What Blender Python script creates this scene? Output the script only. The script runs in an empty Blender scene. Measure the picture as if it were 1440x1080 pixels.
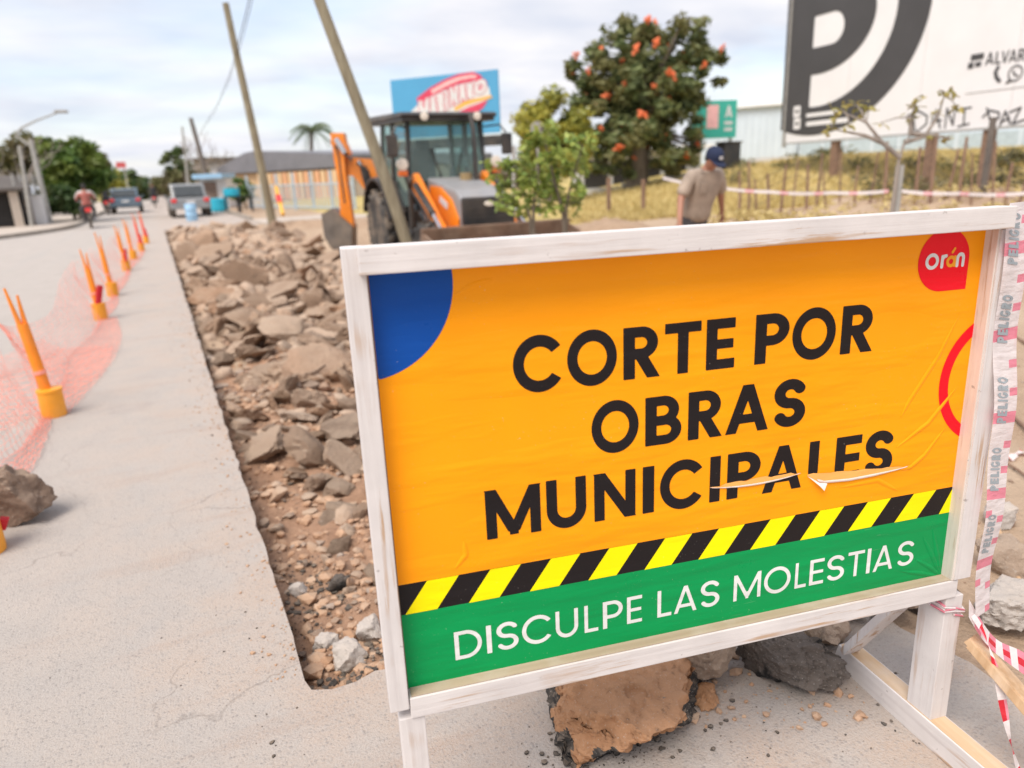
import bpy, bmesh, math, random
import numpy as np
from mathutils import Vector, Matrix, noise
from mathutils.geometry import tessellate_polygon

S = bpy.context.scene
C = S.collection
rnd = random.Random(7)

# ------------------------------------------------------------------ camera
EYE = 1.4
FPX = 1000.0
def _basis():
    c, s = math.cos(math.radians(2.4)), math.sin(math.radians(2.4))
    p, y = math.radians(16.4916), math.radians(-25.4393)
    cp, sp, cy, sy = math.cos(p), math.sin(p), math.cos(y), math.sin(y)
    cols = []
    for v in ((1, 0, 0), (0, 1, 0), (0, 0, 1)):
        x, yy, z = c*v[0]+s*v[1], -s*v[0]+c*v[1], v[2]
        f = -z
        w = (x, f*cp+yy*sp, yy*cp-f*sp)
        cols.append((w[0]*cy-w[1]*sy, w[0]*sy+w[1]*cy, w[2]))
    return Matrix(cols).transposed()
RC = _basis()
cam = bpy.data.cameras.new('camera')
cam.sensor_width = 36; cam.lens = FPX/1440*36
cam.clip_start = 0.05; cam.clip_end = 3000
cam.dof.use_dof = True
cam.dof.focus_distance = 1.62
cam.dof.aperture_fstop = 2.25
co = bpy.data.objects.new('camera', cam); C.objects.link(co)
co.matrix_world = Matrix.Translation((0, 0, EYE)) @ RC.to_4x4()
S.camera = co

# ------------------------------------------------------------------ sky, sun, exposure
SUN_EL, SUN_AZ = math.radians(56), math.radians(238)   # azimuth clockwise from +Y: behind and left of the camera
W = bpy.data.worlds.new('World'); S.world = W; W.use_nodes = True
def build_world():
    nt = W.node_tree; N = nt.nodes; L = nt.links; N.clear()
    out = N.new('ShaderNodeOutputWorld'); bg = N.new('ShaderNodeBackground'); bg.inputs[1].default_value = 0.1
    sky = N.new('ShaderNodeTexSky'); sky.sky_type = 'NISHITA'; sky.sun_disc = False
    sky.sun_elevation = SUN_EL; sky.sun_rotation = SUN_AZ; sky.air_density = 1.2; sky.dust_density = 1.5
    tc = N.new('ShaderNodeTexCoord'); sep = N.new('ShaderNodeSeparateXYZ')
    L.new(tc.outputs['Generated'], sep.inputs[0])
    zz = N.new('ShaderNodeMath'); zz.operation = 'MAXIMUM'; zz.inputs[1].default_value = 0.0; L.new(sep.outputs[2], zz.inputs[0])
    za = N.new('ShaderNodeMath'); za.operation = 'ADD'; za.inputs[1].default_value = 0.16; L.new(zz.outputs[0], za.inputs[0])
    dv = N.new('ShaderNodeVectorMath'); dv.operation = 'DIVIDE'
    cb = N.new('ShaderNodeCombineXYZ')
    for i in range(3): L.new(za.outputs[0], cb.inputs[i])
    L.new(tc.outputs['Generated'], dv.inputs[0]); L.new(cb.outputs[0], dv.inputs[1])
    mp = N.new('ShaderNodeMapping'); mp.inputs['Rotation'].default_value = (0, 0, 0.35); mp.inputs['Scale'].default_value = (0.7, 0.95, 0.5)
    mp.inputs['Location'].default_value = (1.3, 0.4, 0)
    L.new(dv.outputs[0], mp.inputs[0])
    n1 = N.new('ShaderNodeTexNoise'); n1.inputs['Scale'].default_value = 1.0; n1.inputs['Detail'].default_value = 6; n1.inputs['Roughness'].default_value = 0.52
    L.new(mp.outputs[0], n1.inputs[0])
    r1 = N.new('ShaderNodeMapRange'); r1.inputs[1].default_value = 0.36; r1.inputs[2].default_value = 0.58; r1.inputs[3].default_value = 0.55; r1.inputs[4].default_value = 1.0
    L.new(n1.outputs[0], r1.inputs[0])
    n2 = N.new('ShaderNodeTexNoise'); n2.inputs['Scale'].default_value = 2.1; n2.inputs['Detail'].default_value = 5
    L.new(mp.outputs[0], n2.inputs[0])
    r2 = N.new('ShaderNodeMapRange'); r2.inputs[1].default_value = 0.35; r2.inputs[2].default_value = 0.68
    L.new(n2.outputs[0], r2.inputs[0])
    cl = N.new('ShaderNodeMix'); cl.data_type = 'RGBA'
    cl.inputs[6].default_value = (2.75, 2.92, 3.38, 1); cl.inputs[7].default_value = (3.85, 3.78, 3.88, 1)
    L.new(r2.outputs[0], cl.inputs[0])
    mx = N.new('ShaderNodeMix'); mx.data_type = 'RGBA'
    L.new(r1.outputs[0], mx.inputs[0]); L.new(sky.outputs[0], mx.inputs[6]); L.new(cl.outputs[2], mx.inputs[7])
    L.new(mx.outputs[2], bg.inputs[0]); L.new(bg.outputs[0], out.inputs[0])
build_world()
sl = bpy.data.lights.new('sun', 'SUN'); sl.energy = 1.5; sl.angle = math.radians(36); sl.color = (1.0, 0.93, 0.84)
so = bpy.data.objects.new('sun', sl); C.objects.link(so)
sd = Vector((math.cos(SUN_EL)*math.sin(SUN_AZ), math.cos(SUN_EL)*math.cos(SUN_AZ), math.sin(SUN_EL)))
so.rotation_euler = sd.to_track_quat('Z', 'Y').to_euler()
so.location = sd*60
vs = S.view_settings
vs.view_transform = 'Standard'; vs.look = 'None'; vs.exposure = 1.42; vs.gamma = 1.0; vs.use_curve_mapping = False
S.render.engine = 'CYCLES'
S.cycles.max_bounces = 8; S.cycles.use_denoising = True; S.cycles.caustics_reflective = False; S.cycles.caustics_refractive = False

# ------------------------------------------------------------------ helpers
FWD = Vector((0.42957, 0.90303, 0)); RGT = Vector((0.90303, -0.42957, 0))
def at(u, v, d):
    """world point seen at photo pixel (u, v), d metres ahead of the eye along the level view direction"""
    r = RC @ Vector((u-720, -(v-540), -FPX)); t = d/(r.x*FWD.x+r.y*FWD.y)
    return Vector((0, 0, EYE))+r*t
def gxy(u, d):
    p = at(u, 250, d); return p.x, p.y

def prop(o, label=None, cat=None, group=None, kind=None):
    if label: o['label'] = label
    if cat: o['category'] = cat
    if group: o['group'] = group
    if kind: o['kind'] = kind
    return o
def empty(name, label, cat, loc=(0, 0, 0), rz=0, group=None):
    o = bpy.data.objects.new(name, None); C.objects.link(o); o.empty_display_size = 0.1
    o.location = loc; o.rotation_euler = (0, 0, rz)
    return prop(o, label, cat, group)
def link(name, me, parent=None, mats=()):
    o = bpy.data.objects.new(name, me); C.objects.link(o)
    if mats and not me.materials:
        for m in mats: me.materials.append(m)
    if parent: o.parent = parent
    return o
def copy_tree(o, parent=None):
    c = o.copy(); C.objects.link(c)
    if parent: c.parent = parent
    for ch in list(o.children): copy_tree(ch, c)
    return c

class MB:
    def __init__(s): s.v = []; s.f = []; s.m = []
    def add(s, vs_, fs, mi=0, M=None):
        b = len(s.v)
        s.v += [(M @ Vector(p)) if M else Vector(p) for p in vs_]
        s.f += [tuple(i+b for i in f) for f in fs]; s.m += [mi]*len(fs)
        return s
    def box(s, c, size, M=None, mi=0, rot=None):
        x, y, z = size[0]/2, size[1]/2, size[2]/2
        vs_ = [Vector((i*x, j*y, k*z)) for i in (-1, 1) for j in (-1, 1) for k in (-1, 1)]
        if rot is not None: vs_ = [rot @ v for v in vs_]
        vs_ = [v+Vector(c) for v in vs_]
        return s.add(vs_, [(0, 1, 3, 2), (4, 6, 7, 5), (0, 4, 5, 1), (2, 3, 7, 6), (0, 2, 6, 4), (1, 5, 7, 3)], mi, M)
    def bar(s, a, b, w, h, mi=0, up=(0, 0, 1)):
        a, b = Vector(a), Vector(b); z = (b-a).normalized(); u = Vector(up)
        x = u.cross(z)
        if x.length < 1e-4: x = Vector((1, 0, 0)).cross(z)
        x.normalize(); y = z.cross(x)
        vs_ = [p+x*i*w/2+y*j*h/2 for p in (a, b) for i, j in ((-1, -1), (1, -1), (1, 1), (-1, 1))]
        return s.add(vs_, [(3, 2, 1, 0), (4, 5, 6, 7), (0, 1, 5, 4), (1, 2, 6, 5), (2, 3, 7, 6), (3, 0, 4, 7)], mi)
    def tube(s, pts, radii, n=8, mi=0, caps=True):
        pts = [Vector(p) for p in pts]
        if not isinstance(radii, (list, tuple)): radii = [radii]*len(pts)
        b = len(s.v); k = len(pts); ref = None
        for i, p in enumerate(pts):
            t = (pts[min(i+1, k-1)]-pts[max(i-1, 0)]).normalized()
            if ref is None:
                ref = t.orthogonal().normalized()
            ref = (ref-t*ref.dot(t)).normalized(); y = t.cross(ref)
            for j in range(n):
                a = 2*math.pi*j/n
                s.v.append(p+(ref*math.cos(a)+y*math.sin(a))*radii[i])
        for i in range(k-1):
            for j in range(n):
                j2 = (j+1) % n
                s.f.append((b+i*n+j, b+i*n+j2, b+(i+1)*n+j2, b+(i+1)*n+j)); s.m.append(mi)
        if caps:
            s.f.append(tuple(b+j for j in reversed(range(n)))); s.m.append(mi)
            s.f.append(tuple(b+(k-1)*n+j for j in range(n))); s.m.append(mi)
        return s
    def lathe(s, prof, n=16, M=None, mi=0):
        b = len(s.v); k = len(prof)
        for r, z in prof:
            for j in range(n):
                a = 2*math.pi*j/n; p = Vector((r*math.cos(a), r*math.sin(a), z)); s.v.append(M @ p if M else p)
        for i in range(k-1):
            for j in range(n):
                j2 = (j+1) % n; s.f.append((b+i*n+j, b+i*n+j2, b+(i+1)*n+j2, b+(i+1)*n+j)); s.m.append(mi)
        s.f.append(tuple(b+j for j in reversed(range(n)))); s.m.append(mi)
        s.f.append(tuple(b+(k-1)*n+j for j in range(n))); s.m.append(mi)
        return s
    def prism(s, poly, h0, h1, M=None, mi=0, side=None):
        """polygon (x,y) extruded along local z from h0 to h1"""
        n = len(poly); a = sum(poly[i][0]*poly[(i+1) % n][1]-poly[(i+1) % n][0]*poly[i][1] for i in range(n))
        if a < 0: poly = list(reversed(poly))
        b = len(s.v)
        for h in (h0, h1):
            for x, y in poly:
                p = Vector((x, y, h)); s.v.append(M @ p if M else p)
        for i in range(n):
            j = (i+1) % n; s.f.append((b+i, b+j, b+n+j, b+n+i)); s.m.append(mi if side is None else side)
        tri = tessellate_polygon([[Vector((x, y, 0)) for x, y in poly]])
        for t in tri:
            t = list(t)
            (x0, y0), (x1, y1), (x2, y2) = (poly[i] for i in t)
            if (x1-x0)*(y2-y0)-(x2-x0)*(y1-y0) < 0: t.reverse()
            s.f.append(tuple(b+n+i for i in t)); s.m.append(mi)
            s.f.append(tuple(b+i for i in reversed(t))); s.m.append(mi)
        return s
    def ball(s, c, r, n=10, k=6, mi=0, M=None):
        r = (r, r, r) if not isinstance(r, (tuple, list)) else r
        prof = [(math.sin(math.pi*i/k), -math.cos(math.pi*i/k)) for i in range(k+1)]
        prof[0] = (0.02, -1); prof[-1] = (0.02, 1)
        T = Matrix.Translation(c) @ Matrix.Diagonal((r[0], r[1], r[2], 1))
        return s.lathe(prof, n, (M @ T) if M else T, mi)
    def mesh(s, name, mats=(), smooth=False, bevel=0):
        me = bpy.data.meshes.new(name); me.from_pydata([tuple(v) for v in s.v], [], s.f)
        for m in mats: me.materials.append(m)
        me.polygons.foreach_set('material_index', s.m)
        if bevel:
            bm = bmesh.new(); bm.from_mesh(me)
            es = [e for e in bm.edges if len(e.link_faces) == 2 and e.calc_face_angle(0) > 0.6]
            bmesh.ops.bevel(bm, geom=es, offset=bevel, segments=2, affect='EDGES', profile=0.6, clamp_overlap=True)
            bm.to_mesh(me); bm.free()
        if smooth:
            me.polygons.foreach_set('use_smooth', [True]*len(me.polygons))
            try: me.set_sharp_from_angle(angle=math.radians(40))
            except Exception: pass
        me.update(); return me
    def build(s, name, mats, parent=None, smooth=False, bevel=0):
        if not isinstance(mats, (list, tuple)): mats = [mats]
        return link(name, s.mesh(name, mats, smooth, bevel), parent)

# ------------------------------------------------------------------ materials
def mat(name):
    m = bpy.data.materials.new(name); m.use_nodes = True
    nt = m.node_tree; b = nt.nodes['Principled BSDF']
    return m, nt, b
def nd(nt, typ, **kw):
    n = nt.nodes.new(typ)
    for k, v in kw.items():
        if k.startswith('i_'):
            key = k[2:]; n.inputs[int(key) if key.isdigit() else key].default_value = v
        else: setattr(n, k, v)
    return n
def mixc(nt, fac, a, b, blend='MIX'):
    n = nt.nodes.new('ShaderNodeMix'); n.data_type = 'RGBA'; n.blend_type = blend
    for inp, val in ((0, fac), (6, a), (7, b)):
        if hasattr(val, 'is_output') or isinstance(val, bpy.types.NodeSocket): nt.links.new(val, n.inputs[inp])
        else: n.inputs[inp].default_value = val if inp == 0 else (*val, 1) if len(val) == 3 else val
    return n.outputs[2]
def noise_tex(nt, scale, detail=4, rough=0.55, vec=None, out=0):
    n = nd(nt, 'ShaderNodeTexNoise'); n.inputs['Scale'].default_value = scale; n.inputs['Detail'].default_value = detail; n.inputs['Roughness'].default_value = rough
    if vec is not None: nt.links.new(vec, n.inputs[0])
    return n.outputs[out]
def ramp(nt, src, a, b, lo=0.0, hi=1.0):
    n = nd(nt, 'ShaderNodeMapRange'); n.inputs[1].default_value = a; n.inputs[2].default_value = b; n.inputs[3].default_value = lo; n.inputs[4].default_value = hi
    nt.links.new(src, n.inputs[0]); return n.outputs[0]
def coord(nt, scale=(1, 1, 1), kind='Object'):
    t = nd(nt, 'ShaderNodeTexCoord'); m = nd(nt, 'ShaderNodeMapping'); m.inputs['Scale'].default_value = scale
    nt.links.new(t.outputs[kind], m.inputs[0]); return m.outputs[0]
def bump(nt, b, h, strength=0.3, dist=0.01, prev=None):
    n = nd(nt, 'ShaderNodeBump'); n.inputs['Strength'].default_value = strength; n.inputs['Distance'].default_value = dist
    nt.links.new(h, n.inputs['Height'])
    if prev is not None: nt.links.new(prev, n.inputs['Normal'])
    nt.links.new(n.outputs[0], b.inputs['Normal']); return n.outputs[0]
def plain(name, col, rough=0.6, metal=0.0, vary=0.12, scale=6.0, dust=0.0, spec=0.5, bmp=0.0):
    """painted or moulded surface: its colour with slight blotches, dust and relief"""
    m, nt, b = mat(name); v = coord(nt)
    n = noise_tex(nt, scale, 5, 0.6, v)
    dk = tuple(c*(1-vary) for c in col); lt = tuple(min(1, c*(1+vary)) for c in col)
    c = mixc(nt, ramp(nt, n, 0.3, 0.7), dk, lt)
    if dust:
        d = ramp(nt, noise_tex(nt, scale*0.6, 6, 0.65, v), 0.42, 0.72, 0.0, dust)
        c = mixc(nt, d, c, (0.38, 0.29, 0.21))
    nt.links.new(c, b.inputs['Base Color'])
    b.inputs['Roughness'].default_value = rough; b.inputs['Metallic'].default_value = metal
    b.inputs['Specular IOR Level'].default_value = spec
    if bmp: bump(nt, b, noise_tex(nt, scale*8, 4, 0.6, v), bmp, 0.01)
    return m
M = {}
def m_painted_wood(name, along, col=(0.69, 0.645, 0.63), wear=0.5, bare=(0.46, 0.30, 0.19), seed=0.0):
    m, nt, b = mat(name)
    sc = [38, 38, 38]; sc[along] = 1.6
    v = coord(nt, sc); v2 = coord(nt, (1, 1, 1))
    off = nd(nt, 'ShaderNodeVectorMath', operation='ADD'); off.inputs[1].default_value = (seed, seed*1.7, seed*0.6); nt.links.new(v, off.inputs[0])
    grain = noise_tex(nt, 1.6, 7, 0.65, off.outputs[0])
    blot = noise_tex(nt, 7, 5, 0.6, v2)
    patch = noise_tex(nt, 3.1, 3, 0.5, v2)
    c = mixc(nt, ramp(nt, blot, 0.35, 0.7), tuple(x*0.86 for x in col), col)
    c = mixc(nt, ramp(nt, grain, 0.48, 0.66, 0, 0.38), c, (0.46, 0.41, 0.40))
    sm = nd(nt, 'ShaderNodeMath', operation='MULTIPLY')
    nt.links.new(ramp(nt, grain, 0.54, 0.60), sm.inputs[0]); nt.links.new(ramp(nt, patch, 0.56-0.14*wear, 0.64-0.1*wear), sm.inputs[1])
    c = mixc(nt, sm.outputs[0], c, bare)
    fine = nd(nt, 'ShaderNodeTexNoise'); fine.inputs['Scale'].default_value = 55; fine.inputs['Detail'].default_value = 3; nt.links.new(v2, fine.inputs[0])
    c = mixc(nt, ramp(nt, fine.outputs[0], 0.70, 0.76, 0, 0.6), c, (0.22, 0.18, 0.16))
    nt.links.new(c, b.inputs['Base Color']); b.inputs['Roughness'].default_value = 0.75
    bump(nt, b, grain, 0.55, 0.0025)
    return m
def m_raw_wood(name, along, col=(0.5, 0.36, 0.23), dark=(0.30, 0.19, 0.11)):
    m, nt, b = mat(name)
    sc = [30, 30, 30]; sc[along] = 1.2
    v = coord(nt, sc)
    g = noise_tex(nt, 1.3, 6, 0.6, v)
    c = mixc(nt, ramp(nt, g, 0.35, 0.65), dark, col)
    c = mixc(nt, ramp(nt, noise_tex(nt, 8, 5, 0.6, coord(nt)), 0.5, 0.7, 0, 0.5), c, (0.55, 0.48, 0.42))
    nt.links.new(c, b.inputs['Base Color']); b.inputs['Roughness'].default_value = 0.8
    bump(nt, b, g, 0.5, 0.003)
    return m
def m_vinyl(name, col, rough=0.34, speck=0.5, vary=0.06, scratch=0.0):
    m, nt, b = mat(name); v = coord(nt)
    c = mixc(nt, ramp(nt, noise_tex(nt, 2.5, 3, 0.5, v), 0.3, 0.7), tuple(x*(1-vary) for x in col), tuple(min(1, x*(1+vary)) for x in col))
    sp = noise_tex(nt, 240, 2, 0.5, v); pt = noise_tex(nt, 5, 4, 0.6, v)
    mm = nd(nt, 'ShaderNodeMath', operation='MULTIPLY'); nt.links.new(ramp(nt, sp, 0.71, 0.76), mm.inputs[0]); nt.links.new(ramp(nt, pt, 0.45, 0.66, 0.0, speck), mm.inputs[1])
    c = mixc(nt, mm.outputs[0], c, (0.62, 0.58, 0.52))
    scr = noise_tex(nt, 14, 3, 0.5, coord(nt, (1, 1, 22)))
    pt2 = noise_tex(nt, 3.3, 3, 0.6, v)
    mm2 = nd(nt, 'ShaderNodeMath', operation='MULTIPLY'); nt.links.new(ramp(nt, scr, 0.665, 0.675), mm2.inputs[0]); nt.links.new(ramp(nt, pt2, 0.55, 0.65, 0, scratch), mm2.inputs[1])
    c = mixc(nt, mm2.outputs[0], c, (0.66, 0.62, 0.58))
    nt.links.new(c, b.inputs['Base Color'])
    b.inputs['Roughness'].default_value = rough; b.inputs['Specular IOR Level'].default_value = 0.2
    nt.links.new(ramp(nt, noise_tex(nt, 14, 4, 0.6, v), 0.3, 0.7, rough-0.08, rough+0.14), b.inputs['Roughness'])
    # slack vinyl: broad buckles plus creases running up to the right
    rot = nd(nt, 'ShaderNodeMapping'); rot.inputs['Rotation'].default_value = (0, math.radians(-38), 0); rot.inputs['Scale'].default_value = (2.4, 1, 13)
    t = nd(nt, 'ShaderNodeTexCoord'); nt.links.new(t.outputs['Object'], rot.inputs[0])
    cr = noise_tex(nt, 1.0, 3, 0.5, rot.outputs[0])
    h = nd(nt, 'ShaderNodeMath', operation='ADD'); nt.links.new(ramp(nt, cr, 0.45, 0.75, 0, 0.8), h.inputs[0]); nt.links.new(noise_tex(nt, 4.5, 2, 0.4, v), h.inputs[1])
    bump(nt, b, h.outputs[0], 0.20, 0.02)
    return m
def m_ground(name, base, dark, patch, scale=1.0, bs=0.6, spots=None):
    m, nt, b = mat(name); v = coord(nt)
    big = noise_tex(nt, 0.35*scale, 5, 0.6, v); mid = noise_tex(nt, 4*scale, 6, 0.65, v); fine = noise_tex(nt, 55*scale, 4, 0.65, v)
    c = mixc(nt, ramp(nt, mid, 0.3, 0.7), dark, base)
    c = mixc(nt, ramp(nt, big, 0.42, 0.62), c, patch)
    c = mixc(nt, ramp(nt, fine, 0.35, 0.7, 0, 0.55), c, tuple(min(1, x*1.25) for x in base))
    if spots: c = mixc(nt, ramp(nt, fine, 0.60, 0.70, 0, 0.8), c, spots)
    nt.links.new(c, b.inputs['Base Color']); b.inputs['Roughness'].default_value = 0.95; b.inputs['Specular IOR Level'].default_value = 0.15
    p = bump(nt, b, mid, bs, 0.05/scale)
    bump(nt, b, fine, bs, 0.012, p)
    return m
def m_road():
    m, nt, b = mat('worn_concrete_road'); v = coord(nt)
    big = noise_tex(nt, 0.45, 5, 0.6, v); mid = noise_tex(nt, 3.2, 6, 0.65, v)
    lng = noise_tex(nt, 1.0, 5, 0.6, coord(nt, (3.2, 0.22, 1)))
    c = mixc(nt, ramp(nt, mid, 0.3, 0.7), (0.36, 0.316, 0.285), (0.435, 0.39, 0.352))
    c = mixc(nt, ramp(nt, big, 0.40, 0.65, 0, 0.6), c, (0.44, 0.385, 0.35))
    c = mixc(nt, ramp(nt, lng, 0.52, 0.72, 0, 0.5), c, (0.35, 0.335, 0.322))
    # dust blown out of the cut beside it
    sx = nd(nt, 'ShaderNodeSeparateXYZ'); nt.links.new(v, sx.inputs[0])
    ed = ramp(nt, sx.outputs[0], -0.95, 0.25)
    md = nd(nt, 'ShaderNodeMath', operation='MULTIPLY'); nt.links.new(ed, md.inputs[0]); nt.links.new(ramp(nt, mid, 0.40, 0.64, 0.08, 0.9), md.inputs[1])
    c = mixc(nt, md.outputs[0], c, (0.43, 0.32, 0.25))
    tr = noise_tex(nt, 1.0, 4, 0.6, coord(nt, (1.2, 5.5, 1)))
    mt = nd(nt, 'ShaderNodeMath', operation='MULTIPLY'); nt.links.new(ed, mt.inputs[0]); nt.links.new(ramp(nt, tr, 0.55, 0.66, 0.0, 0.55), mt.inputs[1])
    c = mixc(nt, mt.outputs[0], c, (0.36, 0.25, 0.19))
    # exposed stones in the worn surface
    vo = nd(nt, 'ShaderNodeTexVoronoi', i_Scale=105.0, feature='F1'); nt.links.new(v, vo.inputs['Vector']); vo.inputs['Randomness'].default_value = 1
    st = ramp(nt, vo.outputs['Distance'], 0.30, 0.62, 1.0, 0.0)
    hs = nd(nt, 'ShaderNodeSeparateColor'); nt.links.new(vo.outputs['Color'], hs.inputs[0])
    sel = nd(nt, 'ShaderNodeMath', operation='MULTIPLY'); nt.links.new(st, sel.inputs[0]); nt.links.new(ramp(nt, hs.outputs[0], 0.25, 0.9, 0.0, 0.6), sel.inputs[1])
    sc = mixc(nt, hs.outputs[1], (0.20, 0.175, 0.165), (0.44, 0.39, 0.36))
    c = mixc(nt, sel.outputs[0], c, sc)
    fine = noise_tex(nt, 160, 4, 0.7, v)
    c = mixc(nt, ramp(nt, fine, 0.35, 0.68, 0.0, 0.42), c, (0.52, 0.49, 0.465))
    c = mixc(nt, ramp(nt, fine, 0.36, 0.28, 0.0, 0.45), c, (0.22, 0.19, 0.18))
    # hairline cracks and oil-dulled patches
    wv = nd(nt, 'ShaderNodeVectorMath', operation='ADD'); nw = nd(nt, 'ShaderNodeTexNoise'); nw.inputs['Scale'].default_value = 3.5; nw.inputs['Detail'].default_value = 5
    nt.links.new(v, nw.inputs[0]); sc3 = nd(nt, 'ShaderNodeVectorMath', operation='SCALE'); sc3.inputs['Scale'].default_value = 0.5; nt.links.new(nw.outputs['Color'], sc3.inputs[0])
    nt.links.new(v, wv.inputs[0]); nt.links.new(sc3.outputs[0], wv.inputs[1])
    ve = nd(nt, 'ShaderNodeTexVoronoi', feature='DISTANCE_TO_EDGE', i_Scale=0.85); nt.links.new(wv.outputs[0], ve.inputs['Vector'])
    mk = nd(nt, 'ShaderNodeMath', operation='MULTIPLY'); nt.links.new(ramp(nt, ve.outputs[0], 0.006, 0.0015), mk.inputs[0]); nt.links.new(ramp(nt, big, 0.46, 0.56, 0, 0.55), mk.inputs[1])
    c = mixc(nt, mk.outputs[0], c, (0.20, 0.165, 0.145))
    c = mixc(nt, ramp(nt, noise_tex(nt, 1.3, 4, 0.6, v), 0.60, 0.70, 0, 0.35), c, (0.30, 0.27, 0.255))
    nt.links.new(c, b.inputs['Base Color']); b.inputs['Roughness'].default_value = 0.92; b.inputs['Specular IOR Level'].default_value = 0.2
    p = bump(nt, b, fine, 0.9, 0.005)
    p = bump(nt, b, sel.outputs[0], 0.6, 0.003, p)
    bump(nt, b, mid, 0.25, 0.02, p)
    return m
def m_rock(name, cols, dark=(0.07, 0.06, 0.055), scale=1.0, bs=0.9, tar=0.0, islands=False, dust=0.42):
    m, nt, b = mat(name); v = coord(nt, (scale, scale, scale))
    g = nd(nt, 'ShaderNodeNewGeometry'); oi = nd(nt, 'ShaderNodeObjectInfo')
    rv = g.outputs['Random Per Island'] if islands else oi.outputs['Random']
    cr = nd(nt, 'ShaderNodeValToRGB'); e = cr.color_ramp; e.interpolation = 'LINEAR'
    while len(e.elements) < len(cols): e.elements.new(0.5)
    for i, c_ in enumerate(cols): e.elements[i].position = i/(max(1, len(cols)-1)); e.elements[i].color = (*c_, 1)
    nt.links.new(rv, cr.inputs[0])
    big = noise_tex(nt, 3, 5, 0.6, v); mid = noise_tex(nt, 14, 6, 0.68, v); fine = noise_tex(nt, 90, 3, 0.6, v)
    c = mixc(nt, ramp(nt, mid, 0.3, 0.72, 0.0, 0.55), cr.outputs[0], tuple(min(1, x*1.2) for x in cols[-1]))
    c = mixc(nt, ramp(nt, mid, 0.42, 0.30, 0.0, 0.6), c, dark)
    c = mixc(nt, ramp(nt, fine, 0.62, 0.72, 0, 0.6), c, (0.5, 0.46, 0.42))
    if tar: c = mixc(nt, ramp(nt, big, 0.60-0.2*tar, 0.66-0.2*tar), c, (0.03, 0.028, 0.027))
    # settled dust lies on the upward faces
    sz = nd(nt, 'ShaderNodeSeparateXYZ'); nt.links.new(g.outputs['Normal'], sz.inputs[0])
    du = nd(nt, 'ShaderNodeMath', operation='MULTIPLY'); nt.links.new(ramp(nt, sz.outputs[2], 0.5, 0.95, 0, dust), du.inputs[0]); nt.links.new(ramp(nt, big, 0.35, 0.6), du.inputs[1])
    c = mixc(nt, du.outputs[0], c, (0.47, 0.36, 0.27))
    nt.links.new(c, b.inputs['Base Color']); b.inputs['Roughness'].default_value = 0.95; b.inputs['Specular IOR Level'].default_value = 0.2
    p = bump(nt, b, mid, bs, 0.02/scale)
    bump(nt, b, fine, bs*0.6, 0.005/scale, p)
    return m
def m_leaf(name, a, bcol, c3=None):
    m, nt, b = mat(name)
    g = nd(nt, 'ShaderNodeNewGeometry'); oi = nd(nt, 'ShaderNodeObjectInfo')
    ad = nd(nt, 'ShaderNodeMath', operation='ADD'); nt.links.new(g.outputs['Random Per Island'], ad.inputs[0]); nt.links.new(oi.outputs['Random'], ad.inputs[1])
    fr = nd(nt, 'ShaderNodeMath', operation='FRACT'); nt.links.new(ad.outputs[0], fr.inputs[0])
    c = mixc(nt, fr.outputs[0], a, bcol)
    if c3: c = mixc(nt, ramp(nt, noise_tex(nt, 0.9, 3, 0.5, coord(nt)), 0.45, 0.6), c, c3)
    nt.links.new(c, b.inputs['Base Color']); b.inputs['Roughness'].default_value = 0.5; b.inputs['Specular IOR Level'].default_value = 0.35
    tr = nd(nt, 'ShaderNodeBsdfTranslucent'); nt.links.new(c, tr.inputs[0])
    mx = nd(nt, 'ShaderNodeMixShader'); mx.inputs[0].default_value = 0.25
    nt.links.new(b.outputs[0], mx.inputs[1]); nt.links.new(tr.outputs[0], mx.inputs[2])
    nt.links.new(mx.outputs[0], nt.nodes['Material Output'].inputs[0])
    return m
def m_bark(name, a, bcol, scale=1.0):
    m, nt, b = mat(name); v = coord(nt, (9*scale, 9*scale, 1.2*scale))
    n = noise_tex(nt, 1.5, 6, 0.65, v)
    c = mixc(nt, ramp(nt, n, 0.33, 0.68), a, bcol); nt.links.new(c, b.inputs['Base Color']); b.inputs['Roughness'].default_value = 0.9
    bump(nt, b, n, 0.7, 0.02); return m
def m_glass(name, tint=(0.75, 0.9, 0.88), clear=0.72):
    m, nt, b = mat(name)
    b.inputs['Base Color'].default_value = (*tuple(x*0.35 for x in tint), 1); b.inputs['Roughness'].default_value = 0.06
    tr = nd(nt, 'ShaderNodeBsdfTransparent'); tr.inputs[0].default_value = (*tint, 1)
    n = noise_tex(nt, 3, 4, 0.6, coord(nt))
    mx = nd(nt, 'ShaderNodeMixShader'); nt.links.new(ramp(nt, n, 0.3, 0.7, clear-0.06, clear+0.06), mx.inputs[0])
    nt.links.new(b.outputs[0], mx.inputs[1]); nt.links.new(tr.outputs[0], mx.inputs[2]); nt.links.new(mx.outputs[0], nt.nodes['Material Output'].inputs[0])
    return m
def m_tape(name, col):
    m, nt, b = mat(name)
    n = noise_tex(nt, 30, 4, 0.6, coord(nt)); c = mixc(nt, ramp(nt, n, 0.35, 0.7), tuple(x*0.9 for x in col), col)
    nt.links.new(c, b.inputs['Base Color']); b.inputs['Roughness'].default_value = 0.35
    tr = nd(nt, 'ShaderNodeBsdfTranslucent'); nt.links.new(c, tr.inputs[0])
    mx = nd(nt, 'ShaderNodeMixShader'); mx.inputs[0].default_value = 0.35
    nt.links.new(b.outputs[0], mx.inputs[1]); nt.links.new(tr.outputs[0], mx.inputs[2]); nt.links.new(mx.outputs[0], nt.nodes['Material Output'].inputs[0])
    bump(nt, b, noise_tex(nt, 22, 3, 0.5, coord(nt, (1, 1, 2.5))), 0.5, 0.01)
    return m

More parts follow.
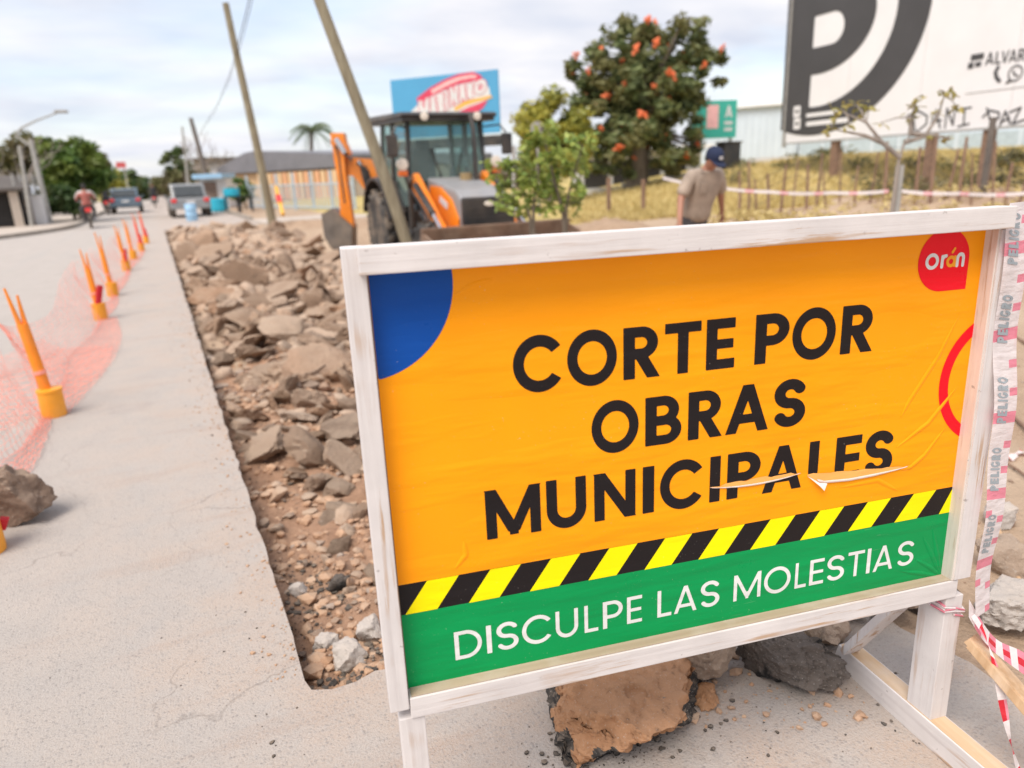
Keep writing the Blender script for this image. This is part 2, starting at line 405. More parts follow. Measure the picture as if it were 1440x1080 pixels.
M['orange'] = m_vinyl('orange_vinyl', (1.0, 0.345, 0.003))
M['blue'] = m_vinyl('blue_vinyl', (0.002, 0.068, 0.34), speck=1.0, scratch=0.6)
M['red'] = m_vinyl('red_vinyl', (0.85, 0.004, 0.016), speck=0.3)
M['green'] = m_vinyl('green_vinyl', (0.0, 0.285, 0.075), speck=0.5, scratch=0.25)
M['yellow'] = m_vinyl('yellow_vinyl', (0.95, 0.80, 0.0), speck=0.3)
M['black'] = m_vinyl('black_vinyl', (0.013, 0.010, 0.011), speck=0.6)
M['whitev'] = m_vinyl('white_vinyl', (0.72, 0.72, 0.70), speck=0.0)
M['backing'] = m_vinyl('bare_backing', (0.90, 0.44, 0.12), speck=0.2)
M['curl'] = m_vinyl('vinyl_underside', (0.80, 0.68, 0.62), speck=0.2)
M['logoorange'] = m_vinyl('logo_orange_vinyl', (0.9, 0.36, 0.02), speck=0.0)
M['wx'] = m_painted_wood('white_paint_worn_rail', 0, wear=0.75)
M['wz'] = m_painted_wood('white_paint_worn_post', 2, wear=0.6, seed=4.0)
M['wzp'] = m_painted_wood('pinkish_paint_post', 2, col=(0.70, 0.62, 0.57), wear=1.0, seed=9.0)
M['wy'] = m_painted_wood('white_paint_worn_skid', 1, wear=0.3, seed=2.0)
M['raw'] = m_raw_wood('bare_pine', 2, (0.58, 0.40, 0.25), (0.42, 0.26, 0.14))
M['rawx'] = m_raw_wood('dusty_board_edge', 0, (0.46, 0.36, 0.26), (0.36, 0.27, 0.19))
M['rawy'] = m_raw_wood('bare_skid_edge', 1, (0.62, 0.45, 0.29), (0.50, 0.34, 0.20))
M['road'] = m_road()
M['dirt'] = m_ground('sandy_soil', (0.40, 0.29, 0.205), (0.27, 0.18, 0.12), (0.44, 0.34, 0.25), 1.0, 0.8)
M['fill'] = m_ground('orange_fill', (0.50, 0.305, 0.20), (0.25, 0.145, 0.095), (0.40, 0.255, 0.175), 3.0, 1.0, spots=(0.17, 0.12, 0.095))
M['grassdry'] = m_ground('dry_grass_ground', (0.46, 0.36, 0.145), (0.32, 0.26, 0.09), (0.50, 0.37, 0.16), 1.4, 0.9)
M['sidewalk'] = m_ground('dusty_sidewalk', (0.46, 0.40, 0.35), (0.38, 0.32, 0.27), (0.48, 0.41, 0.35), 0.8, 0.3)
M['kerb'] = plain('kerb_concrete', (0.30, 0.26, 0.22), 0.9, vary=0.2, bmp=0.3)
M['rubble'] = m_rock('broken_concrete', [(0.166, 0.117, 0.084), (0.309, 0.215, 0.153), (0.423, 0.311, 0.229), (0.340, 0.191, 0.110), (0.484, 0.371, 0.288), (0.350, 0.234, 0.157), (0.227, 0.153, 0.106)], bs=1.0)
M['rubblei'] = m_rock('broken_concrete_far', [(0.151, 0.108, 0.079), (0.302, 0.210, 0.149), (0.402, 0.298, 0.220), (0.332, 0.186, 0.107), (0.462, 0.353, 0.273)], islands=True)
M['pebble'] = m_rock('loose_stones', [(0.07, 0.06, 0.055), (0.30, 0.20, 0.14), (0.36, 0.30, 0.26), (0.33, 0.20, 0.13), (0.24, 0.17, 0.13)], scale=3, islands=True)
M['clods'] = m_rock('orange_clods', [(0.46, 0.28, 0.175), (0.36, 0.215, 0.135), (0.52, 0.36, 0.25), (0.42, 0.25, 0.155)], (0.2, 0.11, 0.07), scale=3, islands=True)
M['tarbits'] = m_rock('bitumen_crumbs', [(0.035, 0.032, 0.03), (0.09, 0.08, 0.075), (0.05, 0.045, 0.04)], scale=3, islands=True)
M['white_tape'] = m_tape('white_tape', (0.88, 0.81, 0.81))
M['pink_tape'] = m_tape('pale_red_tape', (0.88, 0.30, 0.39))
M['red_tape'] = m_tape('red_tape', (0.72, 0.03, 0.05))
M['greyprint'] = plain('grey_print', (0.30, 0.34, 0.37), 0.5)
M['boll_orange'] = plain('orange_plastic', (0.92, 0.26, 0.012), 0.45, dust=0.2)
M['boll_red'] = plain('red_orange_plastic', (0.85, 0.10, 0.05), 0.45, dust=0.15)
M['boll_yellow'] = plain('yellow_bucket_plastic', (0.90, 0.36, 0.02), 0.5, dust=0.25)
M['net'] = plain('pink_orange_net_cord', (0.92, 0.33, 0.25), 0.6)
M['cat_orange'] = plain('orange_machine_paint', (0.86, 0.24, 0.012), 0.4, dust=0.3, scale=3.5)
M['machine_grey'] = plain('grey_machine_paint', (0.27, 0.27, 0.28), 0.45, dust=0.3, scale=2.5)
M['machine_black'] = plain('black_machine_plastic', (0.022, 0.022, 0.024), 0.45, dust=0.22, scale=2.5)
M['roof_black'] = plain('dusty_black_roof', (0.05, 0.05, 0.052), 0.5, dust=0.35, scale=2)
M['steel_rust'] = plain('rusty_bucket_steel', (0.16, 0.095, 0.062), 0.7, vary=0.35, dust=0.5, scale=3, bmp=0.2)
M['steel_dark'] = plain('worn_dark_steel', (0.17, 0.145, 0.125), 0.55, 0.4, vary=0.3, dust=0.5, scale=4)
M['chrome'] = plain('hydraulic_rod', (0.6, 0.6, 0.62), 0.2, 0.9)
M['rubber'] = plain('dusty_tyre_rubber', (0.05, 0.047, 0.045), 0.85, dust=0.75, scale=5)
M['glass'] = m_glass('cab_glass')
M['carglass'] = m_glass('car_glass', (0.25, 0.28, 0.3), 0.3)
M['lampwhite'] = plain('lamp_lens', (0.80, 0.72, 0.62), 0.2)
M['lamporange'] = plain('amber_lens', (0.75, 0.16, 0.03), 0.25)
M['tail_red'] = plain('red_tail_lens', (0.75, 0.05, 0.05), 0.25)
M['polewood'] = m_bark('weathered_pole_wood', (0.21, 0.175, 0.115), (0.34, 0.30, 0.21))
M['polegrey'] = plain('grey_concrete_pole', (0.36, 0.35, 0.33), 0.85, vary=0.15, bmp=0.2)
M['poledark'] = m_bark('dark_pole_wood', (0.10, 0.09, 0.08), (0.20, 0.17, 0.15))
M['wire'] = plain('black_cable', (0.05, 0.05, 0.055), 0.6)
M['billwhite'] = plain('white_billboard_sheet', (0.78, 0.77, 0.78), 0.6, vary=0.04, scale=0.7)
M['billdark'] = plain('charcoal_billboard_print', (0.062, 0.06, 0.063), 0.6, vary=0.10, scale=0.8)
M['billblue'] = plain('sky_blue_billboard', (0.075, 0.32, 0.56), 0.55, vary=0.05, scale=0.5)
M['billred'] = plain('crimson_print', (0.60, 0.05, 0.11), 0.55, vary=0.1)
M['billpink'] = plain('pale_pink_print', (0.80, 0.45, 0.45), 0.55)
M['billyellow'] = plain('yellow_print', (0.78, 0.42, 0.07), 0.55)
M['teal'] = plain('teal_billboard', (0.04, 0.40, 0.32), 0.55, vary=0.06)
M['white'] = plain('white_wall_paint', (0.62, 0.62, 0.63), 0.8, vary=0.08, scale=1.2)
M['bluewhite'] = plain('pale_blue_sheet_wall', (0.56, 0.63, 0.70), 0.6, vary=0.06, scale=0.8)
M['cream'] = plain('cream_wall_paint', (0.55, 0.47, 0.40), 0.85, vary=0.12, scale=1.0)
M['brickred'] = plain('brown_wall', (0.22, 0.16, 0.13), 0.9, vary=0.25, scale=1.5)
M['roofgrey'] = plain('grey_sheet_roof', (0.17, 0.17, 0.19), 0.6, vary=0.18, scale=0.6)
M['roofdark'] = plain('dark_roof', (0.10, 0.085, 0.075), 0.8, vary=0.2)
M['colorange'] = plain('hazed_orange_column_paint', (0.66, 0.36, 0.20), 0.7, vary=0.1)  # column orange lightened and dulled: distance haze put into the colour
M['colyellow'] = plain('hazed_yellow_column_paint', (0.66, 0.46, 0.27), 0.7, vary=0.1)  # yellow paled likewise, the haze is mixed into the base colour
M['railblue'] = plain('pale_blue_rail', (0.42, 0.50, 0.56), 0.6)
M['cyan'] = plain('cyan_barrel_plastic', (0.03, 0.45, 0.62), 0.5)
M['paleblue'] = plain('pale_blue_plastic', (0.30, 0.50, 0.70), 0.5)
M['darkhole'] = plain('dark_interior', (0.03, 0.028, 0.028), 0.9)
M['fencewood'] = m_bark('old_fence_stick', (0.16, 0.095, 0.065), (0.30, 0.19, 0.13))
M['bark'] = m_bark('brown_bark', (0.10, 0.08, 0.06), (0.22, 0.18, 0.14))
M['barkgrey'] = m_bark('grey_bark', (0.20, 0.17, 0.15), (0.36, 0.31, 0.27))
M['leafdark'] = m_leaf('dark_green_leaves', (0.037, 0.076, 0.027), (0.111, 0.178, 0.058), (0.145, 0.170, 0.060))
M['leaftulip'] = m_leaf('tulip_tree_leaves', (0.075, 0.11, 0.045), (0.23, 0.27, 0.105), (0.21, 0.20, 0.08))
M['leafmid'] = m_leaf('mid_green_leaves', (0.045, 0.098, 0.022), (0.150, 0.240, 0.045), (0.180, 0.225, 0.045))
M['leafolive'] = m_leaf('olive_leaves', (0.108, 0.115, 0.041), (0.216, 0.203, 0.081), (0.176, 0.149, 0.081))
M['leafyellow'] = m_leaf('yellow_green_leaves', (0.28, 0.28, 0.05), (0.54, 0.48, 0.09), (0.28, 0.30, 0.07))
M['leafbright'] = m_leaf('bright_green_leaves', (0.15, 0.23, 0.05), (0.44, 0.50, 0.12))
M['leafpale'] = m_leaf('pale_yellowish_leaves', (0.20, 0.19, 0.04), (0.46, 0.38, 0.14))
M['twig'] = m_leaf('dry_twigs', (0.20, 0.16, 0.14), (0.30, 0.25, 0.22))
M['drygrass'] = m_leaf('dry_grass_blades', (0.46, 0.36, 0.14), (0.68, 0.55, 0.26))
M['blossom'] = plain('orange_red_petals', (0.80, 0.17, 0.06), 0.6, vary=0.4, scale=14)
M['skin'] = plain('skin', (0.36, 0.17, 0.11), 0.55, vary=0.06)
M['shirt'] = plain('beige_brown_shirt_cloth', (0.36, 0.285, 0.23), 0.9, vary=0.2, scale=7, bmp=0.8)
M['trousers'] = plain('dark_trouser_cloth', (0.07, 0.065, 0.07), 0.9)
M['navy'] = plain('navy_cap_cloth', (0.012, 0.02, 0.055), 0.9)
M['hair'] = plain('dark_hair', (0.02, 0.016, 0.014), 0.8)
M['tshirtwhite'] = plain('white_shirt_cloth', (0.6, 0.57, 0.55), 0.9)
M['tshirtred'] = plain('red_cloth', (0.34, 0.11, 0.09), 0.9)
M['tshirtdark'] = plain('black_cloth', (0.03, 0.03, 0.035), 0.9)
M['signred'] = plain('faded_red_sign', (0.55, 0.10, 0.10), 0.6)
M['carblue'] = plain('dark_blue_car_paint', (0.10, 0.15, 0.20), 0.3, dust=0.2)
M['carsilver'] = plain('silver_car_paint', (0.27, 0.28, 0.29), 0.3, 0.3, dust=0.15)
M['carwhite'] = plain('white_car_paint', (0.60, 0.60, 0.60), 0.3)
M['motored'] = plain('red_motorcycle_paint', (0.5, 0.03, 0.03), 0.3)

# ------------------------------------------------------------------ terrain
def sm(a, b, x):
    t = np.clip((x-a)/(b-a), 0, 1); return t*t*(3-2*t)
_rs = np.random.RandomState(3)
_perm = _rs.permutation(512)
_val = _rs.rand(512)
def vnoise(x, y):
    xi = np.floor(x).astype(int); yi = np.floor(y).astype(int); fx = x-xi; fy = y-yi
    fx = fx*fx*(3-2*fx); fy = fy*fy*(3-2*fy)
    def h(i, j): return _val[(_perm[(i) % 512]+j) % 512]
    return (h(xi, yi)*(1-fx)+h(xi+1, yi)*fx)*(1-fy)+(h(xi, yi+1)*(1-fx)+h(xi+1, yi+1)*fx)*fy-0.5
def fbm(x, y, o=4):
    s = 0; a = 1
    for i in range(o): s = s+a*vnoise(x*2**i+17*i, y*2**i-9*i); a *= 0.5
    return s
TX1 = 3.0           # far side of the dug-up lane
def heap(x, y):
    return 0.13*sm(3.4, 7.5, y)*sm(0.2, 1.0, x)*(1-sm(TX1-0.7, TX1+0.2, x))*(1-sm(24, 27.5, y))
def terrain(x, y):
    x = np.asarray(x, float); y = np.asarray(y, float)
    d = x*FWD.x+y*FWD.y; l = x*RGT.x+y*RGT.y
    z = 0.05*fbm(x*0.9, y*0.9)+0.02*fbm(x*5, y*5)-0.02
    slab = (x < 0.165) | ((y < 1.80) & (x < 1.87)) | ((y > 27.55) & (x < 3.35))
    inside = (1-sm(TX1-0.5, TX1+0.3, x))*(1-sm(26.6, 27.5, y))*sm(1.5, 1.85, y)*(1-sm(1.5, 2.4, x)*(1-sm(1.9, 3.0, y)))
    tr = -0.15+heap(x, y)*0.8+0.07*fbm(x*2.6, y*2.6)+0.05*fbm(x*11, y*11)+0.022*fbm(x*34, y*34)
    z = z*(1-inside)+tr*inside
    # banked verge with dry grass on the right
    rise = sm(15, 28, d)*(0.35+1.15*sm(2, 13, l))
    z = z+rise*sm(6, 12, x)
    for (bx, by, r, h) in ((4.1, 17.0, 1.3, 0.45), (5.6, 21.0, 1.8, 0.4), (7.9, 11.9, 1.0, 0.5), (14.5, 10.6, 2.4, 0.42), (10.8, 11.6, 1.5, 0.25), (3.7, 22.5, 0.8, 0.3), (17.5, 9.5, 2.4, 0.5)):
        z = z+h*np.exp(-((x-bx)**2+(y-by)**2)/r**2)*(1+0.5*fbm(x*3, y*3))
    z = np.where(slab, -0.3, z)
    far = sm(60, 120, np.hypot(x, y)); z = z*(1-far)+(-0.05)*far
    return np.where((x < -2.6) & (~slab), -0.05, z)
def tz(x, y): return float(terrain(np.array([x]), np.array([y]))[0])

def build_ground():
    def axis(segs):
        a = []
        for lo, hi, st in segs: a += list(np.arange(lo, hi-1e-6, st))
        return np.array(a+[segs[-1][1]])
    xs = axis([(-900, -60, 120), (-60, -4, 8), (-4, -0.1, 1.3), (-0.1, 3.2, 0.026), (3.2, 8, 0.12), (8, 30, 0.4), (30, 80, 2.5), (80, 200, 20), (200, 1000, 160)])
    ys = axis([(-60, -4, 14), (-4, 1.2, 0.6), (1.2, 6.5, 0.03), (6.5, 13, 0.07), (13, 30, 0.22), (30, 80, 2), (80, 240, 20), (240, 1400, 145)])
    X, Y = np.meshgrid(xs, ys); Z = terrain(X, Y)
    nx, ny = len(xs), len(ys)
    vs_ = np.stack([X.ravel(), Y.ravel(), Z.ravel()], 1)
    i = np.arange(nx-1)[None, :]+np.arange(ny-1)[:, None]*nx
    F = np.stack([i, i+1, i+1+nx, i+nx], -1).reshape(-1, 4)
    me = bpy.data.meshes.new('ground')
    me.from_pydata(vs_.tolist(), [], F.tolist())
    for k in ('dirt', 'fill', 'grassdry'): me.materials.append(M[k])
    cx = vs_[F].mean(1); x, y = cx[:, 0], cx[:, 1]
    d = x*FWD.x+y*FWD.y; l = x*RGT.x+y*RGT.y; nz = fbm(x*2.0, y*2.0)
    mi = np.zeros(len(F), int)
    mi[(x > 0.0) & (x < TX1-0.3+0.6*nz) & (y > 1.5) & (y < 7.5+2*nz)] = 1
    mi[(d > 19.5+2.5*nz) & (x > 7)] = 2
    mi[(x < -2.6) & (y > 20)] = 2
    me.polygons.foreach_set('material_index', mi.tolist())
    me.polygons.foreach_set('use_smooth', [True]*len(F))
    prop(link('ground', me), kind='structure')
build_ground()

def build_road():
    r = random.Random(5)
    pts = [(-40, -8), (1.9, -8)]
    y = -8
    while y < 1.75: y += 0.2 if y > -1 else 1.0; pts.append((1.9+r.uniform(-0.06, 0.06), min(y, 1.78)))
    x = 1.86
    while x > 0.26: x -= r.uniform(0.02, 0.07); pts.append((x, 1.80+r.uniform(-0.014, 0.012)))
    y = 1.815; pts.append((0.185, y))
    while y < 27.4:
        y += r.uniform(0.02, 0.09)*(1+y*0.08); pts.append((0.18+r.gauss(0, 0.0025)*(1+y*0.15), min(y, 27.5)))
    pts += [(3.4, 27.5), (3.4, 600), (-2.9, 600), (-2.9, 36)]
    for a in range(0, 91, 6):
        t = math.radians(a); pts.append((-9.9+7.0*math.cos(t), 36-11.2*math.sin(t)))
    pts += [(-40, 24.8)]
    b = MB(); b.prism(pts, -0.16, 0.0); prop(b.build('road', M['road']), kind='structure')
    # kerb and raised sidewalk on the left corner
    kp = [(-2.9, 600), (-2.9, 36)]+[(-9.9+7.0*math.cos(math.radians(a)), 36-11.2*math.sin(math.radians(a))) for a in range(6, 91, 6)]+[(-40, 24.8)]
    def ring(off0, off1, h0, h1, name, m):
        bb = MB(); pl = []
        for i, p in enumerate(kp):
            a = Vector(kp[max(0, i-1)]); c = Vector(kp[min(len(kp)-1, i+1)]); t = (c-a).normalized(); n = Vector((t.y, -t.x))
            pl.append((Vector(p)+n*off0, Vector(p)+n*off1))
        for (a0, a1), (b0, b1) in zip(pl[:-1], pl[1:]):
            poly = [tuple(a0), tuple(a1), tuple(b1), tuple(b0)]; bb.prism(poly, h0, h1)
        prop(bb.build(name, m), kind='structure')
    ring(0.003, 0.16, -0.1, 0.13, 'kerb', M['kerb'])
    ring(0.163, 3.2, -0.1, 0.115, 'sidewalk', M['sidewalk'])
    b = MB(); b.prism([(3.42, 27.0), (11, 26), (11, 31.2), (3.42, 31)], -0.1, 0.05)
    prop(b.build('sidewalk', M['sidewalk']), kind='structure')
    b = MB(); b.prism([(3.403, 31.2), (3.55, 31.2), (3.55, 400), (3.403, 400)], -0.1, 0.12); prop(b.build('kerb', M['kerb']), kind='structure')
build_road()

# ------------------------------------------------------------------ lettering: outlines traced from distance fields
def R_(x0, y0, x1, y1):
    return lambda x, y: np.maximum(np.abs(x-(x0+x1)/2)-(x1-x0)/2, np.abs(y-(y0+y1)/2)-(y1-y0)/2)
def RING(cx, cy, r, t): return lambda x, y: np.abs(np.hypot(x-cx, y-cy)-(r-t/2))-t/2
def DISC(cx, cy, r): return lambda x, y: np.hypot(x-cx, y-cy)-r
def U_(*f): return lambda x, y: np.minimum.reduce([g(x, y) for g in f])
def I_(*f): return lambda x, y: np.maximum.reduce([g(x, y) for g in f])
def N_(f): return lambda x, y: -f(x, y)
def HP(px, py, nx, ny):
    l = math.hypot(nx, ny); return lambda x, y: ((x-px)*nx+(y-py)*ny)/l
def STK(x0, y0, x1, y1, t, cut=True):
    dx, dy = x1-x0, y1-y0; l = math.hypot(dx, dy)
    def f(x, y):
        d = np.abs((x-x0)*(-dy/l)+(y-y0)*(dx/l))-t/2
        lo, hi = min(y0, y1), max(y0, y1)
        return np.maximum(d, np.maximum(lo-y, y-hi))
    return f
def POLYL(pts, t):
    def f(x, y):
        d = np.full(np.shape(x), 9.0)
        for (ax, ay), (bx, by) in zip(pts[:-1], pts[1:]):
            vx, vy = bx-ax, by-ay; q = vx*vx+vy*vy+1e-12
            k = np.clip(((x-ax)*vx+(y-ay)*vy)/q, 0, 1); d = np.minimum(d, np.hypot(x-ax-k*vx, y-ay-k*vy))
        return d-t/2
    return f
def BOWL(x0, x1, y0, y1, t):
    """D-shaped bowl: straight arms from x0 into a half ring reaching x1"""
    r = (y1-y0)/2; cy = (y0+y1)/2; cx = x1-r
    if cx < x0+0.02: cx = x0+0.02
    k = (x1-cx)/r
    def half(x, y): return np.maximum(np.abs(np.hypot((x-cx)/k, y-cy)-(r-t/2))-t/2, cx-x)
    return U_(half, R_(x0, y1-t, cx+0.001, y1), R_(x0, y0, cx+0.001, y0+t))
def glyph(ch, t):
    """(width, distance field) of a capital one unit high with stroke t"""
    if ch == 'O': return 1.04, RING(.52, .5, .52, t)
    if ch == 'C': return .96, I_(RING(.52, .5, .52, t), N_(I_(HP(.52, .5, -1, .0), HP(.46, .5, -.62, 1), HP(.46, .5, -.62, -1))))
    if ch == 'I': return t, R_(0, 0, t, 1)
    if ch == 'L': return .52, U_(R_(0, 0, t, 1), R_(0, 0, .52, t*.93))
    if ch == 'T': return .72, U_(R_(0, 1-t*.93, .72, 1), R_(.36-t/2, 0, .36+t/2, 1))
    if ch == 'E': return .56, U_(R_(0, 0, t, 1), R_(0, 1-t*.93, .56, 1), R_(0, 0, .56, t*.93), R_(0, .5-t*.44, .53, .5+t*.44))
    if ch == 'P': return .64, U_(R_(0, 0, t, 1), BOWL(0.02, .64, .36, 1, t*.95))
    if ch == 'R': return .68, U_(R_(0, 0, t, 1), BOWL(0.02, .64, .38, 1, t*.95), STK(.30, .48, .68-t*.56, 0, t))
    if ch == 'B': return .68, U_(R_(0, 0, t, 1), BOWL(0.02, .63, .5-t*.45, 1, t*.92), BOWL(0.02, .68, 0, .5+t*.45, t*.92))
    if ch == 'D': return .84, U_(R_(0, 0, t, 1), BOWL(0.02, .84, 0, 1, t*.95))
    if ch == 'M': return 1.10, U_(R_(0, 0, t, 1), R_(1.10-t, 0, 1.10, 1), STK(t*.48, 1, .55, .10, t*.98), STK(1.10-t*.48, 1, .55, .10, t*.98), I_(R_(.55-t*.42, .03, .55+t*.42, .3)))
    if ch == 'N': return .86, U_(R_(0, 0, t, 1), R_(.86-t, 0, .86, 1), STK(t*.5, 1, .86-t*.5, 0, t*.96))
    if ch == 'U': return .80, U_(R_(0, .4, t, 1), R_(.80-t, .4, .80, 1), I_(RING(.40, .39, .40, t), HP(0, .41, 0, 1)))
    if ch == 'A': return .92, U_(STK(t*.52, 0, .46, 1+t*.05, t*1.02), STK(.92-t*.52, 0, .46, 1+t*.05, t*1.02), I_(R_(.2, .20, .72, .20+t*.9), ), I_(R_(.46-t*.5, .8, .46+t*.5, 1)))
    if ch == 'V': return .88, U_(STK(t*.52, 1, .44, 0, t*1.02), STK(.88-t*.52, 1, .44, 0, t*1.02), R_(.44-t*.45, 0, .44+t*.45, .15))
    if ch == 'G': return .98, U_(glyph('C', t)[1], R_(.56, .5-t, .98, .5), R_(.98-t, .2, .98, .5))
    if ch == 'Z': return .7, U_(R_(0, 0, .7, t), R_(0, 1-t, .7, 1), STK(t*.6, 0, .7-t*.6, 1, t*1.1))
    if ch == 'S':
        h = t/2; ru = (1+t*.9)/4-h*.5; pts = []
        w = .62; cx = w/2; r1 = .5-h; ry = (1-t)/4
        for a in np.linspace(28, 270, 22): pts.append((cx+(w/2-h)*math.cos(math.radians(a)), 1-h-ry+ry*math.sin(math.radians(a))))
        for a in np.linspace(90, -152, 22): pts.append((cx+(w/2-h)*math.cos(math.radians(a)), h+ry+ry*math.sin(math.radians(a))))
        return w, POLYL(pts, t)
    raise KeyError(ch)
def contours(f, x0, y0, x1, y1, res):
    """closed zero lines of the field f by marching squares"""
    nx = max(8, int((x1-x0)/res)+1); ny = max(8, int((y1-y0)/res)+1)
    xs = np.linspace(x0, x1, nx); ys = np.linspace(y0, y1, ny)
    X, Y = np.meshgrid(xs, ys); V = f(X, Y)+1e-9
    V[0, :] = np.maximum(V[0, :], 1e-6); V[-1, :] = np.maximum(V[-1, :], 1e-6); V[:, 0] = np.maximum(V[:, 0], 1e-6); V[:, -1] = np.maximum(V[:, -1], 1e-6)
    ins = V < 0; nxt = {}
    code = ins[:-1, :-1]*1+ins[:-1, 1:]*2+ins[1:, 1:]*4+ins[1:, :-1]*8
    T = {1: [(3, 0)], 2: [(0, 1)], 3: [(3, 1)], 4: [(1, 2)], 5: [(3, 0), (1, 2)], 6: [(0, 2)], 7: [(3, 2)], 8: [(2, 3)], 9: [(2, 0)], 10: [(0, 1), (2, 3)], 11: [(2, 1)], 12: [(1, 3)], 13: [(1, 0)], 14: [(0, 3)]}
    def ek(i, j, e): return (('h', i, j), ('v', i, j+1), ('h', i+1, j), ('v', i, j))[e]
    for i, j in zip(*np.nonzero((code > 0) & (code < 15))):
        for a, b in T[int(code[i, j])]: nxt[ek(i, j, a)] = ek(i, j, b)
    def pos(k):
        t, i, j = k
        a = V[i, j]; b = V[i, j+1] if t == 'h' else V[i+1, j]; q = a/(a-b)
        return (xs[j]+q*(xs[j+1]-xs[j]), ys[i]) if t == 'h' else (xs[j], ys[i]+q*(ys[i+1]-ys[i]))
    loops = []
    while nxt:
        k0 = next(iter(nxt)); k = k0; lp = []
        while k in nxt: lp.append(pos(k)); k = nxt.pop(k)
        # drop points that lie on a straight run
        out = []; n = len(lp)
        i = 0; keep = [lp[0]]
        for i in range(1, n):
            a = keep[-1]; p = lp[i]; c = lp[(i+1) % n]
            if abs((p[0]-a[0])*(c[1]-a[1])-(c[0]-a[0])*(p[1]-a[1])) > 0.02*res*math.hypot(c[0]-a[0], c[1]-a[1]): keep.append(p)
        if len(keep) > 2: loops.append(keep)
    return loops
def fill(loops, place):
    """flat triangulated (verts, faces) of nested loops; place maps (x, y) to a point"""
    cu = bpy.data.curves.new('outline', 'CURVE'); cu.dimensions = '2D'; cu.fill_mode = 'BOTH'
    for lp in loops:
        s = cu.splines.new('POLY'); s.points.add(len(lp)-1)
        s.points.foreach_set('co', [q for x, y in lp for q in (x, y, 0, 1)]); s.use_cyclic_u = True
    o = bpy.data.objects.new('outline', cu); me = o.to_mesh()
    vs_ = [place(v.co.x, v.co.y) for v in me.vertices]; fs = [tuple(p.vertices) for p in me.polygons]
    o.to_mesh_clear(); bpy.data.objects.remove(o); bpy.data.curves.remove(cu)
    return vs_, fs
def orient(b, n0, nrm):
    """turn the faces added since n0 towards nrm"""
    for i in range(n0, len(b.f)):
        f = b.f[i]; a, c, d = b.v[f[0]], b.v[f[1]], b.v[f[2]]
        if (c-a).cross(d-a).dot(nrm) < 0: b.f[i] = tuple(reversed(f))
def shape(b, f, box, res, place, mi=0, nrm=None):
    n0 = len(b.f); vs_, fs = fill(contours(f, *box, res), place); b.add(vs_, fs, mi)
    if nrm is not None: orient(b, n0, Vector(nrm))
def letter(b, ch, t, x0, x1, y0, y1, place, clip=None, mi=0, nrm=None, res=0.012):
    w, f = glyph(ch, t)
    if ch == 'O': w = 1.04
    kx = (x1-x0)/w; ky = (y1-y0)
    def pl(x, y): return place(x0+x*kx, y0+y*ky)
    g = f
    if clip: g = I_(f, lambda x, y: clip(x0+x*kx, y0+y*ky))
    shape(b, g, (-.05, -.06, w+.05, 1.06), res, pl, mi, nrm)

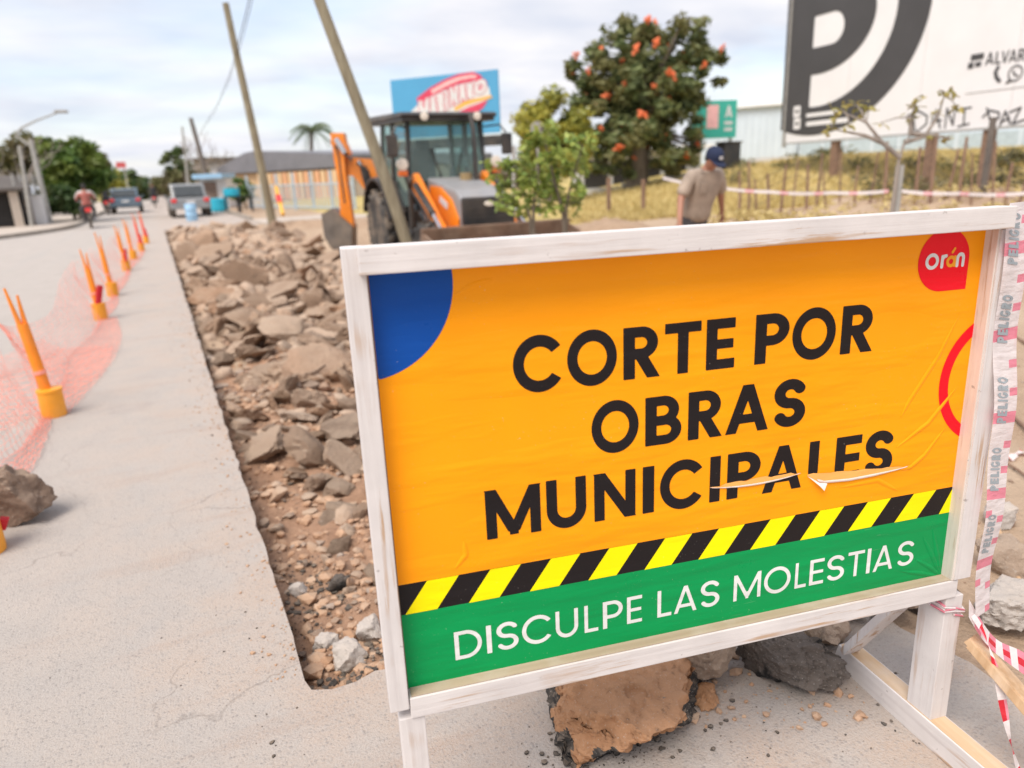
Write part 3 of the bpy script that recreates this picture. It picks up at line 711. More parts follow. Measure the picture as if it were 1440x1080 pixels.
# ------------------------------------------------------------------ the hazard sign
SG = Matrix.Translation((1.523, 0.855, 0)) @ Matrix.Rotation(math.radians(-11), 4, 'Z') @ Matrix.Rotation(math.radians(-1.0), 4, 'X')
def build_sign():
    root = empty('work_sign', 'orange and green road works sign reading CORTE POR OBRAS MUNICIPALES in a white wooden frame', 'sign')
    root.matrix_world = SG
    P = 0.030                      # the sheet sits this far behind the frame's front
    # sheet of the panel: board and printed vinyl
    b = MB(); b.box((-0.6375, P+0.008, 0.85), (1.262, 0.012, 0.86)); b.build('board', M['rawx'], root)
    f = -1
    NR = (0, -1, 0)
    def grid(name, m, x0, x1, z0, z1, y, nx=24, nz=18):
        b = MB(); vs_ = []; 
        for j in range(nz+1):
            for i in range(nx+1): vs_.append((x0+(x1-x0)*i/nx, y, z0+(z1-z0)*j/nz))
        fs = [(j*(nx+1)+i, j*(nx+1)+i+1, (j+1)*(nx+1)+i+1, (j+1)*(nx+1)+i) for j in range(nz) for i in range(nx)]
        b.add(vs_, fs); return b.build(name, m, root)
    grid('vinyl_sheet', M['orange'], -1.262, -0.010, 0.682, 1.262, P, 2, 2)
    grid('green_band', M['green'], -1.262, -0.010, 0.452, 0.619, P, 2, 2)
    grid('black_band', M['black'], -1.262, -0.010, 0.619, 0.682, P, 2, 2)
    def pl(dy): return lambda x, y: Vector((x, P-dy, y))
    b = MB(); k = 0
    for i in range(11):
        x = -1.209+i*0.1212
        q = [(x-0.0455, .6192), (x+0.0147, .6192), (x+0.0602, .6818), (x, .6818)]
        q = [(max(-1.262, min(-0.0105, a)), c) for a, c in q]
        n0 = len(b.f); b.add([Vector((a, P-0.0006, c)) for a, c in q], [(0, 1, 2, 3)]); orient(b, n0, Vector(NR))
    b.build('yellow_stripes', M['yellow'], root)
    b = MB(); shape(b, I_(DISC(-1.285, 1.235, .162), R_(-1.2615, 1.0, -1.0, 1.2615)), (-1.28, 1.05, -1.10, 1.27), .004, pl(.0006), 0, NR); b.build('blue_disc', M['blue'], root)
    b = MB(); shape(b, I_(RING(.063, .93, .148, .024), R_(-.2, .7, -.0105, 1.2)), (-.1, .76, .0, 1.09), .003, pl(.0006), 0, NR); b.build('red_ring', M['red'], root)
    # town logo: red drop with a square corner, lower case word
    lg = MB(); shape(lg, U_(DISC(-.111, 1.196, .0632), R_(-.111, 1.1328, -.0478, 1.196)), (-.18, 1.125, -.04, 1.265), .002, pl(.0006), 0, NR)
    logo = lg.build('town_logo', M['red'], root)
    w = MB(); T = .0072
    BX = (-.162, 1.17, -.055, 1.22)
    for f_ in (RING(-.1405, 1.1955, .0165, T), U_(POLYL([(-.1155, 1.183), (-.1155, 1.2035)], T), POLYL([(-.1155, 1.198), (-.112, 1.2035), (-.107, 1.2045)], T)),
               POLYL([(-.0775, 1.183), (-.0775, 1.200), (-.0745, 1.2045), (-.070, 1.206), (-.0655, 1.2045), (-.0630, 1.200), (-.0630, 1.183)], T)):
        w = MB(); shape(w, f_, BX, .0012, pl(.0012), 0, NR); w.build('logo_letter', M['whitev'], logo)
    w = MB(); shape(w, U_(RING(-.0935, 1.1925, .0118, .0064), R_(-.0865, 1.181, -.0805, 1.204), POLYL([(-.092, 1.211), (-.087, 1.218)], .0055)), (-.11, 1.175, -.075, 1.226), .0012, pl(.0012), 0, NR)
    w.build('logo_letter', M['logoorange'], logo)
    # headline
    def tearline(x):   # lower limit of the print above the second tear
        return .7705-(x+.396)*.074
    rows = [
        (1.0230, 1.1215, .213, 'CORTEPOR', [(-1.0255, -.9346), (-.9238, -.8273), (-.8143, -.7404), (-.7306, -.6553), (-.6442, -.5831), (-.5390, -.4639), (-.4562, -.3568), (-.3433, -.2666)]),
        (.8850, .9830, .213, 'OBRAS', [(-.8791, -.7835), (-.7696, -.6933), (-.6790, -.6044), (-.5966, -.5010), (-.4891, -.4154)]),
        (.7440, .8430, .213, 'MUNICIPALES', [(-1.0906, -.9842), (-.9722, -.8923), (-.8758, -.7897), (-.7744, -.7498), (-.7372, -.6437), (-.6278, -.6043), (-.5886, -.5126), (-.5060, -.4135), (-.3981, -.3402), (-.3329, -.2696), (-.2587, -.1870)])]
    for z0, z1, t, word, ext in rows:
        for i, (ch, (x0, x1)) in enumerate(zip(word, ext)):
            b = MB(); clip = None
            if z0 < .8 and i >= 8: clip = lambda x, y: tearline(x)-y
            if ch in 'OCUS' : zz0, zz1 = z0-.0015, z1+.0015
            else: zz0, zz1 = z0, z1
            letter(b, ch, t, x0, x1, zz0, zz1, pl(.0006), clip, 0, NR)
            b.build('headline_letter', M['black'], root)
    b = MB()
    ext = [(-1.1669, -1.1131), (-1.1036, -1.0936), (-1.0834, -1.0393), (-1.0317, -.9708), (-.9617, -.9143), (-.9008, -.8712), (-.8608, -.8175), (-.8080, -.7746), (-.7399, -.7079), (-.7017, -.6497), (-.6405, -.5961), (-.5624, -.4967), (-.4889, -.4233), (-.4119, -.3834), (-.3752, -.3391), (-.3309, -.2858), (-.2775, -.2345), (-.2268, -.2172), (-.2086, -.1565), (-.1444, -.0996)]
    for ch, (x0, x1) in zip('DISCULPELASMOLESTIAS', ext):
        k = (x0+1.1669)/1.07; z0 = .4995+.0045*k; z1 = .5615+.0045*k
        b = MB(); letter(b, ch, .135, x0, x1, z0, z1, pl(.0006), None, 0, NR, res=.014)
        b.build('apology_letter', M['whitev'], root)
    # the tear through the last word: bare backing shown by a lens-shaped gap, lower lip curled forward
    b = MB()
    def lens(top, bot, x0, x1, n=18, y=P-.0011):
        vs_ = []; fs = []
        for i in range(n+1):
            x = x0+(x1-x0)*i/n; vs_ += [Vector((x, y, bot(x))), Vector((x, y, top(x)))]
        for i in range(n): fs.append((2*i, 2*i+2, 2*i+3, 2*i+1))
        b.add(vs_, fs)
    jag = lambda x: .0012*math.sin(x*210)+.0016*math.sin(x*97+1)
    lens(lambda x: tearline(x)+jag(x)*.6+.0008, lambda x: tearline(x)-.019*min(1, (x+.403)/.03)*min(1, max(0, (-.141-x)/.16))**.8, -.3995, -.141)
    lens(lambda x: .7775+.004*math.sin((x+.627)*15)+jag(x), lambda x: .7775-.0085*math.sin(math.pi*(x+.627)/.21)**.7 if -.627 < x < -.417 else .7775, -.627, -.417)
    b.build('torn_gap', M['backing'], root)
    b = MB()
    n = 26
    def lip(x0, x1, zf, wf, mi=0):
        vs_ = []; fs = []; m = 5
        for i in range(n+1):
            x = x0+(x1-x0)*i/n; wd = wf(x); z = zf(x)
            for j in range(m):
                a = math.radians(200*j/(m-1)); r = wd/2.6
                vs_.append(Vector((x+.0015*math.sin(i*1.9+j), P-.0015-r*.6*(1-math.cos(a))*.8, z-r*math.sin(a)*1.0-r*.45*(j/(m-1)))))
        for i in range(n):
            for j in range(m-1): fs.append((i*m+j, (i+1)*m+j, (i+1)*m+j+1, i*m+j+1))
        b.add(vs_, fs, mi)
    lip(-.375, -.146, lambda x: tearline(x)-.017*min(1, (x+.41)/.05)*min(1, max(0, (-.146-x)/.15))**.8, lambda x: .008*min(1, (-.146-x)/.1+.1)+.002)
    lip(-.627, -.417, lambda x: .7775-.007*math.sin(math.pi*min(1, max(0, (x+.627)/.21)))**.7, lambda x: .001+.006*math.sin(math.pi*min(1, max(0, (x+.627)/.21))))
    # dog-eared tip
    b.add([Vector((-.400, P-.002, .768)), Vector((-.372, P-.006, .750)), Vector((-.356, P-.010, .748)), Vector((-.364, P-.013, .733)), Vector((-.374, P-.012, .744))], [(0, 4, 1), (1, 4, 2), (4, 3, 2)])
    b.build('curled_edge', M['curl'], root, smooth=True)
    # creases standing up in the vinyl near the tear and fanning out of the lower right corner
    for ln, hh, gm in (([(-.178, .800), (-.102, .846), (-.038, .918)], .0022, 'orange'), ([(-.165, .7445), (-.135, .748), (-.102, .771), (-.053, .831)], .0022, 'orange'), ([(-.164, .697), (-.219, .730), (-.317, .728)], .0018, 'orange'),
                       ([(-.176, .868), (-.160, .900), (-.095, .995), (-.053, 1.083)], .0015, 'orange'), ([(-1.12, 1.207), (-1.089, 1.221), (-1.055, 1.23)], .0022, 'orange'), ([(-1.155, .696), (-1.133, .721), (-1.135, .751)], .0018, 'orange'),
                       ([(-.014, .456), (-.052, .488), (-.092, .514)], .0018, 'green'), ([(-.014, .456), (-.046, .515), (-.078, .568)], .0018, 'green'), ([(-.014, .458), (-.032, .515), (-.053, .582)], .0018, 'green'), ([(-.016, .455), (-.070, .473), (-.130, .491)], .0016, 'green')):
        P_ = []
        for (ax, az), (cx, cz) in zip(ln[:-1], ln[1:]):
            for i in range(6): P_.append((ax+(cx-ax)*i/6, az+(cz-az)*i/6))
        P_.append(ln[-1]); n_ = len(P_); b = MB(); vs_ = []; fs = []
        for i, (x, z) in enumerate(P_):
            a, c = P_[max(0, i-1)], P_[min(n_-1, i+1)]; dx, dz = c[0]-a[0], c[1]-a[1]; l = math.hypot(dx, dz); k = math.sin(math.pi*(i+.3)/(n_-.4))**.7; w = .0055*k+.0005
            for q in (-1, -.45, 0, .45, 1): vs_.append(Vector((x-dz/l*w*q, P-.0003-hh*k*(1-q*q)**1.5, z+dx/l*w*q)))
        for i in range(n_-1):
            for j in range(4): fs.append((i*5+j, i*5+j+1, i*5+j+6, i*5+j+5))
        b.add(vs_, fs); orient(b, 0, Vector(NR)); b.build('crease', M[gm], root, smooth=True)
    # frame, laid board by board
    b = MB(); b.box((-.6425, -.006, 1.2785), (1.270, .046, .043), rot=Matrix.Rotation(math.radians(0.05), 3, 'Y')); b.build('top_rail', [M['wx']], root, bevel=.002)
    b = MB(); b.box((-1.2835, .026, .8675), (.036, .055, .862)); b.build('left_post', M['wz'], root, bevel=.002)
    b = MB(); b.box((-.6285, .021, .4355), (1.27, .042, .045)); br = b.build('bottom_rail', M['wx'], root, bevel=.002)
    b = MB(); b.box((-.6285, .0165, .4595), (1.262, .026, .0016)); b.build('worn_rail_edge', M['rawx'], br)
    b = MB(); b.box((.0125, .031, .857), (.051, .062, .797)); b.build('right_post', M['wzp'], root, bevel=.002)
    b = MB(); b.box((.0135, -.0015, .857), (.045, .003, .79)); b.build('post_face', M['wz'], root)
    # legs standing on skids that run front to back
    for name, x, d in (('leg', .008, .074), ('leg', -1.262, .05)):
        b = MB(); b.box((x, .004+d/2, .2425), (.049, d, .341)); b.build(name, M['wz'], root, bevel=.002)
    for x in (.008, -1.262):
        b = MB()
        y0, y1, h, z0 = -.46, (.335 if x > 0 else .055), .072, .0
        prof = [(y0, z0), (y1-.05, z0), (y1, z0+.03), (y1-.012, h), (y0, h)]
        Mx = Matrix(((0, 0, 1, x), (1, 0, 0, 0), (0, 1, 0, 0), (0, 0, 0, 1)))
        b.prism(prof, -.03, .024, Mx); sk = b.build('skid', M['wy'], root, bevel=.0025)
        b = MB(); b.box((x-.003, (y0+y1-.012)/2, h+.0005), (.046, y1-y0-.02, .0016)); b.build('bare_top_edge', M['rawy'], sk)
        if x < 0: continue
        b = MB(); b.bar((x-.028, .285, .078), (x-.034, .085, .385), .02, .05, up=(1, 0, 0)); b.build('brace', M['wz'], root, bevel=.002)
build_sign()

# striped barrier tape tied down the right post
def ribbon(b, path, wdir, w, mats, seg, cyc):
    """strip of tape along path (world points), coloured in blocks"""
    k = len(path); n0 = len(b.v); m = 4
    for i, p in enumerate(path):
        for j in range(m):
            q = (j/(m-1)-.5)*w; b.v.append(Vector(p)+Vector(wdir[i])*q)
    for i in range(k-1):
        for j in range(m-1):
            b.f.append((n0+i*m+j, n0+i*m+j+1, n0+(i+1)*m+j+1, n0+(i+1)*m+j)); b.m.append(cyc(i, j))
def build_tape():
    root = empty('barrier_tape', 'red and white barrier tape printed PELIGRO hanging down the right post of the sign', 'tape')
    root.matrix_world = SG
    b = MB()
    n = 110; path = []; wd = []
    for i in range(n+1):
        z = 1.305-.945*i/n
        x = .008+.055*min(1, max(0, 1.27-z))/.85; y = -.013-.006*math.sin(z*9+1)-.004*math.sin(z*23)
        a = math.radians(8+10*math.sin(z*4.2+.5))
        path.append((x+.012, y, z)); wd.append((math.cos(a), math.sin(a)*.9, .10*math.sin(z*7)))
    def cyc(i, j):
        q = i % 21
        if 9 <= q < 12: return 1
        if j == 2 and q in (3, 4, 17, 18): return 1
        if j == 0 and i > 60 and q in (15, 16): return 1
        return 0
    ribbon(b, path, wd, .060, None, None, cyc)
    b.build('front_strip', [M['white_tape'], M['pink_tape']], root)
    b = MB(); path2 = []; wd2 = []
    for i in range(61):
        z = 1.306-.50*i/60; path2.append((.060+.006*math.sin(z*8)+.03*(1.27-z), .012+.004*math.sin(z*17), z)); wd2.append((.75, .62, .05))
    ribbon(b, path2, wd2, .036, None, None, lambda i, j: 2 if (i//6) % 2 == 1 else 0)
    b.build('rear_strip', [M['white_tape'], M['pink_tape'], M['red_tape']], root)
    # the printed word, up the strip
    def word(zc, hgt=.105, cap=.026, xo=-.008):
        un = hgt/6.45; zz = zc-hgt/2
        for i, ch in enumerate('PELIGRO'):
            z0 = zz; cw = un*(.45 if ch == 'I' else 1.0); zz += cw
            w, f = glyph(ch, .27)
            def pl(x, y, z0=z0, w=w, cw=cw, ch=ch):
                u = x/w*cw*(.62 if ch == 'I' else .80); z = z0+u+(y-.5)*.004; k = int(round((1.305-z)/.945*n)); k = max(0, min(n, k))
                q = (xo-(y-.5)*cap)
                p = Vector(path[k])+Vector(wd[k])*q; p.y -= .0012; p.z = z
                return p
            if ch == 'I': 
                sh = (-.02, -.05, w+.02, 1.05)
            else: sh = (-.05, -.06, w+.05, 1.06)
            b = MB(); shape(b, f, sh, .04, pl, 0, (0, -1, 0)); b.build('printed_letter', M['greyprint'], root)
    for zc in (1.235, 1.07, .895, .735, .575): word(zc)
    # knot round the leg and the loose tail fluttering to the right
    b = MB()
    rk = random.Random(2); pts = []
    for k in range(4):
        for x, y in ((-.0205, .0), (-.0205, .04), (-.0205, .082), (.008, .0825), (.0355, .082), (.0355, .04), (.0355, .0005), (.008, -.0005)):
            pts.append((x+rk.uniform(-.001, .001), y+rk.uniform(-.001, .001), .395-.006*k-.018*max(0, (x+.02)/.055)*(y < .03)+rk.uniform(-.004, .004)))
    b.tube(pts, .0026, 5, caps=True)
    for i in range(len(b.m)): b.m[i] = 1 if (i//5) % 3 == 0 else 0
    b.build('knot', [M['white_tape'], M['pink_tape']], root, smooth=True)
    b = MB(); path3 = []; wd3 = []
    for i in range(41):
        t = i/40; path3.append((.035+.135*t, -.012-.05*t, .385-.165*t-.02*math.sin(t*4))); wd3.append((.45+.2*math.sin(t*6), .5, .62-.3*math.sin(t*5)))
    ribbon(b, path3, wd3, .046, None, None, lambda i, j: (2 if j == 1 else 1) if (i//5) % 2 == 1 else 0)
    b.build('loose_tail', [M['white_tape'], M['pink_tape'], M['red_tape']], root)
    b = MB(); path4 = []; wd4 = []
    for i in range(41):
        t = i/40; path4.append((.040+.02*math.sin(t*3), -.02-.17*t, .37-.33*t+.02*math.sin(t*7))); wd4.append((.8*math.cos(t*7), .3, .5*math.sin(t*7)))
    ribbon(b, path4, wd4, .022, None, None, lambda i, j: (2 if j else 1) if (i//4) % 2 == 1 else 0)
    b.build('twisted_tail', [M['white_tape'], M['pink_tape'], M['red_tape']], root)
build_tape()
def loc(x, y, z): return SG @ Vector((x, y, z))
def build_stake():
    root = empty('wooden_stake', 'rough split wooden stake leaning against the right skid of the sign', 'stake')
    b = MB(); a, c = loc(.055, -.01, .30), loc(.155, -.34, .065)
    b.bar(a, c, .052, .018, up=(.3, -.5, 1)); b.build('plank', M['raw'], root, bevel=.002)
    b = MB(); b.bar(a+Vector((-.02, -.012, -.004)), c+Vector((-.035, 0, .004)), .010, .022, up=(.3, -.5, 1)); b.build('splinter', M['raw'], root, bevel=.002)
    b = MB(); b.tube([loc(.118, -.295, .10), loc(.15, -.315, .118), loc(.178, -.31, .098), loc(.16, -.29, .075), loc(.125, -.285, .08), loc(.118, -.295, .10)], .005, 6)
    prop(b.build('tape_tie', M['pink_tape']), 'twisted strip of tape binding the split stake to the skid', 'tape')
    b = MB(); b.box(loc(.175, -.40, .035), (.07, .16, .05), rot=Matrix.Rotation(.5, 3, 'Z')); o = b.build('wooden_offcut', M['raw'], None, bevel=.003)
    prop(o, 'pale square wooden offcut on the ground at the end of the right skid', 'offcut')
build_stake()

# ------------------------------------------------------------------ broken concrete
def rock_mesh(name, dims, seed, sub=3, cuts=9, slab=True, rough=.06, m=None, smooth=False, fine=0.0):
    """angular lump: a sphere trimmed by random planes, then roughened"""
    r = np.random.RandomState(seed)
    bm = bmesh.new(); bmesh.ops.create_icosphere(bm, subdivisions=sub, radius=1)
    P_ = np.array([v.co[:] for v in bm.verts]); P_ /= np.linalg.norm(P_, axis=1)[:, None]
    nn = []
    if slab: nn += [((r.normal(0, .08), r.normal(0, .08), 1), .95), ((r.normal(0, .1), r.normal(0, .1), -1), .95)]
    for i in range(cuts):
        a = 2*math.pi*(i+r.uniform(-.3, .3))/cuts
        nn.append(((math.cos(a), math.sin(a), r.normal(0, .35 if slab else .9)), r.uniform(.62, 1.0)))
    rad = np.full(len(P_), 9.0)
    for v, dd in nn:
        v = np.array(v); v = v/np.linalg.norm(v); q = P_@v
        rad = np.minimum(rad, np.where(q > .05, dd/np.maximum(q, .05), 9))
    rad = np.minimum(rad, 1.5)
    P_ = P_*rad[:, None]
    ox = r.uniform(0, 50, 3)
    for i, v in enumerate(bm.verts):
        p = P_[i]; q = Vector(p*np.array(dims)/max(dims)*1.8+ox)
        k = rough*noise.fractal(q, .9, 2.1, 4)
        if fine: k += fine*(noise.turbulence(Vector(p*np.array(dims)/max(dims)*5.5+ox), 5, False)-.6)
        v.co = Vector(p*(1+k))*1.0
    D = Matrix.Diagonal((dims[0]/2, dims[1]/2, dims[2]/2, 1))
    bmesh.ops.transform(bm, matrix=D, verts=bm.verts)
    me = bpy.data.meshes.new(name); bm.to_mesh(me); bm.free()
    if m: me.materials.append(m)
    if smooth:
        me.polygons.foreach_set('use_smooth', [True]*len(me.polygons))
        try: me.set_sharp_from_angle(angle=math.radians(32))
        except Exception: pass
    return me
def hero_rock(name, label, pos, dims, seed, mats_, rz=0, rx=0, ry=0, **kw):
    me = rock_mesh(name, dims, seed, m=mats_, smooth=True, **kw)
    o = link(name, me); o.location = pos; o.rotation_euler = (rx, ry, rz)
    return prop(o, label, 'rock', 'loose rocks round the sign')
M['rk_orange'] = m_rock('orange_caked_concrete', [(0.33, 0.17, 0.085), (0.39, 0.21, 0.115)], (0.10, 0.06, 0.04), 2.2, 1.0, tar=0.0, dust=0.08)
M['rk_dark'] = m_rock('dark_bitumen_lump', [(0.065, 0.056, 0.05), (0.12, 0.10, 0.088)], (0.022, 0.02, 0.019), 2.2, 1.0, tar=.35, dust=0.12)
M['rk_tar'] = m_rock('black_bitumen', [(0.035, 0.032, 0.03), (0.05, 0.045, 0.042)], (0.02, 0.019, 0.018), 1.6, 1.0)
M['rk_tan'] = m_rock('tan_lump', [(0.29, 0.215, 0.165), (0.33, 0.25, 0.19)], (0.10, 0.08, 0.065), 1.4, 1.0)
M['rk_grey'] = m_rock('pale_grey_concrete', [(0.43, 0.39, 0.355), (0.46, 0.415, 0.38)], (0.14, 0.12, 0.10), 1.5, .9)
M['rk_brown'] = m_rock('brown_stone', [(0.17, 0.115, 0.085), (0.20, 0.14, 0.105)], (0.06, 0.045, 0.036), 1.6, .9)
def g2(u, v):
    r = RC @ Vector((u-720, -(v-540), -FPX)); t = -EYE/r.z; return Vector((0, 0, EYE))+r*t
def heroes():
    p = g2(880, 990)
    me = rock_mesh('broken_slab', (.50, .48, .14), 11, sub=6, cuts=7, rough=.08, fine=.09, smooth=True)
    for v in me.vertices:
        q = v.co; a = noise.fractal(q*14, .9, 2.0, 5)*.013+noise.noise(q*75)*.004
        if noise.noise(q*13+Vector((5, 2, 1))) > .38: a -= .012
        v.co = q+v.normal*a
    me.materials.append(M['rk_orange']); me.materials.append(M['rk_tar'])
    me.polygons.foreach_set('material_index', [1 if q.center.z+.05*noise.noise(q.center*11)+.02*noise.noise(q.center*40) < .006+.34*max(0, -q.center.y-.12)-.16*max(0, -q.center.x-.03) else 0 for q in me.polygons])
    big = prop(link('broken_slab', me), 'big orange-caked slab of broken road with black bitumen edge under the sign', 'rock', 'loose rocks round the sign')
    big.location = (p.x-.025, p.y+.01, .060); big.rotation_euler = (.05, .03, .28)
    p = g2(990, 962); hero_rock('broken_slab', 'grey-brown concrete lump leaning behind the orange-caked slab', (p.x+.02, p.y+.03, .085), (.26, .20, .13), 23, M['rk_tan'], rz=.5, rx=-.3, sub=5, rough=.10, fine=.08)
    p = g2(1000, 985); hero_rock('stone', 'small flat orange stone wedged under the grey-brown lump', (p.x-.01, p.y+.01, .018), (.085, .07, .035), 24, M['rk_orange'], rz=.9, sub=4, rough=.16, fine=.14)
    p = g2(1095, 950); hero_rock('bitumen_chunk', 'dark pointed chunk of bitumen in the middle gap under the sign', (p.x-.005, p.y+.01, .06), (.13, .27, .13), 31, M['rk_dark'], rz=.75, rx=.18, sub=6, cuts=5, slab=False, rough=.15, fine=.11)
    p = g2(1185, 910); hero_rock('stone', 'tan stone with a black tar spot beside the back end of the right skid', (p.x, p.y+.05, .055), (.15, .15, .13), 37, M['rk_tan'], rz=.1, sub=4, slab=False, rough=.10, fine=.10)
    p = g2(1262, 880); hero_rock('bitumen_chunk', 'rounded dark brown lump seen between the brace and the right leg', (p.x+.02, p.y+.10, .07), (.18, .17, .15), 41, M['rk_brown'], rz=.9, sub=4, slab=False, rough=.12, fine=.12)
    p = g2(1425, 885); hero_rock('concrete_chunk', 'pale grey concrete chunk right of the hanging tape', (p.x+.06, p.y+.05, .05), (.24, .2, .11), 43, M['rk_grey'], rz=-.3, sub=5, rough=.10, fine=.10)
    p = g2(1245, 850); hero_rock('bitumen_chunk', 'black lump half hidden behind the bottom rail by the right leg', (p.x+.05, p.y+.25, .06), (.26, .2, .14), 47, M['rk_dark'], rz=.3, sub=4, slab=False, rough=.12, fine=.12)
    for k, (u, v, dm, mm, lb) in enumerate(((1150, 885, (.22, .2, .13), 'rk_tan', 'tan broken slab behind the dark pointed chunk under the sign'), (1215, 872, (.2, .17, .14), 'rk_grey', 'greyish chunk behind the rail, left of the brace'), (1075, 900, (.24, .2, .12), 'rk_tan', 'low brown slab just behind the bottom rail at its middle'),
                                       (1325, 850, (.2, .2, .12), 'rk_dark', 'black broken lump right behind the right leg'), (1440, 800, (.22, .2, .12), 'rk_tan', 'tan chunk at the right edge above the pale grey one'), (1420, 740, (.16, .14, .08), 'rk_grey', 'small pale stone beside the slim round stick'))):
        p = g2(u, v); hero_rock('concrete_chunk', lb, (p.x, p.y+.05, .05+(tz(p.x, p.y) if p.x > 1.9 else 0)), dm, 70+k, M[mm], rz=k*1.3, rx=.1, sub=4, rough=.10, fine=.08)
    # cluster by the corner of the cut
    p = g2(485, 915); z = -.16
    hero_rock('concrete_chunk', 'pale cracked concrete chunk in the near corner of the cut', (p.x+.03, p.y+.10, z+.065), (.12, .13, .09), 51, M['rk_grey'], rz=.3, sub=4, rough=.12, fine=.08)
    hero_rock('concrete_chunk', 'small pale concrete chunk behind the one in the near corner of the cut', (p.x-.02, p.y+.22, z+.05), (.10, .10, .07), 52, M['rk_grey'], rz=1.1, sub=4, rough=.12, fine=.08)
    hero_rock('concrete_chunk', 'pale concrete chunk in the cut touching the left post of the sign', (p.x+.12, p.y+.22, z+.05), (.11, .09, .08), 53, M['rk_grey'], rz=2.1, sub=4, rough=.12, fine=.08)
    hero_rock('concrete_chunk', 'whitish flat stone alone on the orange fill near the corner', (p.x-.05, p.y+.62, z+.05), (.09, .06, .05), 54, M['rk_grey'], rz=.1, sub=4, rough=.1, fine=.06)
    hero_rock('bitumen_chunk', 'black bitumen lump on the orange fill near the sign post', (p.x+.10, p.y+.58, z+.05), (.08, .07, .06), 55, M['rk_dark'], rz=.1, sub=4, rough=.1, fine=.08)
    # boulder that weighs down the net, far left
    hero_rock('boulder', 'dark brown rough boulder lying on the yellow base at the left edge', (-.775, 3.58, .135), (.40, .27, .24), 66, M['rk_brown'], rz=-.30, ry=.40, sub=5, cuts=15, slab=False, rough=.20, fine=.06)
heroes()

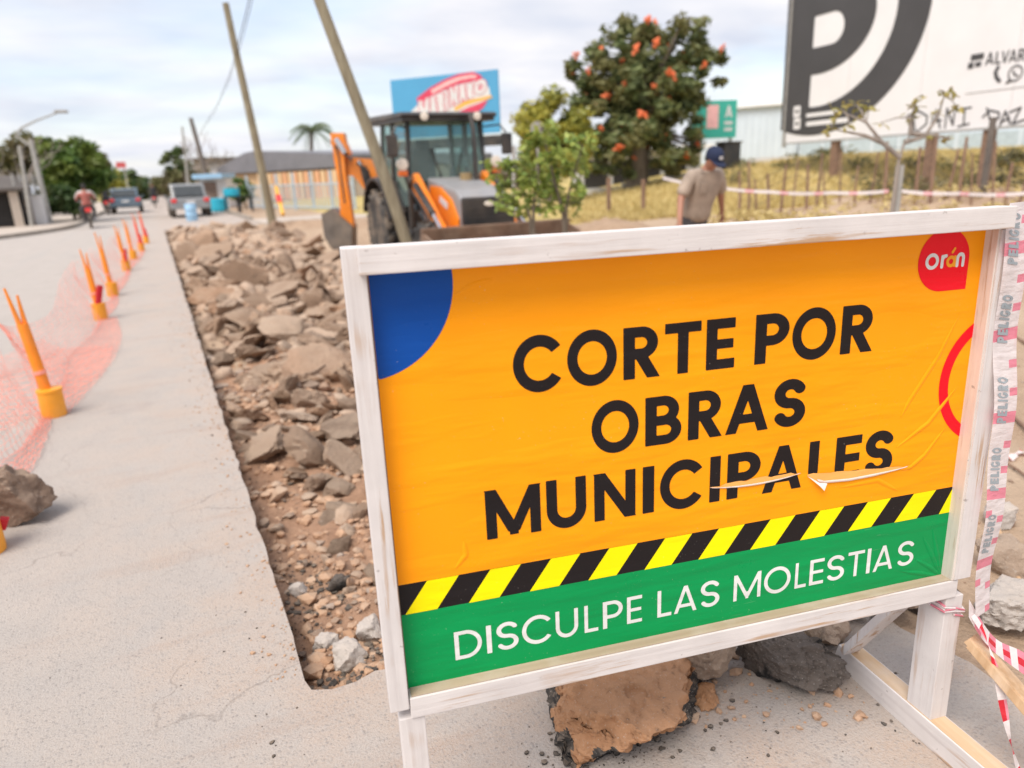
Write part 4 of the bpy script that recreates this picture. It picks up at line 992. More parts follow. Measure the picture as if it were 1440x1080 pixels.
def rubble():
    r = np.random.RandomState(21)
    from mathutils import Euler
    protos = []
    for i in range(12):
        slab = i % 4 != 3
        d = [(1, .8, .24), (1, .62, .22), (1, .9, .16), (1, .75, .5)][i % 4]
        protos.append(rock_mesh('concrete_chunk', d, 100+i, sub=4, cuts=5+i % 4, slab=slab, rough=.12, m=M['rubble'], fine=.10))
    for me in protos:
        me.polygons.foreach_set('use_smooth', [True]*len(me.polygons))
        try: me.set_sharp_from_angle(angle=math.radians(28))
        except Exception: pass
    items = []
    def tryadd(n, y0, y1, smin, smax, layer):
        for _ in range(n):
            y = y0+(y1-y0)*r.rand()**1.25; x = .22+(TX1-.25)*r.rand()
            s = smin*(smax/smin)**(r.rand()**1.6)
            s = min(s, (.14+.066*y)*(1.25 if r.rand() < .15 else 1))
            if x-.48*s < .19: x = .2+.48*s
            h = tz(x, y)
            items.append((x, y, h+s*.10+layer*r.rand()*heap(x, y)*.5, s))
    tryadd(250, 5.0, 27.2, .34, .80, .9)
    tryadd(30, 3.2, 5.4, .18, .40, 0)
    tryadd(260, 2.5, 5.6, .05, .17, 0)
    tryadd(900, 4.2, 27.2, .16, .38, 1.0)
    tryadd(800, 3.2, 18, .07, .20, .8)
    tryadd(60, 2.2, 4.6, .05, .15, 0)
    big = []
    for x, y, z, s in items:
        big.append((s/math.hypot(x, y), x, y, z, s))
    big.sort(reverse=True)
    def lab(i, s, x, y):
        sz = 'big' if s > .36 else 'medium' if s > .23 else 'small'
        sh = 'blocky concrete lump' if i % 4 == 3 else 'flat concrete slab' if i % 4 == 2 else 'broken concrete chunk'
        px_ = 'against the paving edge' if x < .75 else 'in mid-heap' if x < 1.7 else 'on the soil side'
        py = ('at the near end of the heap' if y < 6 else 'just past the nearest orange post' if y < 8 else 'level with the second orange post' if y < 10.2 else 'level with the third orange post' if y < 12.6
              else 'level with the fourth orange post' if y < 15.6 else 'level with the fifth orange post' if y < 18 else 'level with the sixth orange post' if y < 20.3 else 'at the far end of the heap')
        return f'{sz} {sh} {px_}, {py}'
    rest = MB()
    pv = [([v.co.copy() for v in me.vertices], [tuple(p.vertices) for p in me.polygons]) for me in [rock_mesh('tmp', (1, .75, .38), 300+i, sub=2, cuts=6, rough=.09) for i in range(5)]]
    for k, (a, x, y, z, s) in enumerate(big):
        eul = (r.normal(0, .34), r.normal(0, .34), r.uniform(0, 6.3))
        if r.rand() < .3: eul = (r.normal(0, .6), r.normal(0, .6), eul[2])
        sc = (s, s*r.uniform(.8, 1.1), s*r.uniform(.75, 1.3))
        if k < 285:
            pi = r.randint(12); o = bpy.data.objects.new('concrete_chunk', protos[pi]); C.objects.link(o)
            o.location = (x, y, z); o.rotation_euler = eul; o.scale = sc
            prop(o, lab(pi, s, x, y), 'concrete chunk', 'broken concrete heaped in the dug-up lane')
        else:
            T = Matrix.Translation((x, y, z)) @ Euler(eul).to_matrix().to_4x4() @ Matrix.Diagonal((*sc, 1))
            vs_, fs = pv[r.randint(5)]; rest.add(vs_, fs, 0, T)
    prop(rest.build('rubble', M['rubblei'], None, smooth=True), kind='stuff')
    # crumbs: fill stones, bitumen crumbs and grit scattered on the paving
    ico = bmesh.new(); bmesh.ops.create_icosphere(ico, subdivisions=1, radius=1)
    iv = np.array([v.co[:] for v in ico.verts]); ifc = [tuple(v.index for v in f.verts) for f in ico.faces]; ico.free()
    def scatter(name, m, pts):
        vs_ = []; fs = []
        for x, y, z, s in pts:
            b = len(vs_); q = iv*(1+r.uniform(-.32, .32, (len(iv), 1)))*np.array([s*r.uniform(.7, 1.3), s*r.uniform(.7, 1.3), s*r.uniform(.45, .8)])
            c, sn = math.cos(s*9e4), math.sin(s*9e4)
            q = np.stack([q[:, 0]*c-q[:, 1]*sn+x, q[:, 0]*sn+q[:, 1]*c+y, q[:, 2]+z], 1)
            vs_ += q.tolist(); fs += [(i+b, j+b, k+b) for i, j, k in ifc]
        me = bpy.data.meshes.new(name); me.from_pydata(vs_, [], fs); me.materials.append(m)
        prop(link(name, me), kind='stuff')
    pts = []
    for _ in range(7000):
        y = 1.82+5.2*r.rand()**1.2; x = .2+(min(TX1, .7+y*.45)-.2)*r.rand(); s = .004+.026*r.rand()**3.0; pts.append((x, y, tz(x, y)+s*.25, s))
    for _ in range(150):
        q = g2(930+300*r.rand(), 915+110*r.rand()); s = .002+.016*r.rand()**4
        pts.append((q.x, q.y, s*.35, s))
    for _ in range(1100):
        y = 1.9+9*r.rand()**1.3; x = .178-abs(r.randn())*.06*(1+.06*y); s = .001+.007*r.rand()**4; pts.append((x, y, s*.35, s))
    scatter('soil_clods', M['clods'], pts)
    pts = []
    for _ in range(1500):
        y = 1.82+4.4*r.rand()**1.3; x = .2+(min(TX1, .7+y*.4)-.2)*r.rand(); s = .004+.022*r.rand()**3.2; pts.append((x, y, tz(x, y)+s*.3, s))
    for _ in range(1700):
        y = 5+9*r.rand(); x = .2+2.6*r.rand(); s = .012+.05*r.rand()**2.5; pts.append((x, y, tz(x, y)+s*.3, s))
    for _ in range(900):
        x = 2.0+5.5*r.rand(); y = .4+6*r.rand(); s = .004+.03*r.rand()**4; pts.append((x, y, tz(x, y)+s*.3, s))
    scatter('gravel', M['pebble'], pts)
    pts = []
    for cx, cy, sx, sy, n in ((.42, 1.96, .14, .08, 750), (.32, 2.60, .07, .14, 520), (.27, 2.2, .04, .15, 70), (.3, 4.0, .1, .5, 60)):
        for _ in range(n):
            x = cx+sx*r.randn(); y = cy+sy*r.randn()
            if x > .2 and y > 1.83: s = .002+.013*r.rand()**3; pts.append((x, y, tz(x, y)+s*.3, s))
    p = g2(880, 1050)
    for _ in range(300):
        x = p.x+.12*r.randn(); y = p.y+.02+.07*r.randn(); s = .0015+.008*r.rand()**4; pts.append((x, y, s*.4, s))
    for _ in range(120):
        q = g2(960+360*r.rand(), 930+140*r.rand()); s = .001+.006*r.rand()**4; pts.append((q.x, q.y, s*.4, s))
    for _ in range(70):
        y = 1.2+5*r.rand()**1.6; x = .17-abs(r.randn())*.14; s = .0015+.005*r.rand()**4; pts.append((x, y, s*.4, s))
    for _ in range(18):
        q = g2(560*r.rand(), 700+380*r.rand())
        if q.x < .17: s = .0015+.004*r.rand()**2; pts.append((q.x, q.y, s*.4, s))
    scatter('gravel', M['tarbits'], pts)
rubble()

# sticks and tape scraps on the soil right of the sign
def debris():
    for k, (u0, v0, u1, v1, w, lab) in enumerate(((1400, 735, 1440, 850, .022, 'slim round stick lying on the soil right of the hanging tape'), (1405, 640, 1440, 655, .012, 'thin twig on the soil near the red tape scrap'), (1385, 455, 1440, 470, .03, 'grey weathered lath lying far right behind the sign'), (1420, 580, 1440, 600, .02, 'short dark stick at the right edge behind the sign'))):
        a, c = g2(u0, v0), g2(u1+30, v1+25); a.z = tz(a.x, a.y)+.012; c.z = tz(c.x, c.y)+.014
        b = MB(); b.tube([a, a.lerp(c, .5)+Vector((.01, .02, .006)), c], [w*.4, w*.5, w*.35], 7)
        prop(b.build('stick', M['raw'] if k == 0 else M['fencewood']), lab, 'stick', 'sticks on the soil')
    for (u, v, lab) in ((1425, 640, 'crumpled red and white tape scrap on the soil at the right edge'), (1408, 716, 'small red and white tape scrap beside the hanging tape')):
        p = g2(u, v); p.z = tz(p.x, p.y)+.012; b = MB()
        path = [p+Vector((.02*i-.07, .012*math.sin(i*1.7), .012+.01*math.sin(i*2.3))) for i in range(9)]
        ribbon(b, path, [(.1, .8, .5*math.sin(i)) for i in range(9)], .04, None, None, lambda i, j: 1 if i % 3 == 1 else 0)
        prop(b.build('tape_scrap', [M['white_tape'], M['red_tape']]), lab, 'tape')
    # tape line leaving the sign top to the right
    b = MB(); a = SG @ Vector((.05, .02, 1.27)); c = at(1560, 345, 4.2)
    path = [a.lerp(c, i/24)-Vector((0, 0, .10*math.sin(math.pi*i/24))) for i in range(25)]
    ribbon(b, path, [(.1, .3, .8) if i % 2 else (.0, .5, .7) for i in range(25)], .05, None, None, lambda i, j: 1 if (i//2) % 2 == 1 else 0)
    prop(b.build('barrier_tape', [M['white_tape'], M['red_tape']]), 'red and white tape running right from the top corner of the sign', 'tape')
debris()

# ------------------------------------------------------------------ delineator posts and net along the open lane
def bollards():
    spots = [(-.842, 3.30, 0), (-.80, 5.30, 1), (-.74, 9.2, 2), (-.70, 11.2, 3), (-.62, 14.6, 4), (-.55, 16.9, 5), (-.42, 19.0, 6), (-.33, 21.6, 7)]
    labs = ['yellow base cropped by the left edge under the dark boulder', 'nearest full orange post with a split top on a yellow base', 'orange post with red tape in its base, second along the net', 'orange post on a yellow base, third along the lane edge', 'orange post with a red wrap, fourth along the lane edge', 'thin faded post, fifth along the lane edge', 'red-orange post, sixth along the lane edge', 'farthest red-orange post of the row beside the open lane']
    for i, (x, y, k) in enumerate(spots):
        root = empty('delineator_post', labs[i], 'delineator', (x, y, 0), rz=.3*i, group='orange posts along the open lane')
        lean = Vector((-.10 if i == 1 else -.055, .03, 1)) if i != 0 else Vector((-.2, 0, 1)); lean.normalize()
        bm_ = M['boll_yellow']
        b = MB(); b.lathe([(.070, 0), (.073, .01), (.072, .165), (.077, .17), (.076, .185), (.06, .187), (.03, .188)], 20); b.build('base', bm_, root, smooth=True)
        if i == 0: 
            b = MB(); b.box((.075, .03, .10), (.03, .035, .045), rot=Matrix.Rotation(.4, 3, 'Y')); b.build('red_wrap', M['red_tape'], root); continue
        h = (.86, .86, .80, .88, .82, .84, .88, .86)[i]
        m = M['boll_orange'] if i < 6 else M['boll_red']
        rot = root.rotation_euler.to_matrix().inverted(); L_ = rot @ lean
        rr = .034 if i < 3 else .032
        b = MB(); b.tube([L_*.12, L_*.3, L_*h*.72], [rr, rr, rr*.95], 12); b.build('post', m, root, smooth=True)
        # split upper end: two prongs
        sd_ = rot @ Vector((.8, .5, 0))
        for s in (-1, 1):
            b = MB(); b.tube([L_*h*.70+sd_*s*.016, L_*h*(.99 if s < 0 else .93)+sd_*s*.030], [.016, .007], 6); b.build('prong', m if s < 0 else M['boll_orange'], root)
        b = MB(); b.lathe([(rr*1.15, -.012), (rr*1.15, .012)], 12, Matrix.Translation(L_*.30) @ L_.to_track_quat('Z', 'Y').to_matrix().to_4x4()); b.build('collar', M['net'], root)
        if i in (2, 4, 6, 7):
            b = MB(); a0 = L_*.22
            b.box(a0+rot @ Vector((.04, -.03, .05)), (.06, .03, .24), rot=Matrix.Rotation(.3, 3, 'Y')); b.build('red_wrap', M['red_tape'], root, bevel=.006)
    # reflective boards lying by the second base
    # net panels hung from post to post, feet dragged out on the road
    def span(name, lab, a, c, hgt, skirt, nu, nv):
        """a, c: ground ends; strands both ways as thin cords"""
        a, c = Vector(a), Vector(c); b = MB(); r = random.Random(len(lab))
        P_ = [[None]*(nv+1) for _ in range(nu+1)]
        n = Vector((c-a).yx).to_3d(); n = Vector((n.x, -n.y, 0)).normalized()
        for i in range(nu+1):
            u = i/nu; sag = math.sin(math.pi*u)
            for j in range(nv+1):
                v = j/nv
                q = a.lerp(c, u)
                if v < .5:
                    k = v/.5; w = skirt*(1-k)*(.6+.5*sag); z = .006+.012*math.sin(i*.9+j)**2
                    p = q+n*w+Vector((0, 0, z))
                else:
                    k = (v-.5)/.5; p = q+n*(-.10*k-.10*sag*k+.05*math.sin(u*9+k*3))+Vector((0, 0, hgt*k*(1-.45*sag)+.01))
                P_[i][j] = p+Vector((r.gauss(0, .004), r.gauss(0, .004), abs(r.gauss(0, .003))))
        w = .0013
        def cord(p, q):
            d = (q-p); 
            s = d.cross(Vector((0, .25, 1))).normalized()*w; t = d.cross(s).normalized()*w
            k = len(b.v); b.v += [p+s, p-s*.5+t, p-s*.5-t, q+s, q-s*.5+t, q-s*.5-t]
            b.f += [(k, k+1, k+4, k+3), (k+1, k+2, k+5, k+4), (k+2, k, k+3, k+5)]; b.m += [0, 0, 0]
        for i in range(nu+1):
            for j in range(nv+1):
                if i < nu: cord(P_[i][j], P_[i+1][j])
                if j < nv: cord(P_[i][j], P_[i][j+1])
        o = b.build(name, M['net']); prop(o, lab, 'safety net', 'pink net along the open lane')
    span('safety_net', 'pink safety net nearest the camera, held down by the dark boulder', (-.97, 3.3, 0), (-.88, 5.25, 0), .62, .12, 36, 20)
    span('safety_net', 'sagging pink safety net between the first two full posts', (-.90, 5.3, 0), (-.76, 9.15, 0), .66, .30, 70, 22)
    span('safety_net', 'pink safety net between the second and third full posts', (-.76, 9.25, 0), (-.72, 11.2, 0), .66, .12, 32, 16)
    span('safety_net', 'pink safety net beyond the third full post', (-.72, 11.25, 0), (-.62, 14.6, 0), .62, .1, 44, 14)
    span('safety_net', 'farthest pink safety net, bunched near the red-orange posts', (-.62, 14.7, 0), (-.42, 19.0, 0), .62, .1, 44, 12)
    span('safety_net', 'pink safety net hanging out over the paving on the open lane side', (-2.1, 4.4, 0), (-.98, 7.6, 0), .10, .75, 46, 18)
bollards()

# ------------------------------------------------------------------ backhoe loader
def tractor():
    base = at(632, 250, 12.3)
    a = math.radians(25)
    F_ = (-FWD*math.cos(a)+RGT*math.sin(a)).normalized()
    yaw = math.atan2(F_.y, F_.x)
    org = Vector((base.x, base.y, 0))-F_*1.25; org.z = -.10
    root = empty('backhoe_loader', 'orange backhoe loader with a dark glazed cab working behind the rubble', 'backhoe')
    root.location = org; root.rotation_euler = (0, math.radians(1.5), yaw)
    o = lambda b, n, m, p=root, **k: b.build(n, m, p, **k)
    # local frame: x forward, y to the machine's left, z up
    b = MB(); b.box((1.1, 0, .62), (3.4, .62, .30)); b.box((-.55, 0, .75), (.5, 1.1, .5)); o(b, 'chassis', M['machine_black'], bevel=.02)
    def wheel(x, y, r, w, lugs):
        s = 1 if y > 0 else -1
        T = Matrix.Translation((x, y, r)) @ Matrix.Rotation(math.pi/2, 4, 'X')
        b = MB(); ri = r*.55
        b.lathe([(ri, -w*.42), (r*.80, -w*.5), (r*.94, -w*.40), (r*.955, 0), (r*.94, w*.40), (r*.80, w*.5), (ri, w*.42)], 30, T)
        for k in range(lugs):
            for sd_ in (-1, 1):
                an = 2*math.pi*(k+.5*(sd_ > 0))/lugs
                R1 = T @ Matrix.Rotation(an, 4, 'Z') @ Matrix.Translation((r*.965, 0, sd_*w*.22)) @ Matrix.Rotation(sd_*.75, 4, 'X')
                b.box((0, 0, 0), (r*.09, r*.10, w*.52), R1)
        ty = o(b, 'wheel', M['rubber'])
        b = MB(); b.lathe([(ri*.99, -w*.30), (ri*.99, w*.30), (ri*.8, w*.22), (ri*.35, w*.10), (ri*.3, w*.02)], 20, T)
        b.lathe([(ri*.99, w*.30), (ri*.99, -w*.30), (ri*.8, -w*.22), (ri*.35, -w*.10), (ri*.3, -w*.02)], 20, T)
        o(b, 'rim', M['machine_grey'], ty, smooth=True)
    for s in (-1, 1):
        wheel(0, s*.78, .66, .42, 18); wheel(2.1, s*.72, .45, .30, 14)
        b = MB(); pts = [(.86*math.cos(t), .78+.80*math.sin(t)-.05) for t in np.linspace(math.radians(10), math.radians(165), 12)]
        pts2 = [(p[0]*.95, p[1]-.045) for p in reversed(pts)]
        T = Matrix(((1, 0, 0, 0), (0, 0, 1, 0), (0, 1, 0, 0), (0, 0, 0, 1)))
        b.prism(pts+pts2, s*.60, s*.98, T) if s > 0 else b.prism(pts+pts2, s*.98, s*.60, T)
        o(b, 'fender', M['machine_black'])
    # bonnet: grey lid, orange flanks, black grille
    b = MB(); T = Matrix(((1, 0, 0, 0), (0, 0, 1, 0), (0, 1, 0, 0), (0, 0, 0, 1)))
    b.prism([(1.22, .98), (2.72, .80), (2.72, 1.22), (2.45, 1.36), (1.22, 1.52)], -.40, .40, T); o(b, 'bonnet', M['machine_grey'], bevel=.04)
    for s in (-1, 1):
        b = MB(); fl = [(1.35, 1.10), (1.45, 1.40), (1.9, 1.39), (2.35, 1.22), (2.62, .95), (2.60, .66), (1.9, .72), (1.5, .90)]
        b.prism(fl, s*.405, s*.435, T) if s > 0 else b.prism(fl, s*.435, s*.405, T)
        o(b, 'side_panel', M['cat_orange'], bevel=.008)
        b = MB(); b.box((2.05, s*.438, 1.16), (.34, .006, .10), rot=Matrix.Rotation(math.radians(18), 3, 'Y')); o(b, 'side_badge', M['white'])
    b = MB(); b.box((2.755, 0, .93), (.09, .84, .66)); g = o(b, 'grille', M['machine_black'], bevel=.03)
    for k in range(7):
        b = MB(); b.box((2.803, 0, .70+.065*k), (.012, .66, .02)); o(b, 'grille_slat', M['machine_black'], g)
    b = MB(); b.lathe([(.055, 0), (.055, .012), (.04, .016)], 16, Matrix.Translation((2.80, 0, 1.16)) @ Matrix.Rotation(math.pi/2, 4, 'Y') @ Matrix.Diagonal((.7, 1.5, 1, 1))); o(b, 'front_badge', M['lampwhite'], g)
    # cab
    xa, xb, yb = -.35, 1.18, .70
    z0, z1 = 1.0, 2.42
    posts = {'front': (xb, .98*yb, xb-.10, .90*yb), 'mid': (.35, 1.02*yb, .35, .93*yb), 'rear': (xa, yb, xa+.05, .9*yb)}
    for n_, (x0, y0, x1, y1) in posts.items():
        for s in (-1, 1):
            b = MB(); b.bar((x0, s*y0, .62 if n_ != 'rear' else 1.2), (x1, s*y1, z1), .075, .075, up=(1, 0, 0)); o(b, 'cab_pillar', M['machine_black'], bevel=.01)
    b = MB(); b.box((.42, 0, .80), (1.5, 1.28, .42)); o(b, 'cab_floor', M['machine_black'], bevel=.03)
    b = MB(); b.prism([(-.55, z1+.02), (1.36, z1+.02), (1.42, z1+.06), (1.34, z1+.10), (-.45, z1+.12), (-.6, z1+.07)], -.82, .82, T); o(b, 'roof', M['roof_black'], bevel=.02)
    b = MB(); b.box((.42, 0, z1-.01), (1.86, 1.58, .05)); o(b, 'roof_gasket', M['machine_black'])
    b = MB(); b.add([(xb+.02, -.66, 1.45), (xb+.02, .66, 1.45), (xb-.08, .60, 2.40), (xb-.08, -.60, 2.40)], [(0, 1, 2, 3)]); b.add([(xb+.012, -.66, 1.45), (xb+.012, .66, 1.45), (xb-.088, .60, 2.40), (xb-.088, -.60, 2.40)], [(3, 2, 1, 0)]); o(b, 'windscreen', M['glass'])
    for s in (-1, 1):
        b = MB(); b.box((.78, s*.675, 1.72), (.72, .012, 1.30)); d = o(b, 'door_glass', M['glass'])
        b = MB(); b.bar((.47, s*.715, 1.45), (.62, s*.715, 1.43), .03, .03); o(b, 'door_handle', M['machine_black'], d)
        b = MB(); b.box((.0, s*.665, 1.85), (.60, .012, 1.05)); o(b, 'side_window', M['glass'])
        b = MB(); b.box((.35, s*.72, 1.02), (1.3, .05, .10)); o(b, 'door_sill', M['machine_black'])
        # mirror on an arm
        b = MB(); b.tube([(1.15, s*.68, 2.30), (1.35, s*.88, 2.32), (1.38, s*.98, 2.20)], .014, 6); ar = o(b, 'mirror_arm', M['machine_black'])
        b = MB(); b.box((1.38, s*.99, 2.02), (.06, .19, .34)); o(b, 'mirror', M['machine_black'], ar, bevel=.03)
        # lamp cluster on a stalk at the windscreen foot
        b = MB(); b.tube([(1.2, s*.70, 1.35), (1.27, s*.80, 1.62)], .018, 6); st = o(b, 'lamp_stalk', M['machine_black'])
        b = MB(); b.lathe([(.085, -.06), (.095, .0), (.09, .02), (.02, .03)], 14, Matrix.Translation((1.30, s*.82, 1.74)) @ Matrix.Rotation(math.pi/2, 4, 'Y')); o(b, 'headlight', M['lampwhite'], st, smooth=True)
        b = MB(); b.box((1.30, s*.82, 1.60), (.07, .15, .085)); o(b, 'turn_signal', M['lamporange'], st, bevel=.015)
        # roof work light
        b = MB(); b.lathe([(.055, -.05), (.065, .02), (.02, .03)], 12, Matrix.Translation((1.42, s*.45, z1+.03)) @ Matrix.Rotation(math.pi/2, 4, 'Y')); o(b, 'work_light', M['lampwhite'], smooth=True)
    b = MB(); b.tube([(1.55, .16, 1.46), (1.55, .16, 1.58)], .10, 14); o(b, 'air_cleaner', plain('tan_filter_cap', (.30, .21, .10), .6), smooth=True)
    b = MB(); b.tube([(1.62, .30, 1.45), (1.62, .30, 1.95), (1.60, .30, 2.25), (1.50, .30, 2.48)], [.04, .04, .04, .038], 10); o(b, 'exhaust_pipe', M['machine_black'], smooth=True)
    b = MB(); b.box((.15, 0, 1.22), (.48, .5, .14)); b.box((-.08, 0, 1.62), (.12, .46, .74)); b.box((-.07, 0, 2.06), (.10, .26, .16)); o(b, 'operator_seat', M['machine_black'], bevel=.04)
    b = MB(); b.tube([(1.0, 0, 1.1), (.78, 0, 1.55)], .035, 8); b.tube([(.78+.19*math.sin(t)*.4, .19*math.cos(t), 1.56+.19*math.sin(t)*.9) for t in np.linspace(0, 2*math.pi, 18)], .014, 6); o(b, 'steering_wheel', M['machine_black'])
    b = MB(); b.box((.95, -.2, 1.20), (.25, .6, .42)); o(b, 'dashboard', M['machine_black'], bevel=.04)
    b = MB(); b.box((.9, .36, 1.75), (.02, .22, .16)); o(b, 'paper_notice', M['white'])
    # loader arms and rams
    for s in (-1, 1):
        y = s*.60
        ap = [(1.12, 1.52), (1.30, 1.60), (2.35, .88), (2.95, .56), (3.10, .52), (3.06, .38), (2.85, .36), (2.15, .68), (1.10, 1.36)]
        b = MB(); b.prism(ap, y-.05, y+.05, T); am = o(b, 'loader_arm', M['cat_orange'], bevel=.012)
        b = MB(); b.tube([(1.45, y+s*.0, .98), (1.95, y, .80)], .055, 10); b.tube([(1.9, y, .815), (2.45, y, .62)], .03, 8, 1); o(b, 'lift_ram', [M['machine_black'], M['chrome']], am)
        b = MB(); b.tube([(1.5, y+s*.09, 1.42), (2.25, y+s*.09, 1.02)], .05, 10); b.tube([(2.2, y+s*.09, 1.05), (2.9, y+s*.09, .62)], .028, 8, 1); o(b, 'tilt_ram', [M['machine_black'], M['chrome']], am)
        b = MB(); b.tube([(1.2, y-.09, 1.50), (1.2, y+.09, 1.50)], .06, 10); o(b, 'pivot_pin', M['steel_dark'], am)
    cr = MB(); cr.tube([(2.55, -.6, .66), (2.55, .6, .66)], .07, 10); o(cr, 'cross_tube', M['cat_orange'])
    b = MB(); bw = 1.16
    up = .20; outer = [(3.08, .66), (3.02, .18), (3.12, .04), (3.95, .05), (3.95, .09), (3.2, .12), (3.11, .22), (3.16, .66)]
    outer = [(x, z+up) for x, z in outer]; b.prism(outer, -bw, bw, T)
    for s in (-1, 1): b.prism([(3.05, .64+up), (3.05, .05+up), (3.93, .06+up), (3.45, .56+up)], s*bw-.02, s*bw+.02, T)
    b.box((3.11, 0, .665+up), (.10, 2.36, .05))
    bk = o(b, 'front_bucket', M['steel_rust'], bevel=.008)
    for k in range(8):
        b = MB(); b.box((4.02, -1.05+.30*k, .07+up), (.20, .08, .035)); o(b, 'bucket_tooth', M['steel_dark'], bk)
    # step and fuel tank on the near flank
    for s in (-1, 1):
        b = MB(); b.box((1.05, s*.62, .52), (.7, .34, .36)); o(b, 'fuel_tank', M['machine_black'], bevel=.04)
        b = MB(); b.box((.85, s*.86, .40), (.4, .16, .04)); o(b, 'step', M['steel_dark'])
        b = MB(); b.box((-.80, s*.78, .55), (.16, .2, .95)); leg = o(b, 'stabiliser', M['machine_black'], bevel=.02)
        b = MB(); b.box((-.80, s*.84, .06), (.4, .42, .05)); o(b, 'stabiliser_pad', M['steel_dark'], leg)
    # backhoe swung out to the machine's right, in the plane facing the camera
    Rw = root.rotation_euler.to_matrix().to_4x4(); inv = (Matrix.Translation(org) @ Rw).inverted()
    D = 14.0
    def bp(u, v): return at(u, v, D)
    def plate(name, px, th, m, par=root, dd=0.0, bev=.015):
        b = MB(); q = [inv @ (bp(u, v)+FWD*(dd-th/2)) for u, v in px]; r_ = [inv @ (bp(u, v)+FWD*(dd+th/2)) for u, v in px]
        n = len(px); b.v = q+r_
        tri = tessellate_polygon([[Vector((u, -v, 0)) for u, v in px]])
        for t in tri: b.f += [tuple(t), tuple(n+i for i in reversed(t))]; b.m += [0, 0]
        for i in range(n): j = (i+1) % n; b.f.append((i, j, n+j, n+i)); b.m.append(0)
        me = b.mesh(name, [m]); bm = bmesh.new(); bm.from_mesh(me); bmesh.ops.recalc_face_normals(bm, faces=bm.faces); bm.to_mesh(me); bm.free()
        return link(name, me, par)
    boom = plate('boom', [(476, 226), (490, 221), (524, 224), (529, 236), (541, 290), (543, 352), (526, 352), (523, 300), (516, 268), (500, 248), (484, 244)], .30, M['cat_orange'])
    stick = plate('dipper_stick', [(470, 192), (484, 190), (494, 210), (488, 222), (490, 245), (501, 318), (484, 322), (479, 250), (474, 226)], .22, M['cat_orange'], dd=-.14)
    plate('link_plate', [(469, 188), (487, 188), (489, 200), (496, 216), (488, 222), (478, 206), (471, 206)], .26, M['cat_orange'], stick, dd=-.14)
    b = MB(); b.tube([inv @ (bp(513, 234)-FWD*.2), inv @ (bp(526, 286)-FWD*.2)], .06, 10); b.tube([inv @ (bp(507, 226)-FWD*.2), inv @ (bp(514, 240)-FWD*.2)], .035, 8, 1); o(b, 'boom_ram', [M['machine_black'], M['chrome']], boom)
    b = MB(); b.tube([inv @ (bp(477, 196)-FWD*.3), inv @ (bp(490, 216)-FWD*.3)], .05, 8); o(b, 'dipper_ram', [M['chrome']], stick)
    hb = plate('hoe_bucket', [(458, 300), (472, 292), (500, 316), (500, 352), (484, 356), (470, 345), (462, 330)], .5, M['steel_dark'], stick, dd=-.1)
    for k in range(4):
        b = MB(); p = inv @ (bp(468+8*k, 352)-FWD*.3); b.bar(p, p+Vector((0, 0, -.16)), .05, .03); o(b, 'bucket_tooth', M['steel_dark'], hb)
    b = MB(); b.box((-1.02, 0, .85), (.34, .7, .75)); o(b, 'swing_tower', M['machine_black'], bevel=.03)
    for k, px in enumerate((((474, 200), (481, 222), (484, 250), (489, 285)), ((505, 230), (521, 240), (530, 275), (535, 320)), ((500, 226), (486, 214), (478, 205)))):
        b = MB(); b.tube([inv @ (bp(u, v)-FWD*(.24+.03*k)) for u, v in px], .022, 6); o(b, 'hydraulic_hose', M['machine_black'], stick if k == 0 else boom)
    for s in (-1, 1):
        b = MB(); b.tube([(1.2, s*.68, 1.35), (1.6, s*.72, 1.22), (2.2, s*.71, .86), (2.5, s*.69, .62)], .02, 6); o(b, 'hydraulic_hose', M['machine_black'])
        b = MB(); b.box((1.9, s*.655, 1.10), (.40, .006, .09), rot=Matrix.Rotation(math.radians(35), 3, 'Y')); o(b, 'arm_decal', M['machine_black'])
        b = MB(); b.tube([(xb+.05, s*.12, 1.46), (xb-.02, s*.28, 1.98)], .012, 5); o(b, 'wiper', M['machine_black'])
    q = inv @ bp(535, 345); b = MB(); b.bar((-1.1, 0, .75), (q.x, q.y, .62), .30, .34); o(b, 'swing_bracket', M['cat_orange'])
tractor()

# ------------------------------------------------------------------ people
def skin_mesh(name, verts, edges, radii, mats, zones=None, sub=1, root=0):
    """one continuous surface grown over a skeleton; zones(co) picks the material"""
    me = bpy.data.meshes.new('skeleton'); me.from_pydata([tuple(v) for v in verts], edges, [])
    o = bpy.data.objects.new('skeleton', me); C.objects.link(o)
    md = o.modifiers.new('skin', 'SKIN'); md.use_smooth_shade = True
    sv = me.skin_vertices[0].data
    for i, r in enumerate(radii):
        sv[i].radius = r if isinstance(r, tuple) else (r, r); sv[i].use_root = (i == root)
    sb = o.modifiers.new('sub', 'SUBSURF'); sb.levels = sub; sb.render_levels = sub
    dg = bpy.context.evaluated_depsgraph_get(); dg.update()
    res = bpy.data.meshes.new_from_object(o.evaluated_get(dg)); res.name = name
    bpy.data.objects.remove(o); bpy.data.meshes.remove(me)
    res.materials.clear()
    for m in mats: res.materials.append(m)
    if zones: res.polygons.foreach_set('material_index', [zones(p.center) for p in res.polygons])
    return res
class SK:
    def __init__(s): s.v = []; s.e = []; s.r = []
    def pt(s, p, r, par=None):
        s.v.append(Vector(p)); s.r.append(r); i = len(s.v)-1
        if par is not None: s.e.append((par, i))
        return i
    def chain(s, par, pts):
        for p, r in pts: par = s.pt(p, r, par)
        return par
